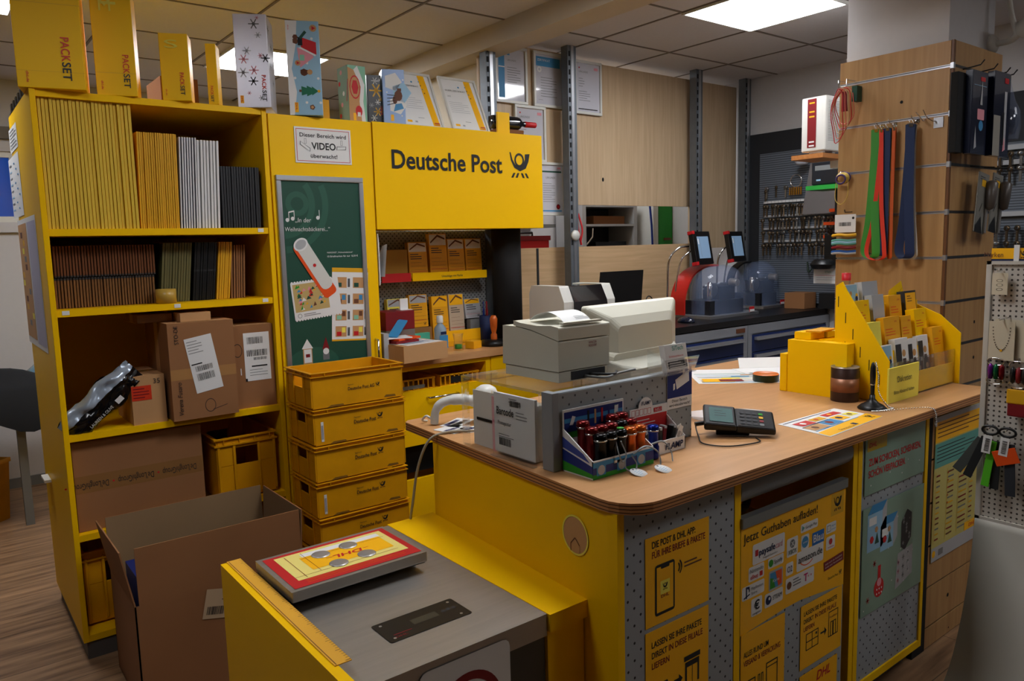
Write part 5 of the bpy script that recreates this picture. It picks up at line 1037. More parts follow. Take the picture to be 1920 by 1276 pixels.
spots=[('black',0,0,'black pocket torch at the front left of the torch display'),('black',1,0,'black pocket torch second from the left in the front row, behind the wrist strap'),('black',2,0,'black pocket torch with green cap in the front row'),('copper',3,0,'copper pocket torch in the front row, left of the two'),('copper',4,0,'copper pocket torch in the front row, right of the two'),
('maroon',0,1,'dark red pocket torch at the left end of the middle row'),('maroon',1,1,'dark red pocket torch second in the middle row'),('maroon',2,1,'dark red pocket torch in the centre of the middle row'),('black',3,1,'black pocket torch in the middle row'),('maroon',4,1,'dark red pocket torch near the right of the middle row'),
('maroon',0,2,'dark red pocket torch at the left rear corner of the display'),('maroon',3,2,'dark red pocket torch in the rear row under the picture header'),('maroon',4,2,'dark red pocket torch at the right rear corner of the display')]
used={}
for c,i,j,lb in spots:
    src=TC[c]; loc=(x0+.048+i*.037,y0+.020+j*.033,KZ+.006+j*.012)
    if c not in used: o=src; o.location=loc; o.scale=(1.12,1.12,1.1); used[c]=1
    else: o=dup(src,loc)
    o['label']=lb; o['group']='pocket torches in the display'
    if 'green cap' in lb: MB().lathe([(.0,.0965),(.009,.0965),(.009,.099),(0,.099)],GRN,n=12).build('cap',o)
TC['blue'].location=(x1+.035,1.413,KZ+.002); TC['blue']['label']='blue pocket torch standing between the two display boxes'
STRP=mat('strap_grey',(150,156,158),.6)
def strap(pts,label): return tag(MB(pts[0]).ribbon(bez(pts,6),.006,.003,STRP,side=(.6,.8,.2)).build('wrist_strap'),label,'strap')
strap([(1.415,1.395,KZ+.09),(1.402,1.372,KZ+.06),(1.41,1.366,KZ+.035),(1.425,1.366,KZ+.05),(1.42,1.38,KZ+.085)],'grey wrist strap looped over the front of the torch display')
strap([(1.43,1.376,KZ+.035),(1.425,1.366,KZ+.012),(1.445,1.356,KZ+.004),(1.46,1.362,KZ+.02),(1.455,1.374,KZ+.04)],'grey wrist strap loop beside the left round tag')
strap([(1.46,1.374,KZ+.045),(1.50,1.365,KZ+.06),(1.535,1.355,KZ+.04),(1.535,1.345,KZ+.01),(1.515,1.34,KZ+.008)],'long grey wrist strap hanging to the right round tag')
strap([(1.555,1.395,KZ+.05),(1.585,1.38,KZ+.055),(1.60,1.365,KZ+.03),(1.59,1.35,KZ+.005)],'grey wrist strap hanging from the blue torch')
for x,y,lb in ((1.444,1.340,'round white paper tag lying at the left before the torch display'),(1.515,1.318,'round white paper tag lying at the right before the torch display')):
    t=T('round_tag',lb,'tag',(x,y,KZ+.004),rot=(.25,0,.3)); m=MB().lathe([(0,0),(.024,0),(.024,.001),(0,.001)],WHT,n=24).at(UP(0,0,.001)); m.lines(-.012,.009,.024,4,.006,.0015,LBLU); m.disc(0,.018,.003,DGR,.001,8); m.build('tag',t)
# second display
t=T('lamp_display','white and red counter display box with small lamps and SMARTLAMP style lettering','display box',(1.64,1.45,KZ+.0006)); t['label']='white and red counter display box with small lamps, against the grey screen'
x0,x1,y0,y1=1.575,1.735,1.425,1.497; O=(1.64,1.45,KZ)
m=MB(O).box(x0,y0,KZ,x1,y1,KZ+.003,WHT).box(x0,y1-.003,KZ,x1,y1,KZ+.125,WHT).box(x0,y0,KZ+.003,x1,y0+.003,KZ+.038,WHT)
for x in (x0,x1-.003):
    pts=[(y0,KZ+.003),(y1-.003,KZ+.003),(y1-.003,KZ+.09),(y0,KZ+.038)]; vs=[(x,a,b_) for a,b_ in pts]+[(x+.003,a,b_) for a,b_ in pts]; m.add(vs,[(3,2,1,0),(4,5,6,7),(0,1,5,4),(1,2,6,5),(2,3,7,6),(3,0,4,7)],WHT)
m.at(FRONT(x0,y1-.0031,KZ)).disc(.065,.125,.030,WHT,.0002,24); m.build('tray',t)
g=MB(O).at(FRONT(x0,y0,KZ)); g.text('FLAMP',.07,.010,.018,NAVY,w=.075,bold=2,italic=.15); g.rect(.0,.0,.0,.0,RED)
g.at(FRONT(x0,y1-.003,KZ)); g.rect(.003,.05,.157,.100,RED); g.rect(.10,.105,.135,.118,RED,.001); g.text('NEU',.118,.107,.009,WHT,w=.025,al='c',z=.0014); g.text('iFLAMP',.065,.133,.011,NAVY,w=.04,al='c',bold=1)
for i in range(5): g.outline(.006+i*.017,.104,.020+i*.017,.122,.001,RED)
g.lines(.015,.09,.09,3,.010,.0025,WHT,.001); g.build('artwork',t)
for i,(dx,c,lb) in enumerate(((.022,BLK,'small black lamp packed at the left of the red display'),(.045,DRED,'small dark red lamp in the middle of the red display'),(.068,BLK,'small black lamp behind the dark red one in the red display'),(.092,DRED,'small dark red lamp at the right of the red display'),(.115,BLK,'small black lamp at the right end of the red display'))):
    t=T('key_ring_lamp',lb,'lamp',(x0+dx+.012,y0+.035+.01*(i%2),KZ+.004),rot=(.0,.12*(i-2),0)); MB().box(-.008,-.012,0,.008,.012,.062,c).build('case',t,bevel=.003); MB().box(-.005,-.013,.058,.005,.008,.066,LGR).build('lens',t)
for x,y,z,r_,lb in ((1.70,1.428,KZ+.03,.5,'white price tag sticking up at the right of the red display'),(1.598,1.408,KZ+.015,-1.0,'white price tag dangling before the blue torch'),(1.725,1.43,KZ+.03,-.3,'small white tag at the right edge of the red display')):
    m=MB((x,y,z)).at(Matrix.Translation((x,y,z))@Matrix.Rotation(r_,4,'Y')@FRONT(0,0,0)); m.box(-.009,0,0,.009,.045,.0008,WHT); m.rect(-.006,.01,.006,.028,LGR,.0012); tag(m.build('price_tag'),lb,'tag')

# payment terminal
t=T('payment_terminal','black payment card terminal with grey display tilted on the counter','card terminal',(1.985,1.415,KZ+.0008),rz=-.62)
def wedge(m,x0,x1,y0,y1,z00,z01,z10,z11,M):   # z at x0 (bottom,top) and x1
    vs=[(x0,y0,z00),(x1,y0,z10),(x1,y1,z10),(x0,y1,z00),(x0,y0,z01),(x1,y0,z11),(x1,y1,z11),(x0,y1,z01)]
    return m.add(vs,[(0,3,2,1),(4,5,6,7),(0,1,5,4),(1,2,6,5),(2,3,7,6),(3,0,4,7)],M)
t.rotation_euler=(0,0,0); 
m=MB(); wedge(m,-.108,-.01,-.052,.052,.030,.058,.028,.048,BLK); wedge(m,-.012,.105,-.048,.048,.018,.047,.012,.034,BLK); m.build('body',t,bevel=.006)
m=MB(); wedge(m,-.07,.03,-.030,.048,-.004,.03,-.004,.03,BLK); m.build('foot',t,bevel=.003)
def onslope(x0,z0,x1,z1): 
    u=V((x1-x0,0,z1-z0)); return frame((x0,0,z0),u,(0,1,0))
g=MB().at(onslope(-.105,.058,-.01,.048)); g.rrect(.014,-.036,.085,.036,mat('lcd_teal',(96,124,122),.2),.001,r=.004); g.lines(.03,.02,.035,3,.012,.002,DGR,.0014); g.text('ingenico',.050,.040,.004,GRY,w=.02,al='c'); g.build('display',t)
g=MB().at(onslope(-.012,.0472,.10,.0342))
for i in range(4):
    for j in range(4): g.rrect(.014+i*.019,-.034+j*.0175,.027+i*.019,-.023+j*.0175,DGR if i<3 else [GRY,DRED,GOLD,GRN][j],.0012,r=.003)
g.build('keypad',t); MB().box(.1,-.03,.014,.103,.03,.018,CHR).build('card_slot',t)
t.rotation_euler=(.42,0,-.86); t.location=(1.985,1.42,KZ+.016)
tag(MB((1.86,1.47,KZ)).tube(bez([(1.915,1.49,KZ+.035),(1.89,1.51,KZ+.03),(1.84,1.46,KZ+.01),(1.80,1.41,KZ+.004),(1.83,1.34,KZ+.004),(1.93,1.31,KZ+.004),(1.96,1.34,KZ+.006)],8),.0022,BLK,6).tube([(1.925,1.485,KZ+.036),(1.885,1.51,KZ+.032)],.007,BLK,8).build('terminal_cable'),'thin black cable curling on the counter from the payment terminal','cable')
t=T('clear_tray','clear plastic tray lying behind the payment terminal','tray',(2.13,1.58,KZ+.0006),rz=-.6); MB().lathe([(0,.001),(.085,.001),(.12,.018),(.124,.018),(.09,0),(0,0)],mat('cloudy_plastic',(220,222,226),.35,alpha=.4),n=28,caps=False).build('tray',t); t.scale=(1.15,.55,1)
# advertising mat
m=MB((2.34,1.31,KZ+.0006)); m.prism([(2.175,1.405),(2.145,1.205),(2.515,1.23),(2.52,1.405)],KZ+.0006,KZ+.0014,WHT)
m.at(UP(2.15,1.205,KZ+.0014)); m.poly([(.0,.005),(.365,.026),(.368,.085),(.01,.05)],YPOS); m.text('Deutsche Post',.09,.018,.012,BRN,w=.09,z=.0014); m.horn(.33,.038,.03,BARE,.0014); m.rect(.19,.025,.21,.045,NAVY,.0014)
for i,(x,y,a,b_) in enumerate(((.03,.07,.09,.045),(.13,.075,.08,.05),(.22,.09,.06,.045),(.05,.125,.08,.04),(.14,.135,.07,.03),(.23,.145,.09,.03),(.30,.10,.05,.035))): m.rect(x,y,x+a,y+b_,[TAN,CYAN,YPOS,RED,GOLD,RED,YPAL][i],.001); m.disc(x+a*.4,y+b_*.5,b_*.3,[BRN,DRED,NAVY,WHT,RED,YPOS,BRN][i],.0014,7)
m.line(.02,.062,.30,.075,.004,CYAN,.001); m.line(.03,.115,.2,.125,.004,NAVY,.001); m.line(.03,.185,.33,.19,.003,NAVY,.001)
tag(m.build('advertising_mat'),'yellow and white advertising sheet lying on the counter before the tin','sheet')
# money tin, pen holder
t=T('donation_tin','round brown tin with lighter band and steel rim, beside the brochure stand','tin',(2.70,1.475,KZ+.0006)); t.location=(2.68,1.455,KZ+.0006)
MB().lathe([(0,0),(.048,0),(.049,.002),(.049,.122),(.047,.124)],mat('tin_brown',(64,42,34),.4,.3),n=36,caps=False).build('can',t); MB().lathe([(.0494,.036),(.0496,.036),(.0496,.086),(.0494,.086)],mat('tin_band',(150,100,70),.4,.3),n=36,caps=False).build('band',t); MB().lathe([(.047,.123),(.050,.125),(.050,.128),(.046,.127),(.045,.122),(0,.122)],ALU,n=36,caps=False).box(-.014,-.002,.1222,.014,.002,.1226,BLK).build('lid',t)
t=T('counter_pen','black pen standing upright in a trumpet-shaped holder','pen holder',(2.61,1.315,KZ+.0006))
MB().lathe([(0,0),(.047,0),(.048,.004),(.038,.014),(.020,.024),(.010,.036),(.009,.05),(0,.05)],BLK,n=32).build('base',t); MB().lathe([(.0065,.05),(.0075,.085),(.0075,.088),(.0085,.089),(.0095,.12),(.009,.145),(.005,.162),(0,.166)],BLK,n=18).build('pen',t); MB().lathe([(.0085,.085),(.0088,.086),(.0088,.089),(.0085,.09)],CHR,n=18,caps=False).build('ring',t)
m=MB((2.62,1.3,KZ))
pts=bez([(2.614,1.308,KZ+.165),(2.622,1.302,KZ+.12),(2.622,1.298,KZ+.06),(2.64,1.275,KZ+.012),(2.655,1.262,KZ+.003),(2.60,1.268,KZ+.003),(2.56,1.29,KZ+.003),(2.60,1.258,KZ+.003),(2.70,1.22,KZ+.003),(2.745,1.166,KZ+.001),(2.742,1.158,KZ-.05),(2.75,1.157,KZ-.055),(2.752,1.16,KZ-.01)],9)
for i in range(0,len(pts)-1,1): m.lathe([(0,-.003),(.0024,-.0016),(.003,0),(.0024,.0016),(0,.003)],CHR,tuple(pts[i]),n=6,caps=False)
tag(m.build('ball_chain'),'silver ball chain running from the pen over the counter edge','chain')
# brochure stand
t=T('brochure_stand','large tiered yellow brochure stand with slotted side panels','brochure stand',(3.0,1.43,KZ+.0006)); O=(3.0,1.43,KZ)
def sidepan(x,w,pts):
    m=MB(O); n=len(pts); vs=[(x,a,KZ+b_) for a,b_ in pts]+[(x+w,a,KZ+b_) for a,b_ in pts]; m.add(vs,[tuple(range(n-1,-1,-1)),tuple(range(n,2*n))],YEL); m.add(vs,[(i,(i+1)%n,n+(i+1)%n,n+i) for i in range(n)],YEL); return m
P1=[(1.325,0),(1.60,0),(1.60,.21),(1.535,.22),(1.535,.42),(1.51,.435),(1.49,.40),(1.325,.15)]
m=sidepan(2.745,.006,P1); m.at(LEFT(2.745,1.6,KZ))
for i,(a,b_) in enumerate(((.075,.36),(.105,.30),(.135,.24),(.165,.175),(.105,.19),(.135,.13),(.165,.085),(.20,.13),(.24,.08))): m.rect(a,b_-.02,a+.003,b_+.02,BLKM)
m.build('side_panel',t)
P3=[(1.31,0),(1.545,0),(1.545,.34),(1.39,.275),(1.31,.205)]
sidepan(3.300,.006,P3).build('side_panel',t)
MB(O).box(2.751,1.53,KZ,3.30,1.536,KZ+.36,YEL).build('back_panel',t)
for y,z in ((1.335,.0),(1.385,.085),(1.435,.17),(1.485,.25)): MB(O).box(2.751,y,KZ+z,3.30,y+.004,KZ+z+.085,YEL).box(2.751,y,KZ+z,3.30,y+.05,KZ+z+.004,YEL).build('tier',t)
MB(O).box(2.755,1.328,KZ+.0,3.30,1.332,KZ+.14,GLASS).build('clear_front',t)
def leaflet(x,y,z,w,h,d,label,kind,group=None):
    t=T('brochure',label,'brochure',(x,y,KZ+z),rot=(-.12,0,0)); M={0:YORG,1:YEL,2:WHT,3:DGR,4:YPAL,5:WHT,6:LGR}[kind]
    m=MB().box(0,-d,0,w,0,h,M); g=m.at(FRONT(0,-d,0))
    if kind in(0,1): g.text('DHL',w*.62,h-.022,.006,RED,w=.02,bold=1,italic=.2); g.lines(.010,h-.045,w*.6,3,.011,.003,ORG)
    if kind==2:
        g.rect(0,h*.12,w*.45,h*.9,DGR); g.rect(w*.45,h*.12,w,h*.55,BRN); g.disc(w*.62,h*.72,.014,TAN,.001,10); g.poly([(w*.35,h*.15),(w*.9,h*.15),(w*.75,h*.62),(w*.5,h*.62)],mat('coat_brown',(70,52,44),.7),.0012); g.disc(w*.7,h*.4,.012,TAN,.0016,8)
    if kind==4:
        for a,b_,c in ((.04,.11,GRN),(.03,.07,GRY),(.06,.08,GRY),(.045,.055,YPOS),(.07,.05,GOLD),(.02,.045,RED)): g.disc(a,b_,.008,c,.001,8); g.rect(a-.003,b_-.03,a+.003,b_,c,.001)
    if kind==3: g.rect(.006,h*.3,w-.006,h-.008,YPOS); g.lines(.02,h-.02,.04,3,.01,.003,BRN,.001)
    if kind==5:
        for i in range(9): a=.01+(i*29%60)*.001*w/.08; b_=h*.35+(i*17%40)*.001*h/.09; g.disc(a,b_,.010,[RED,DGRN,GOLD,BRN,NAVY,YPAL,DGR,TAN,CYAN][i],.001+.0001*i,6)
        g.rect(0,h*.55,w*.9,h-.003,LBLU,.0007); g.rect(0,0,w,h*.2,YPAL,.001)
    m.build('cover',t,bevel=.0006); return t
LF=[(2.765,1.380,.01,.115,.185,.02,'brochure with colourful figures, front tier leftmost',5),(2.905,1.385,.005,.10,.205,.025,'dark photo brochure, front tier second from left',2),(3.015,1.385,.005,.075,.195,.02,'white photo brochure with standing person in the front tier',2),(3.10,1.385,.005,.085,.20,.02,'pale photo brochure with raised arm in the front tier',2),(3.195,1.385,.005,.09,.225,.035,'orange-yellow brochure pack at the right of the front tier',0),
(2.775,1.432,.09,.085,.19,.035,'pale yellow brochure with small icons in the second tier',4),(2.895,1.432,.09,.125,.20,.03,'wide orange-yellow brochure in the middle of the second tier',0),(3.03,1.432,.09,.085,.195,.03,'narrow orange-yellow brochure in the second tier',0),(3.135,1.432,.09,.10,.215,.035,'thick white-edged yellow brochure at the right of the second tier',1),
(2.765,1.482,.175,.11,.185,.03,'yellow brochure with red title in the third tier',1),(2.90,1.482,.175,.09,.20,.03,'grey blank-backed brochure in the third tier',6),(3.03,1.482,.175,.10,.19,.03,'orange-yellow brochure in the third tier',0),(3.16,1.482,.175,.10,.20,.03,'black brochure with yellow cover field in the third tier',3),
(2.78,1.527,.255,.10,.165,.025,'brochure with colourful crowd picture in the rear tier',5),(2.90,1.527,.255,.12,.17,.03,'tall pale grey brochure in the rear tier',6)]
for a in LF: leaflet(*a[:7],a[7])
t=T('brochure','yellow envelope brochure slanted at the right of the rear tier','brochure',(3.08,1.527,KZ+.26),rot=(-.1,.0,0)); MB().at(FRONT(0,-.02,0)).poly([(0,0),(.19,0),(.15,.155),(.04,.12)],YEL,.001).poly([(.03,.03),(.10,.10),(.16,.13)],GOLD,.0014).lines(.04,.10,.07,3,.012,.003,BRN,.0018).build('cover',t)
t=T('discretion_sign','pale yellow sign reading Diskretion at the front of the brochure stand','sign',(2.72,1.312,KZ+.0006)); g=MB().box(0,0,0,.232,.006,.128,YPAL).at(FRONT(0,0,0)); g.text('Diskretion',.115,.072,.022,DGR,w=.11,al='c'); g.text('Bitte Abstand halten',.115,.030,.013,DGR,w=.155,al='c'); g.build('sign',t,bevel=.0008)
# yellow cabinet box with books on top
t=T('yellow_desk_box','plain yellow desk box standing against the brochure stand','box',(2.70,1.62,KZ+.0006)); t.location=(0,0,0)
MB().prism([(2.69,1.455),(2.744,1.455),(2.744,1.605),(2.95,1.605),(2.95,1.70),(2.69,1.70)],KZ+.0006,KZ+.208,YEL).box(2.685,1.70,KZ+.0006,2.95,1.73,KZ+.15,YEL).build('box',t,bevel=.002)

for x,y,z,w,d,h,r_,lb,M in ((2.77,1.655,KZ+.209,.10,.07,.028,.0,'yellow booklet lying at the left on the yellow desk box',YEL),(2.80,1.625,KZ+.2376,.14,.06,.006,.12,'thin yellow booklet lying across the others on the yellow desk box',YORG),(2.86,1.64,KZ+.209,.07,.06,.024,.0,'yellow block of notes on the desk box, right of the booklets',YPAL)):
    slab('yellow_booklet',x,y,z,w,d,h,r_,M,lb,'booklet')
t=T('water_bottle','clear plastic bottle with bright red screw cap behind the brochure stand','bottle',(2.99,1.62,KZ+.0006)); 
MB().lathe([(0,0),(.034,0),(.038,.01),(.036,.08),(.039,.10),(.036,.14),(.039,.17),(.038,.26),(.030,.32),(.018,.37),(.0155,.40),(.0155,.425)],GLASS,n=28,caps=False).build('bottle_body',t); MB().lathe([(.018,.425),(.018,.455),(0,.456)],RED,n=24,caps=False).lathe([(0,.424),(.018,.425)],RED,n=24,caps=False).build('cap',t); t.location=(3.02,1.645,KZ+.0006)
# sheets at the back of the counter, round pad
for x,y,w,d,r_,lb,k in ((2.87,2.03,.46,.36,-.72,'coloured chart sheet lying on the rear of the counter',0),(3.06,2.00,.30,.24,-.5,'white sheets at the back right of the counter beside the yellow box',1)):
    m=MB((x,y,KZ+.0006+.001*k)).box(x-w/2,y-d/2,KZ+.0006+.001*k,x+w/2,y+d/2,KZ+.0014+.001*k,WHT).at(UP(x-w/2,y-d/2,KZ+.0014+.001*k))
    if k==0:
        for i in range(6): m.rect(.02,.02+i*.042,w-.02,.028+i*.042,[CYAN,TAN,YPAL,PINK,LBLU,TEAL][i]); m.rect(.02+i*.05,.03+i*.04,.1+i*.05,.05+i*.04,[GOLD,PINK,YPAL,CYAN,TAN,MINT][i],.001)
        m.rect(.03,.03,.16,.11,YPOS,.0012); m.rect(.10,.04,.2,.09,DRED,.0014); m.line(.02,.14,.28,.15,.006,TEAL,.0016)
    tag(m.build('chart_sheet',rz=r_),lb,'sheet')
tag(MB((3.12,2.11,KZ)).add([(3.02,2.16,KZ+.003),(3.20,2.02,KZ+.003),(3.22,2.06,KZ+.045),(3.05,2.19,KZ+.045)],[(0,1,2,3)],WHT).build('curled_sheet'),'curled white sheet standing up at the far edge of the counter','paper')
t=T('stamp_pad','round dark green tin with orange lid behind the yellow desk box','tin',(2.83,1.89,KZ+.0006)); MB().lathe([(0,0),(.052,0),(.054,.004),(.054,.03)],mat('tin_green',(30,48,26),.35),n=32,caps=False).build('tin',t); MB().lathe([(.054,.03),(.051,.034),(.048,.030),(0,.030)],mat('lid_orange',(216,120,50),.4),n=32,caps=False).build('lid',t)
# ------------------------------------------------------------------ clad pillar
struct(MB().box(3.625,1.54,0,4.10,2.0,CZ,WALL).build('pillar'))
CX,CY=3.585,1.5
t=T('slatwall_cladding','wooden slatwall cladding with aluminium rails around the white pillar','slatwall',(3.8,1.7,0)); O=(3.8,1.7,0)
rl=[2.32,2.12,1.905,1.70,1.50,1.30,1.10,.90,.70,.50,.30,.10]
edges=[2.425]+rl+[0]
m=MB(O); m2=MB(O)
for a,b_ in zip(edges,edges[1:]):
    q=.006
    m.box(CX,CY+.012,b_+q,CX+.02,2.01,a-(q if a!=edges[0] else 0),SLAT); m.box(CX+.02,CY,b_+q,4.10,CY+.02,a-(q if a!=edges[0] else 0),SLAT)
m.build('boards',t,bevel=.0008); MB(O).box(CX+.003,CY+.001,0,CX+.02,CY+.0115,2.427,SLATD).build('corner_strip',t)
for z in rl:
    MB(O).box(CX+.006,CY+.004,z-.006,CX+.018,2.008,z+.006,ALU).box(CX-.001,CY+.012,z-.006,CX+.007,2.009,z-.003,ALU).box(CX-.001,CY+.012,z+.003,CX+.007,2.009,z+.006,ALU).build('rail',t)
    MB(O).box(CX+.012,CY-.001,z-.006,4.10,CY+.018,z+.006,STEELD).box(CX-.002,CY-.002,z-.012,CX+.014,CY+.012,z+.012,ALU).build('rail',t)
g=MB(O).at(LEFT(CX,1.714,2.20)); g.disc(0,0,.007,BLKM,.001)
for x,z in ((3.68,1.19),(3.69,1.02)): g.at(FRONT(x+.24,CY,z)).disc(0,0,.008,BLKM,.001)
g.build('screw_holes',t)
def hook(y,z,label,L=.05,x=CX):
    t=T('display_hook',label,'hook',(x-.001,y,z)); MB().tube([(0,0,0),(-L*.5,0,-.006),(-L,0,.004),(-L-.01,0,.018)],.0022,CHR,6).box(-.002,-.012,-.012,0,.012,.006,CHR).build('wire',t); return t
def lanyard(y,z,M,label,w=.032,L=.56,sp=.03,side_=(0,1,0),x=3.53,twist=.0,back=None):
    t=T('lanyard',label,'lanyard',(x,y,z)); m=MB()
    p=[(0,0,0),(-.002,sp*.15,-L*.3),(-.004,sp*.5,-L*.7),(-.008,sp*.9,-L*.93),(-.010,sp*.35,-L),(-.016,-sp*.5,-L*.985),(-.018,-sp*.55,-L*.9),(-.014,-sp*.2,-L*.55),(-.010,0,0)]
    m.ribbon(bez(p,7),w,.0014,M,side=(-.3,.95,0)); m.build('strap',t)
    MB().ring(0,0,.006,.008,CHR).tube([(-.006,0,.002),(-.006,.008,.018),(-.006,0,.03),(-.006,-.008,.018),(-.006,0,.002)],.0018,CHR,6).box(-.012,-w*.35,-.012,.002,w*.35,.004,CHR).build('clip',t); return t
hook(1.797,2.105,'chrome hook holding the green lanyards'); hook(1.742,2.108,'chrome hook holding the navy and orange lanyards'); hook(1.642,2.110,'chrome hook holding the right dark blue lanyard')
LG=mat('lanyard_green',(64,150,52),.6); LGD=mat('lanyard_dark_green',(28,74,30),.7); LR=mat('lanyard_red_orange',(216,56,24),.6); LO=mat('lanyard_orange',(206,92,24),.6); LN=mat('lanyard_navy',(18,40,82),.6); LW=mat('lanyard_white',(196,192,184),.6)
lanyard(1.797,2.085,LG,'bright green lanyard, leftmost on the pillar',w=.036,L=.58,sp=.04)
lanyard(1.800,2.083,LGD,'dark green lanyard hanging behind the bright green one',w=.02,L=.56,sp=.055,x=3.548)
lanyard(1.747,2.085,LN,'dark blue lanyard in the middle of the pillar',w=.032,L=.57,sp=.012,x=3.535)
lanyard(1.765,2.08,LR,'red-orange lanyard looped between the green and the dark blue ones',w=.018,L=.585,sp=.06,x=3.52)
lanyard(1.722,2.085,LO,'thin orange lanyard right of the middle dark blue one',w=.014,L=.585,sp=.01,x=3.55)
lanyard(1.642,2.088,LN,'wide dark blue lanyard, rightmost on the pillar',w=.038,L=.585,sp=.035,x=3.53)
lanyard(1.636,2.087,LW,'white lanyard mostly hidden behind the rightmost dark blue one',w=.02,L=.59,sp=.05,x=3.55)
t=T('double_hook','empty chrome double hook on the second rail of the pillar','hook',(3.583,1.575,2.11)); MB().box(-.003,-.045,-.045,0,-.005,.0,ALU).tube(bez([(0,.03,.0),(-.02,.03,-.01),(-.05,.02,-.012),(-.075,.04,.025)],5),.0022,CHR,6).tube(bez([(0,-.02,-.02),(-.03,-.01,-.015),(-.06,.0,.0),(-.075,.01,.03)],5),.0022,CHR,6).build('wire',t)
# bundle of thin cables, cords, rubber bands
t=T('cable_bundle','coil of thin pink and red cables hanging at the upper left of the pillar','cable',(3.53,1.95,2.30)); m=MB()
for i,M in enumerate((mat('cable_pink',(206,110,90),.5),mat('cable_red',(190,40,36),.5),mat('cable_beige',(196,160,120),.5),MC['cable_pink'],MC['cable_red'])):
    a=.045-.004*i; m.tube([(-.01*i+.01*math.sin(k),a*math.sin(2*PI*k/22)+.004*i,-.085-.012*i+(.085+.01*i)*math.cos(2*PI*k/22)) for k in range(22)],.0022,M,5,closed=True)
m.build('coil',t); MB().tube([(.05,.02,.03),(-.03,.02,.03),(-.03,.02,.0),(-.03,-.02,.0),(-.03,-.02,.03),(.05,-.02,.03)],.002,CHR,6).build('hook_wire',t); MB().box(.0,-.055,-.07,.045,-.03,.0,DGRN).box(-.01,-.012,-.11,.0,.014,-.02,DRED).build('green_tag',t)
t=T('cord_bundle','wound yellow cord with violet core on the pillar below the cables','cord',(3.545,1.965,1.885)); m=MB()
for i in range(5): m.tube([(-.006*i+.01,.034*math.sin(2*PI*k/18)*(1-.08*i),.026*math.cos(2*PI*k/18)*(1-.05*i)-.002*i) for k in range(18)],.0042,mat('cord_yellow',(208,180,90),.7) if i%4 else mat('cord_violet',(70,50,110),.7),6,closed=True)
m.tube(bez([(0,.03,-.02),(-.005,.03,-.10),(-.005,.0,-.125),(-.005,-.03,-.09),(0,-.03,-.02)],5),.0018,MC['cord_yellow'],5); m.build('coil',t); MB().tube([(.035,0,.03),(-.01,0,.03),(-.02,0,.02)],.002,CHR,6).build('hook_wire',t)
t=T('string_pack','packet of coloured string bundles with white barcode header on the pillar','packet',(3.545,1.93,1.71)); m=MB().at(LEFT(-.012,.06,0)); m.rect(.0,-.085,.105,.0,WHT,0); m.bars(.022,-.055,.06,.018,BARE,14); m.disc(.092,-.018,.006,BARE); m.build('header',t)
m=MB()
for i,(c,zz_) in enumerate(((GOLD,-.10),(TEAL,-.125),(LBLU,-.133),(TEAL,-.14),(DRED,-.158),(mat('string_blue',(24,80,150),.6),-.178),(LGR,-.185))): m.tube(bez([(-.004,.075,zz_),(-.022,.03,zz_+.004),(-.02,-.01,zz_),(-.004,-.045,zz_+.003)],4),.007,c,6)
m.build('strings',t); MB().tube([(.035,0,.012),(-.03,0,.01),(-.035,0,.022)],.002,BLK,6).build('hook_wire',t)
# packages on the front face rail
def blister(x,z,w,h,label,draw,y=CY-.09,d=.03,M=NAVY,name='blister_pack'):
    t=T(name,label,'package',(x,y,z)); m=MB().box(0,-d/2,-h,w,d/2,0,M); m.build('card',t,bevel=.002); g=MB().at(FRONT(0,-d/2,-h)); draw(g,w,h,t)
    if g.v: g.build('print',t)
    return t
def d_b1(g,w,h,t): g.rect(.015,h-.06,w-.015,h-.058,LBLU); g.rrect(w*.5,h-.04,w*.8,h-.022,RED,.001); g.rrect(w*.35,h*.42,w*.8,h*.55,PINK,.001); g.disc(w*.6,h*.35,.022,CYAN,.0014); g.poly([(w*.5,h*.6),(w*.65,h*.6),(w*.6,h*.9)],LGR,.0016); g.poly([(w*.2,.02),(w*.35,.03),(w*.25,.12)],LGR,.0012)
def d_b2(g,w,h,t): g.rrect(w*.6,h-.045,w*.85,h-.022,RED,.001); g.rect(.0,.0,w*.42,h*.48,mat('tan_label2',(150,146,136),.6),.001); g.rect(w*.62,.03,w*.78,h-.08,LGR,.0012); g.bars(w*.48,.05,.03,.14,BARE,3,.0016); g.poly([(w*.6,.02),(w*.75,.03),(w*.7,.09)],PINK,.0018)
PKN=mat('pack_dark_blue',(14,22,48),.25,coat=.5)
blister(3.505,2.275,.075,.33,'narrow black package at the left end of the pillar front rail',lambda g,w,h,t:None,M=BLKM,y=1.46,d=.03)
blister(3.575,2.285,.155,.345,'dark blue blister pack hanging second on the pillar front rail',d_b1,M=PKN,y=1.43)
blister(3.76,2.30,.175,.36,'large dark blue package with grey label on the pillar front rail',d_b2,M=PKN,y=1.415)
t=T('computer_mouse','clear blister with black computer mouse at the right end of the pillar rail','package',(4.02,1.44,2.10)); MB().lathe([(0,-.06),(.035,-.05),(.046,-.01),(.045,.03),(.03,.06),(0,.068)],mat('mouse_black',(10,12,16),.12,coat=.8),n=22).build('mouse',t); MB().lathe([(.048,-.075),(.056,-.02),(.052,.05),(.03,.10),(.008,.19)],GLASSB,n=22,caps=False).build('blister',t)
for x in (3.68,3.82,3.96,4.04):
    o=T('rail_hook','black rail hook carrying packages on the pillar front','hook',(x,CY-.001,2.315),group='black rail hooks on the pillar front'); MB().tube([(0,0,-.002),(0,-.07,.004),(0,-.085,.022)],.003,BLK,6).build('wire',o)
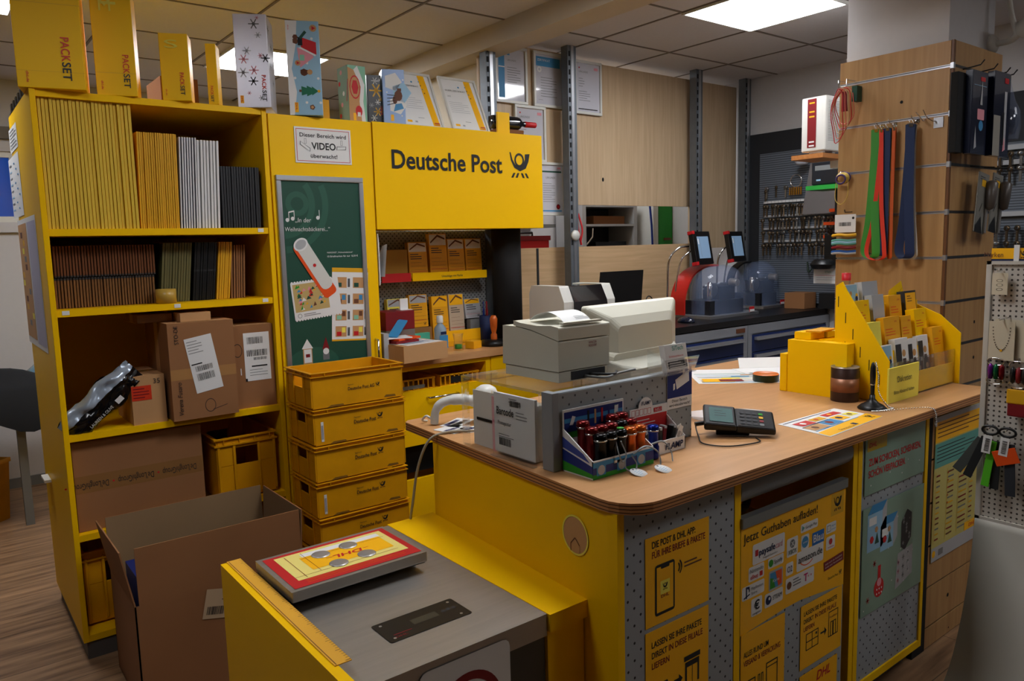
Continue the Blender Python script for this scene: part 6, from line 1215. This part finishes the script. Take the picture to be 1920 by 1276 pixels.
def d_sc(g,w,h,t):
    g.rect(0,0,w,h,mat('pack_grey',(126,124,116),.4),.0004); g.poly([(0,0),(w*.75,0),(w*.5,h*.28),(.0,h*.1)],BLK,.001); g.poly([(w*.25,h*.35),(w*.3,h*.35),(w*.55,h*.5),(w*.5,h*.5)],BLK,.0012); g.rect(w*.3,h-.06,w*.7,h-.03,GOLD,.0012); g.lines(.01,h-.018,w*.7,2,.01,.003,DGR,.001)
for i,(x,lb) in enumerate(((3.745,'grey scissors package with black handle, left one on the pillar'),(3.90,'grey scissors package with black handle, right one on the pillar'))):
    t=blister(x,1.875,.105,.265,lb,d_sc,M=MC.get('pack_grey') or mat('pack_grey',(126,124,116),.4),y=1.44-.0*i,d=.006); MB().lathe([(.0,-.06),(.018,-.05),(.024,.0),(.026,.06),(.018,.07),(0,.075)],mat('scissor_grey',(84,76,70),.35),(.095,-.02,-.10),n=14).box(.085,-.012,-.26,.105,-.006,-.15,STEEL).build('scissors',t); t.rotation_euler=(0,.14,0)
tag(MB((4.0,1.45,1.89)).tube([(3.80,CY,1.905),(3.80,1.40,1.89)],.003,BLK,6).tube([(3.95,CY,1.905),(3.95,1.40,1.89)],.003,BLK,6).build('hook_pair'),'pair of black hooks holding the scissors packages','hook')
# surveillance camera
t=T('surveillance_camera','white surveillance camera on a ball bracket at the top of the pillar','camera',(3.95,1.52,2.53)); t.location=(0,0,0)
MB().lathe([(0,-.025),(.03,-.025),(.045,-.012),(.045,0)],WPL,(4.065,1.54,2.475),n=24,axis='y').tube(bez([(4.065,1.53,2.475),(4.06,1.46,2.475),(4.03,1.42,2.485),(4.02,1.40,2.50)],6),.014,WPL,12).build('bracket',t)
for v in [o for o in kids(t)]: pass
MB().lathe([(0,-.10),(.04,-.095),(.045,-.05),(.045,.06),(.03,.08),(0,.08)],WPL,(4.10,1.38,2.51),n=24,axis='x').build('camera_body',t); MB().tube(bez([(4.03,1.42,2.49),(4.03,1.45,2.6),(4.03,1.47,2.74),(4.03,1.47,2.82)],6),.012,WPL,8).build('cable_duct',t)

# white perforated merchandise stand in the right foreground
t=T('merchandise_stand','white perforated metal merchandise stand with curved foot at the right edge','display stand',(2.76,.75,0)); O=(2.76,.75,0)
MB(O).box(2.752,.20,.66,2.760,1.012,1.505,PEGW).build('perforated_panel',t)
MB(O).box(2.745,1.005,.64,2.768,1.022,1.512,mat('stand_white',(196,192,182),.45)).box(2.745,.18,1.500,2.768,1.022,1.512,MC['stand_white']).box(2.745,.18,.64,2.768,1.022,.66,MC['stand_white']).build('frame',t,bevel=.002)
m=MB(O); prof=bez([(2.755,0,.65),(2.748,0,.50),(2.71,0,.30),(2.64,0,.14),(2.52,0,.04),(2.40,0,.012)],6)
vs=[];
for p_ in prof:
    k=(.65-p_.z)/.65; vs+=[(p_.x,1.02+.02*k,p_.z),(p_.x,.10,p_.z)]
fs=[(2*i,2*i+1,2*i+3,2*i+2) for i in range(len(prof)-1)]; m.add(vs,fs,MC['stand_white'],True)
q=m.build('curved_foot',t); sm_=q.modifiers.new('thick','SOLIDIFY'); sm_.thickness=.01
t2=T('post_sign','yellow header strip with emblem above the white merchandise stand','sign',(2.75,.6,1.513)); g=MB().box(0,-.4,0,.006,.41,.04,YPOS).at(LEFT(0,.41,0)); g.text('Marken',-.02,.012,.016,BRN,w=.055); g.horn(.095,.008,.024,BARE); g.rect(0,0,.8,.006,NAVY,.0012); g.build('strip',t2); MB().box(-.004,.33,-.006,.0,.345,.05,WHT).build('clip',t2)
def card(y,z,w,h,label,draw,name='jewellery_card',x=2.732):
    t=T(name,label,'card',(x,y,z)); g=MB().at(LEFT(0,0,0)); g.box(0,-h,-.0015,w,0,0,mat('ivory_card',(206,196,172),.6)); draw(g,w,h); g.build('card',t); MB().tube([(.017,-w*.5,.008),(-.02,-w*.5,.006),(-.03,-w*.5,.014)],.002,CHR,6).build('hook_wire',t); return t
def dr_neck(g,w,h):
    for i in range(22): a=PI*i/21; g.disc(w/2+w*.33*math.cos(a+PI),h*-.16-h*.58*math.sin(a),.0022,mat('chain_dark',(90,76,60),.4),.001,6)
    g.disc(w/2,-h*.75,.004,GOLD,.0012)
card(1.000,1.32,.075,.125,'ivory card with dark bead necklace, middle of the white stand',dr_neck)
card(.988,1.326,.08,.122,'second ivory card hanging behind the necklace card',lambda g,w,h:None,x=2.743)
def dr_ear(g,w,h):
    for i in range(3): g.ring(w*.5,-h*.35-i*.014,.008,.0095,CHR,.001,12,e=.5)
card(.998,1.475,.045,.07,'small ivory card with earrings at the top of the white stand',dr_ear)
card(.905,1.32,.09,.13,'ivory card with golden charm at the right picture edge',lambda g,w,h:g.rect(.02,-h,.06,-h+.03,GOLD,.001))
def trinket(y,z,cols,label):
    t=T('key_trinket',label,'trinket',(2.735,y,z)); m=MB()
    for i,c in enumerate(cols): m.lathe([(0,-.045),(.007,-.042),(.009,-.02),(.008,0),(.003,.006),(0,.008)],c,(-.004,-.018+i*.016,0),n=10)
    m.build('pendants',t); MB().tube([(-.005,.026*math.sin(2*PI*k/14),.014+.012*math.cos(2*PI*k/14)) for k in range(14)],.0018,CHR,5,closed=True).tube([(-.005,.026*math.sin(2*PI*k/14),-.048+.012*math.cos(2*PI*k/14)) for k in range(14)],.0018,CHR,5,closed=True).build('rings',t); return t
VIO=mat('violet_enamel',(110,30,130),.2,.5)
trinket(.975,1.175,(mat('enamel_red',(120,16,24),.2,.5),mat('enamel_green',(20,100,60),.2,.5),VIO),'key trinket with red, green and violet pendants on the white stand')
trinket(.91,1.17,(BLK,DRED,BLK),'dark key trinket with black and red pendants at the right edge')
tag(MB((2.72,.9,1.10)).box(2.715,.865,1.06,2.735,.935,1.105,GOLD).box(2.712,.87,1.02,2.735,.93,1.06,DRED).build('gold_red_purse',bevel=.004),'small gold and red purse hanging at the right edge of the stand','purse')
def felt(y,z,L,w,rot,M,label,x=2.71):
    t=T('felt_key_fob',label,'key fob',(x,y,z),rot=(rot,0,0)); MB().box(-.004,-w/2,-L,.0,w/2,0,M).build('fob',t,bevel=.001); return t
DK=mat('felt_dark',(26,28,28),.8)
felt(.985,.94,.15,.026,.35,DK,'dark grey felt key fob with round print, leftmost on the stand'); felt(1.0,.93,.14,.03,.55,mat('felt_grey',(72,76,72),.8),'mid grey felt key fob spread behind the dark one',2.72)
felt(.965,.93,.155,.024,.12,mat('felt_lime',(90,190,30),.8),'lime green felt key fob on the white stand',2.715); felt(.955,.93,.16,.026,.02,DK,'dark felt key fob right of the lime green one',2.722)
felt(.915,.93,.17,.03,-.05,mat('felt_anthracite',(44,48,54),.8),'long anthracite felt key fob at the right edge'); felt(.89,.90,.07,.05,1.2,ORG,'orange felt key fob cut by the right picture edge',2.705)
for y,lb in ((.975,'white barcode label on the left bunch of felt key fobs'),(.925,'white barcode label on the right bunch of felt key fobs')):
    t=T('barcode_label',lb,'label',(2.700,y,.955),rot=(.1,0,0)); g=MB().at(LEFT(0,.013,-.065)); g.box(0,0,-.001,.026,.06,0,WHT); g.at(LEFT(0,.013,-.065)@Matrix.Rotation(PI/2,4,'Z')); g.bars(.008,-.021,.042,.014,BARE,12); g.build('label',t)
for y in (.975,.925): tag(MB((2.72,y,.965)).tube([(2.715,y+.024*math.sin(2*PI*k/16),.965+.014*math.cos(2*PI*k/16)) for k in range(16)],.004,BLK,6,closed=True).tube([(2.752,y,.975),(2.70,y,.972)],.002,CHR,6).build('key_ring'),'black key ring bunch holding the %s felt fobs'%('left' if y>.95 else 'right'),'key ring')

# router on a wooden bracket
t=T('wooden_wall_shelf','small wooden shelf board carrying the white router','shelf',(4.10,2.32,2.0)); MB((4.10,2.32,2.0)).box(3.80,2.215,2.020,4.02,2.40,2.045,wood('oak_board',(176,116,62),(196,136,80),'x')).build('board',t,bevel=.002); MB((4.10,2.32,2.0)).box(4.02,2.215,1.98,4.07,2.30,2.05,WPL).build('bracket',t)
t=T('router','white internet router with red front strip standing on the wooden shelf','router',(3.88,2.28,2.0455))
m=MB().box(-.075,-.075,.012,.09,.065,.29,WPL).box(-.06,-.05,0,-.03,.03,.012,WPL).box(.04,-.05,0,.07,.03,.012,WPL); m.build('housing',t,bevel=.006)
g=MB().at(LEFT(-.075,.065,.012)); g.rect(.035,.02,.085,.27,DRED,.001); 
for z_ in (.245,.20,.175): g.rect(.045,z_,.075,z_+.008,GOLD,.0014)
g.rect(.045,.045,.075,.053,WHT,.0014); g.rect(.045,.025,.075,.033,WHT,.0014); g.build('red_strip',t)
g=MB().at(FRONT(-.075,-.075,.012))
for i in range(28): g.rect(.02,.05+i*.0075,.15,.052+i*.0075,GRY)
g.build('vent_slots',t)

# key blanks on the ribbed wall
KM=mat('key_brass_dark',(120,104,84),.35,.8); KS=mat('key_steel',(150,146,140),.3,.9)
def key(M):
    m=MB().lathe([(.004,-.0012),(.0105,-.0012),(.0105,.0012),(.004,.0012),(.004,-.0012)],M,(0,0,0),n=12,caps=False,axis='x').box(-.0012,-.0035,-.048,.0012,.0035,-.008,M); return m.build('key_blank')
k1=key(KM); k2=key(KS)
tag(k1,'dull brass key blank hanging in rows on the ribbed key wall','key','key blanks on the ribbed wall'); tag(k2,'shiny steel key blank hanging in rows on the ribbed key wall','key','key blanks on the ribbed wall')
k1.scale=k2.scale=(3,1.5,1.5)
rs=random.Random(9); first={0:True,1:True}
rows=[(1.845,3.46,2.98,20),(1.745,3.46,2.80,24),(1.65,3.46,2.78,24),(1.555,3.46,2.78,24)]
for z,ya,yb,n in rows:
    for i in range(n):
        if z>1.8 and i>14: continue
        y=ya+(yb-ya)*i/(n-1)
        if rs.random()<.08: continue
        j=1 if rs.random()<.22 else 0; src=(k1,k2)[j]
        for dpt in range(1 if j else 1):
            if first[j]: o=src; first[j]=False
            else: o=src.copy(); COL.objects.link(o)
            o.location=(XR-.06-.02*rs.random(),y,z+rs.uniform(-.004,.004)); o.rotation_euler=(0,0,rs.uniform(-.5,.5))
for z,a,b_,lb in ((1.872,3.47,2.96,'white label strip above the top row of key blanks'),(1.768,3.47,2.78,'pale strip above the second row of key blanks'),(1.675,3.47,2.78,'pale strip above the third row of key blanks'),(1.58,3.47,2.78,'pale strip above the lowest row of key blanks')):
    m=MB((XR-.04,a,z)).box(XR-.052,b_,z,XR-.036,a,z+.016,LGR if z<1.8 else WHT)
    m.at(LEFT(XR-.052,a,z))
    for i in range(16): m.rect(.005+i*.03,.0,.007+i*.03,.016,GRY)
    tag(m.build('label_strip'),lb,'label strip')
for z,lb in ((1.78,'top orange hook strip on the key wall'),(1.69,'middle orange hook strip on the key wall'),(1.60,'lowest orange hook strip on the key wall')): tag(MB((XR-.1,2.9,z)).box(XR-.14,2.72,z,XR-.06,2.93 if z<1.75 else 2.89,z+.022,ORG).build('orange_strip',bevel=.002),lb,'strip')
t=T('key_bunch','ring of golden keys hanging high on the key wall','key ring',(XR-.07,3.19,2.02)); MB().tube([(0,.045*math.sin(2*PI*k/18),.045*math.cos(2*PI*k/18)) for k in range(18)],.004,CHR,6,closed=True).build('ring',t)
for i in range(6): MB().box(-.01,-.05+i*.018,-.10,-.004,-.04+i*.018,-.045,mat('brass',(190,140,50),.3,.9)).build('key',t)
for i,(y,z) in enumerate(((3.44,1.98),(3.36,1.985),(3.28,1.98),(3.45,1.96))):
    o=(k1 if i%2 else k2).copy(); COL.objects.link(o); o.location=(XR-.06,y,z); o['label']=['steel key blank hanging alone at the upper left of the key wall','brass key blank hanging alone second in the upper row','steel key blank hanging alone below the golden keys','brass key blank at the very left end of the upper row'][i]; o['group']='single keys on the key wall'
tag(MB((XR-.2,3.0,1.75)).add([(XR-.12,3.05,2.13),(XR-.12,2.86,2.13),(XR-.10,2.80,1.775),(XR-.10,3.12,1.775)],[(0,1,2,3),(3,2,1,0)],mat('thin_paper',(176,170,168),.8)).build('paper_sheet'),'large limp white paper hanging over the key blanks','paper')
tag(MB((XR-.2,3.14,2.14)).lathe([(0,-.02),(.04,-.015),(.05,.01),(.02,.03),(0,.032)],mat('tissue',(190,192,196),.8),(XR-.13,3.11,2.14),n=9).build('paper_clump'),'crumpled white tissue on top of the hanging paper','tissue')
t=T('key_programmer','dark device on a green tray at the right of the key wall','device',(4.6,2.63,1.95)); MB((4.6,2.63,1.95)).box(4.56,2.50,1.935,4.72,2.735,2.075,mat('device_dark',(30,34,42),.25)).build('housing',t,bevel=.008); MB((4.6,2.63,1.95)).box(4.54,2.48,1.905,4.74,2.76,1.932,mat('tray_green',(40,150,60),.5)).build('tray',t); MB((4.6,2.63,1.95)).box(4.70,2.55,1.70,4.78,2.65,1.905,DGR).box(4.72,2.55,1.80,XR-.035,2.62,1.84,DGR).build('bracket',t); MB((4.6,2.63,1.95)).at(LEFT(4.56,2.73,1.94)).rect(.02,.085,.2,.115,GRY).rect(.03,.02,.06,.03,LBLU).build('trim',t)
t=T('lamp_device','black device with round head standing behind the pillar over the white notice','device',(4.62,2.64,1.42)); MB((4.62,2.64,1.42)).box(4.60,2.50,1.44,4.76,2.66,1.62,BLK).lathe([(0,0),(.07,.0),(.085,.03),(.06,.06),(0,.065)],BLK,(4.60,2.66,1.405),n=20).box(4.76,2.55,1.48,XR-.035,2.60,1.52,DGR).build('body',t,bevel=.004)
t=T('notice_card','white notice with thin print below the black device on the key wall','notice',(4.62,2.72,1.31)); g=MB().at(LEFT(0,.02,0)); g.box(0,0,-.002,.20,.10,0,WHT); g.text('SiTech',.10,.07,.012,TEAL,w=.04,al='c'); g.rect(.01,.05,.19,.052,PINK); g.lines(.02,.04,.15,2,.014,.003,LGR); g.build('card',t); MB().box(.003,-.12,.02,.565,-.1,.03,DGR).build('arm',t)
# right background: second key rack (seen right of the pillar)
m=0
for z,lb in ((2.085,'upper pale rail of the key rack right of the pillar'),(2.0,'lower pale rail of the key rack right of the pillar'),(1.70,'third pale rail of the key rack beside the scissors packages')):
    tag(MB((XR-.05,1.8,z)).box(XR-.06,1.3,z,XR-.036,2.0,z+.028,LGR).build('key_rail'),lb,'rail')
for z in (2.06,1.975,1.63,1.54):
    for i in range(9):
        o=(k1 if (i+int(z*100))%3 else k2).copy(); COL.objects.link(o); o.location=(XR-.07,1.97-i*.055,z); o.scale=(3,2,1.6); o['label']='key blank hanging on the rack right of the pillar, beyond the packages'; o['group']='keys on the rack right of the pillar'

# ------------------------------------------------------------------ workbench at the back
BY=2.95; BZ=1.10
BB=mat('bench_blue',(16,40,96),.4,var=.03); BF=mat('bench_frame_grey',(158,162,168),.4,.3)
t=T('workbench_top','black worktop of the workshop bench under the key machines','worktop',(4.1,3.3,1.06)); MB((4.1,3.3,1.06)).box(2.95,BY-.01,1.062,5.15,3.73,BZ,mat('bench_black',(22,20,20),.35)).build('top',t,bevel=.002)
def dcab(x0,x1,label):
    t=T('drawer_cabinet',label,'cabinet',((x0+x1)/2,BY,0)); O=((x0+x1)/2,BY,0)
    MB(O).box(x0,BY+.004,.05,x1,3.65,1.055,BF).build('carcass',t)
    MB(O).box(x0,BY-.012,1.0,x1,BY+.003,1.055,BF).box(x0,BY-.012,.05,x0+.04,BY+.003,1.0,BF).box(x1-.04,BY-.012,.05,x1,BY+.003,1.0,BF).build('front_frame',t)
    zs=[.99,.875,.755,.635,.515,.40,.28,.10]
    for a,b_ in zip(zs,zs[1:]):
        d=MB(O).box(x0+.045,BY-.014,b_+.004,x1-.045,BY+.003,a-.002,BB).build('drawer',t)
        h=MB(O); h.prism([(0,0)],0,0,ALU) if 0 else None
        h.box(x0+.06,BY-.036,a-.034,x1-.06,BY-.014,a-.014,ALU).box(x0+.06,BY-.044,a-.036,x1-.06,BY-.036,a-.030,ALU); h.build('handle',d,bevel=.003)
    return t
dcab(3.195,4.19,'blue drawer cabinet of the workbench, left one behind the monitor'); dcab(4.20,5.17,'blue drawer cabinet of the workbench, right one next to the key wall')
tag(MB((4.12,BY-.014,1.03)).box(4.07,BY-.0165,1.015,4.16,BY-.0125,1.042,BRN).build('brand_plate'),'small brown brand plate on the frame between the two blue cabinets','plate')
t=T('rear_desk','grey rear desk carrying the card printer, left end of the workbench','desk',(2.75,3.2,0)); MB((2.75,3.2,0)).box(2.75,3.0,1.062,2.945,3.32,1.098,BEECH).build('top',t)
for x in (2.77,2.90): MB((2.75,3.2,0)).box(x,3.02,0,x+.03,3.05,1.06,GRY).build('leg',t)
# laptop and printer
t=T('laptop','black laptop opened on the workbench, seen from its back','laptop',(3.39,3.30,BZ+.0006),rz=0); MB().box(-.19,-.12,0,.19,.12,.022,BLK).build('base',t,bevel=.003); m=MB(); m.add([(-.19,.0,.022),(.19,.0,.022),(.183,-.035,.335),(-.183,-.035,.335),(-.19,.01,.022),(.19,.01,.022),(.183,-.025,.335),(-.183,-.025,.335)],[(0,1,2,3),(7,6,5,4),(3,2,6,7),(0,3,7,4),(1,5,6,2)],mat('laptop_lid',(14,12,12),.5)); m.build('lid',t)
t=T('card_printer','white card printer with dark translucent cover behind the receipt printer','printer',(2.75,3.14,BZ+.0006),rz=.0)
m=MB(); side([(-.14,0),(-.14,.20),(-.10,.285),(.13,.285),(.15,.24),(.15,0)],-.145,-.075,m,WPL); side([(-.14,0),(-.14,.20),(-.10,.285),(.13,.285),(.15,.24),(.15,0)],.165,.235,m,WPL); m.box(-.075,-.12,0,.165,.15,.14,WPL).box(-.075,.0,.14,.165,.15,.26,WPL); m.build('housing',t,bevel=.008)
m=MB(); side([(-.165,.10),(-.150,.20),(-.105,.283),(.0,.283),(.0,.10)],-.074,.164,m,mat('smoked_cover',(20,16,20),.12,coat=.6)); m.build('cover',t,bevel=.004)
g=MB().at(frame((.05,-.128,.235),(1,0,0),(0,.47,.88))); g.disc(0,.018,.012,RED,.002,8); g.text('evolis',0,-.004,.010,PINK,w=.035,al='c',z=.002); g.build('emblem',t)
t.location=(2.60,3.0,1.10) ; t.location=(2.83,3.155,1.099)
tag(MB((3.1,3.3,BZ)).tube(bez([(3.05,3.2,BZ+.004),(3.09,3.22,BZ+.17),(3.13,3.24,BZ+.19),(3.12,3.22,BZ+.12),(3.16,3.24,BZ+.10),(3.14,3.22,BZ+.004)],6),.005,BLK,6).build('cable_loop'),'black cable loop sticking up between card printer and laptop','cable')
tag(MB((3.7,3.3,BZ)).tube(bez([(3.58,3.3,BZ+.004),(3.62,3.28,BZ+.16),(3.70,3.3,BZ+.13),(3.74,3.34,BZ+.004)],6),.0035,BLK,6).build('laptop_cable'),'thin black cable behind the laptop','cable')
t=T('computer_mouse','dark computer mouse on the black workbench top','mouse',(3.78,3.10,BZ+.0006)); MB().lathe([(0,0),(.036,0),(.038,.008),(.03,.025),(.012,.034),(0,.035)],mat('mouse_blueblack',(24,30,50),.2,coat=.5),n=20).build('shell',t); t.scale=(1,1.7,1)
def machine(x,y,label,red=True,s=1):
    t=T('key_machine',label,'machine',(x,y,BZ+.0006))
    q9=1 if red else .6; MB().prism([(-.27*q9,-.16),(.25*q9,-.16),(.30*q9,-.08),(.30*q9,.16),(-.27*q9,.16)],0,.018,ALU).build('base_plate',t,bevel=.002)
    MB().box(-.20*q9,-.10,.018,.16*q9,.12,.11,mat('machine_dark',(28,30,36),.4)).box(-.05,-.06,.11,.12,.08,.20,MC['machine_dark']).lathe([(0,-.08),(.05,-.08),(.05,.08),(0,.08)],DGR,(.02,.0,.17),n=18,axis='x').lathe([(0,0),(.018,0),(.018,.11),(.01,.12),(0,.12)],CHR,(-.10,-.02,.11),n=14).lathe([(0,-.03),(.025,-.03),(.03,.03),(0,.03)],STEEL,(.08,-.08,.22),n=14,axis='y').build('mechanism',t,bevel=.003)
    DR=.24 if red else .155
    n=28; rings=[(1.0,0),(1.0,.10),(.97,.17),(.88,.235),(.70,.285),(.42,.315),(.12,.325)]
    vs=[(.02+DR*a*math.cos(2*PI*k/n),.145*a*math.sin(2*PI*k/n),.019+z) for a,z in rings for k in range(n)]
    fs=[(i*n+k,i*n+(k+1)%n,(i+1)*n+(k+1)%n,(i+1)*n+k) for i in range(len(rings)-1) for k in range(n)]; fs.append(tuple(range((len(rings)-1)*n,len(rings)*n)))
    MB().add(vs,fs,GLASSB,True).build('dome_cover',t)
    if red:
        p=bez([(-.285,.10,.018),(-.275,.10,.15),(-.20,.10,.27),(-.06,.11,.325),(.10,.12,.335)],6); MB().ribbon(p,.12,.012,mat('machine_red',(190,36,24),.35),side=(0,1,0)).build('red_housing',t)
    else:
        p=bez([(-.175,.13,.018),(-.17,.13,.15),(-.13,.13,.27),(-.04,.13,.325),(.06,.13,.335)],6); MB().ribbon(p,.06,.012,BLK,side=(0,1,0)).build('black_housing',t)
    rx=.14 if red else .05; MB().box(rx,-.165,.02,rx+.05,-.160,.055,RED).box(rx,-.1665,.022,rx+.05,-.1652,.038,WHT).build('red_label',t)
    # tablet on its arm
    ex=0 if red else .03; a=MB(); a.tube(bez([(-.33+ex,.15,.0),(-.35+ex,.13,.20),(-.36+ex,.11,.38),(-.30+ex,.08,.46),(-.22+ex,.06,.47)],6),.007,CHR,8).tube(bez([(-.26+ex,.15,.0),(-.27+ex,.12,.24),(-.26+ex,.09,.38),(-.20+ex,.06,.44)],6),.006,CHR,8).build('arm',t)
    TX_=-.13 if red else -.24; TM=Matrix.Translation((TX_,.03,.455))@Matrix.Scale(1.22,4)@Matrix.Rotation(.12,4,'Z')@Matrix.Rotation(-.18,4,'X'); q=MB().at(TM) if 1 else (Matrix.Translation((.02,.03,.50))@Matrix.Rotation(.12,4,'Z')@Matrix.Rotation(-.18,4,'X')); q.box(-.085,-.015,-.09,.085,.015,.09,BLK).box(-.089,-.017,.075,-.066,.017,.094,RED).box(-.089,-.017,-.094,-.066,.017,-.074,RED); s_=q.build('tablet',t,bevel=.004)
    g=MB().at(TM@FRONT(0,-.0155,0)); g.rect(-.055,-.058,.06,.062,mat('tablet_screen',(110,130,150),.3,emit=(120,150,180),es=.35),.001); g.rect(-.05,.02,-.04,.05,WHT,.0014); g.rect(-.03,-.05,-.028,.055,GRY,.0014); g.build('screen',s_)
    return t
machine(4.27,3.24,'red key cutting machine under a clear dome cover, left one',True); machine(5.0,3.42,'dark key cutting machine under a clear dome, right one by the key wall',False)
tag(MB((5.06,3.12,BZ)).box(4.98,3.02,BZ+.001,5.13,3.18,BZ+.115,CARD).build('small_carton',bevel=.002),'small brown carton at the right end of the workbench','carton')
tag(MB((5.15,3.0,1.14)).box(5.10,2.60,BZ+.001,5.155,2.98,BZ+.11,mat('dark_box',(24,24,26),.6)).build('dark_case'),'dark flat case against the key wall at the bench end','case')
tag(MB((XR-.1,3.05,1.35)).tube(bez([(XR-.05,3.10,1.43),(XR-.08,3.07,1.36),(XR-.06,3.04,1.40),(XR-.08,3.0,1.33),(XR-.05,2.96,1.41)],5),.006,mat('dark_green_cable',(24,44,26),.5),6).build('key_fobs'),'dark green key fobs hanging at the bottom of the key wall','key fobs')

# ------------------------------------------------------------------ far left, behind the shelving unit
t=T('side_table','table with grey metal legs far left behind the shelving unit','table',(.45,5.4,0)); MB((.45,5.4,0)).box(-.6,5.30,.70,.75,6.0,.73,WPL).build('top',t)
for x,y in ((.385,5.36),(.70,5.36),(-.55,5.36),(-.55,5.9)): MB((.45,5.4,0)).box(x,y,0,x+.045,y+.045,.70,GRY).build('leg',t)
t=T('black_jacket','black jacket draped over the far left table','jacket',(.42,5.3,.73)); m=MB(); r=random.Random(2)
n1,n2=16,12; vs=[]
for i in range(n1):
    for j in range(n2):
        u=i/(n1-1); v=j/(n2-1); x=-.62+1.0*u; y=-.08+.5*v; h=.20*math.sin(PI*min(1,u*1.05))**.7*(.6+.4*math.sin(PI*v))+.02*math.sin(9*u+4*v); vs.append((x,y,max(.004,h)))
for i in range(n1): vs.append((-.62+1.0*i/(n1-1),-.11+.01*math.sin(i),-.10-.05*math.sin(i*.8)))
fs=[(i*n2+j,(i+1)*n2+j,(i+1)*n2+j+1,i*n2+j+1) for i in range(n1-1) for j in range(n2-1)]+[(n1*n2+i,n1*n2+i+1,(i+1)*n2,i*n2) for i in range(n1-1)]
m.add(vs,fs,mat('black_cloth',(20,22,26),.9,bump=.3),True); m.build('cloth',t); t.location=(.42,5.38,.735)
t=T('glossy_bag','shiny pale blue bag lying behind the black jacket','bag',(.60,5.75,.731)); MB().at(Matrix.Rotation(.3,4,'Y')).lathe([(0,0),(.16,.02),(.15,.12),(.10,.2),(0,.22)],mat('foil_blue',(140,180,200),.2,.5),n=7).build('bag',t)
t=T('yellow_bin','yellow plastic bin on the floor at the left picture edge','bin',(.19,5.60,0)); MB().lathe([(0,0),(.13,0),(.155,.36),(.165,.36),(.165,.385),(.15,.385),(.125,.01),(0,.01)],YELD,n=4,caps=False).build('bin',t)
tag(MB((.386,3.9,.62)).box(.36,3.86,.62,.386,3.98,.632,WPL).build('white_clip'),'white clip sticking out of the side of the shelving unit','clip')
# ------------------------------------------------------------------ camera, light, colour
F_,YAW,PITCH,ROLL=1432.5,math.radians(52.288),math.radians(6.9938),math.radians(-1.548)
fw=V((math.cos(YAW)*math.cos(PITCH),math.sin(YAW)*math.cos(PITCH),-math.sin(PITCH)))
rt=V((math.sin(YAW),-math.cos(YAW),0)); up=rt.cross(fw)
r2=rt*math.cos(ROLL)+up*math.sin(ROLL); u2=-rt*math.sin(ROLL)+up*math.cos(ROLL)
cam=bpy.data.cameras.new('camera'); co=bpy.data.objects.new('camera',cam); COL.objects.link(co)
cam.sensor_width=36; cam.lens=F_*36/1920; cam.clip_start=.02
M4=Matrix((r2,u2,-fw)).transposed().to_4x4(); M4.translation=V((0,0,1.6)); co.matrix_world=M4; scn.camera=co
w=bpy.data.worlds.new('world'); scn.world=w; w.use_nodes=True; w.node_tree.nodes['Background'].inputs[0].default_value=(.5,.6,.8,1); w.node_tree.nodes['Background'].inputs[1].default_value=.15
scn.view_settings.view_transform='Standard'; scn.view_settings.look='None'; scn.view_settings.exposure=EXPO; scn.view_settings.gamma=.92
scn.cycles.use_denoising=True; scn.cycles.max_bounces=8; scn.cycles.transparent_max_bounces=12; scn.cycles.sample_clamp_indirect=6
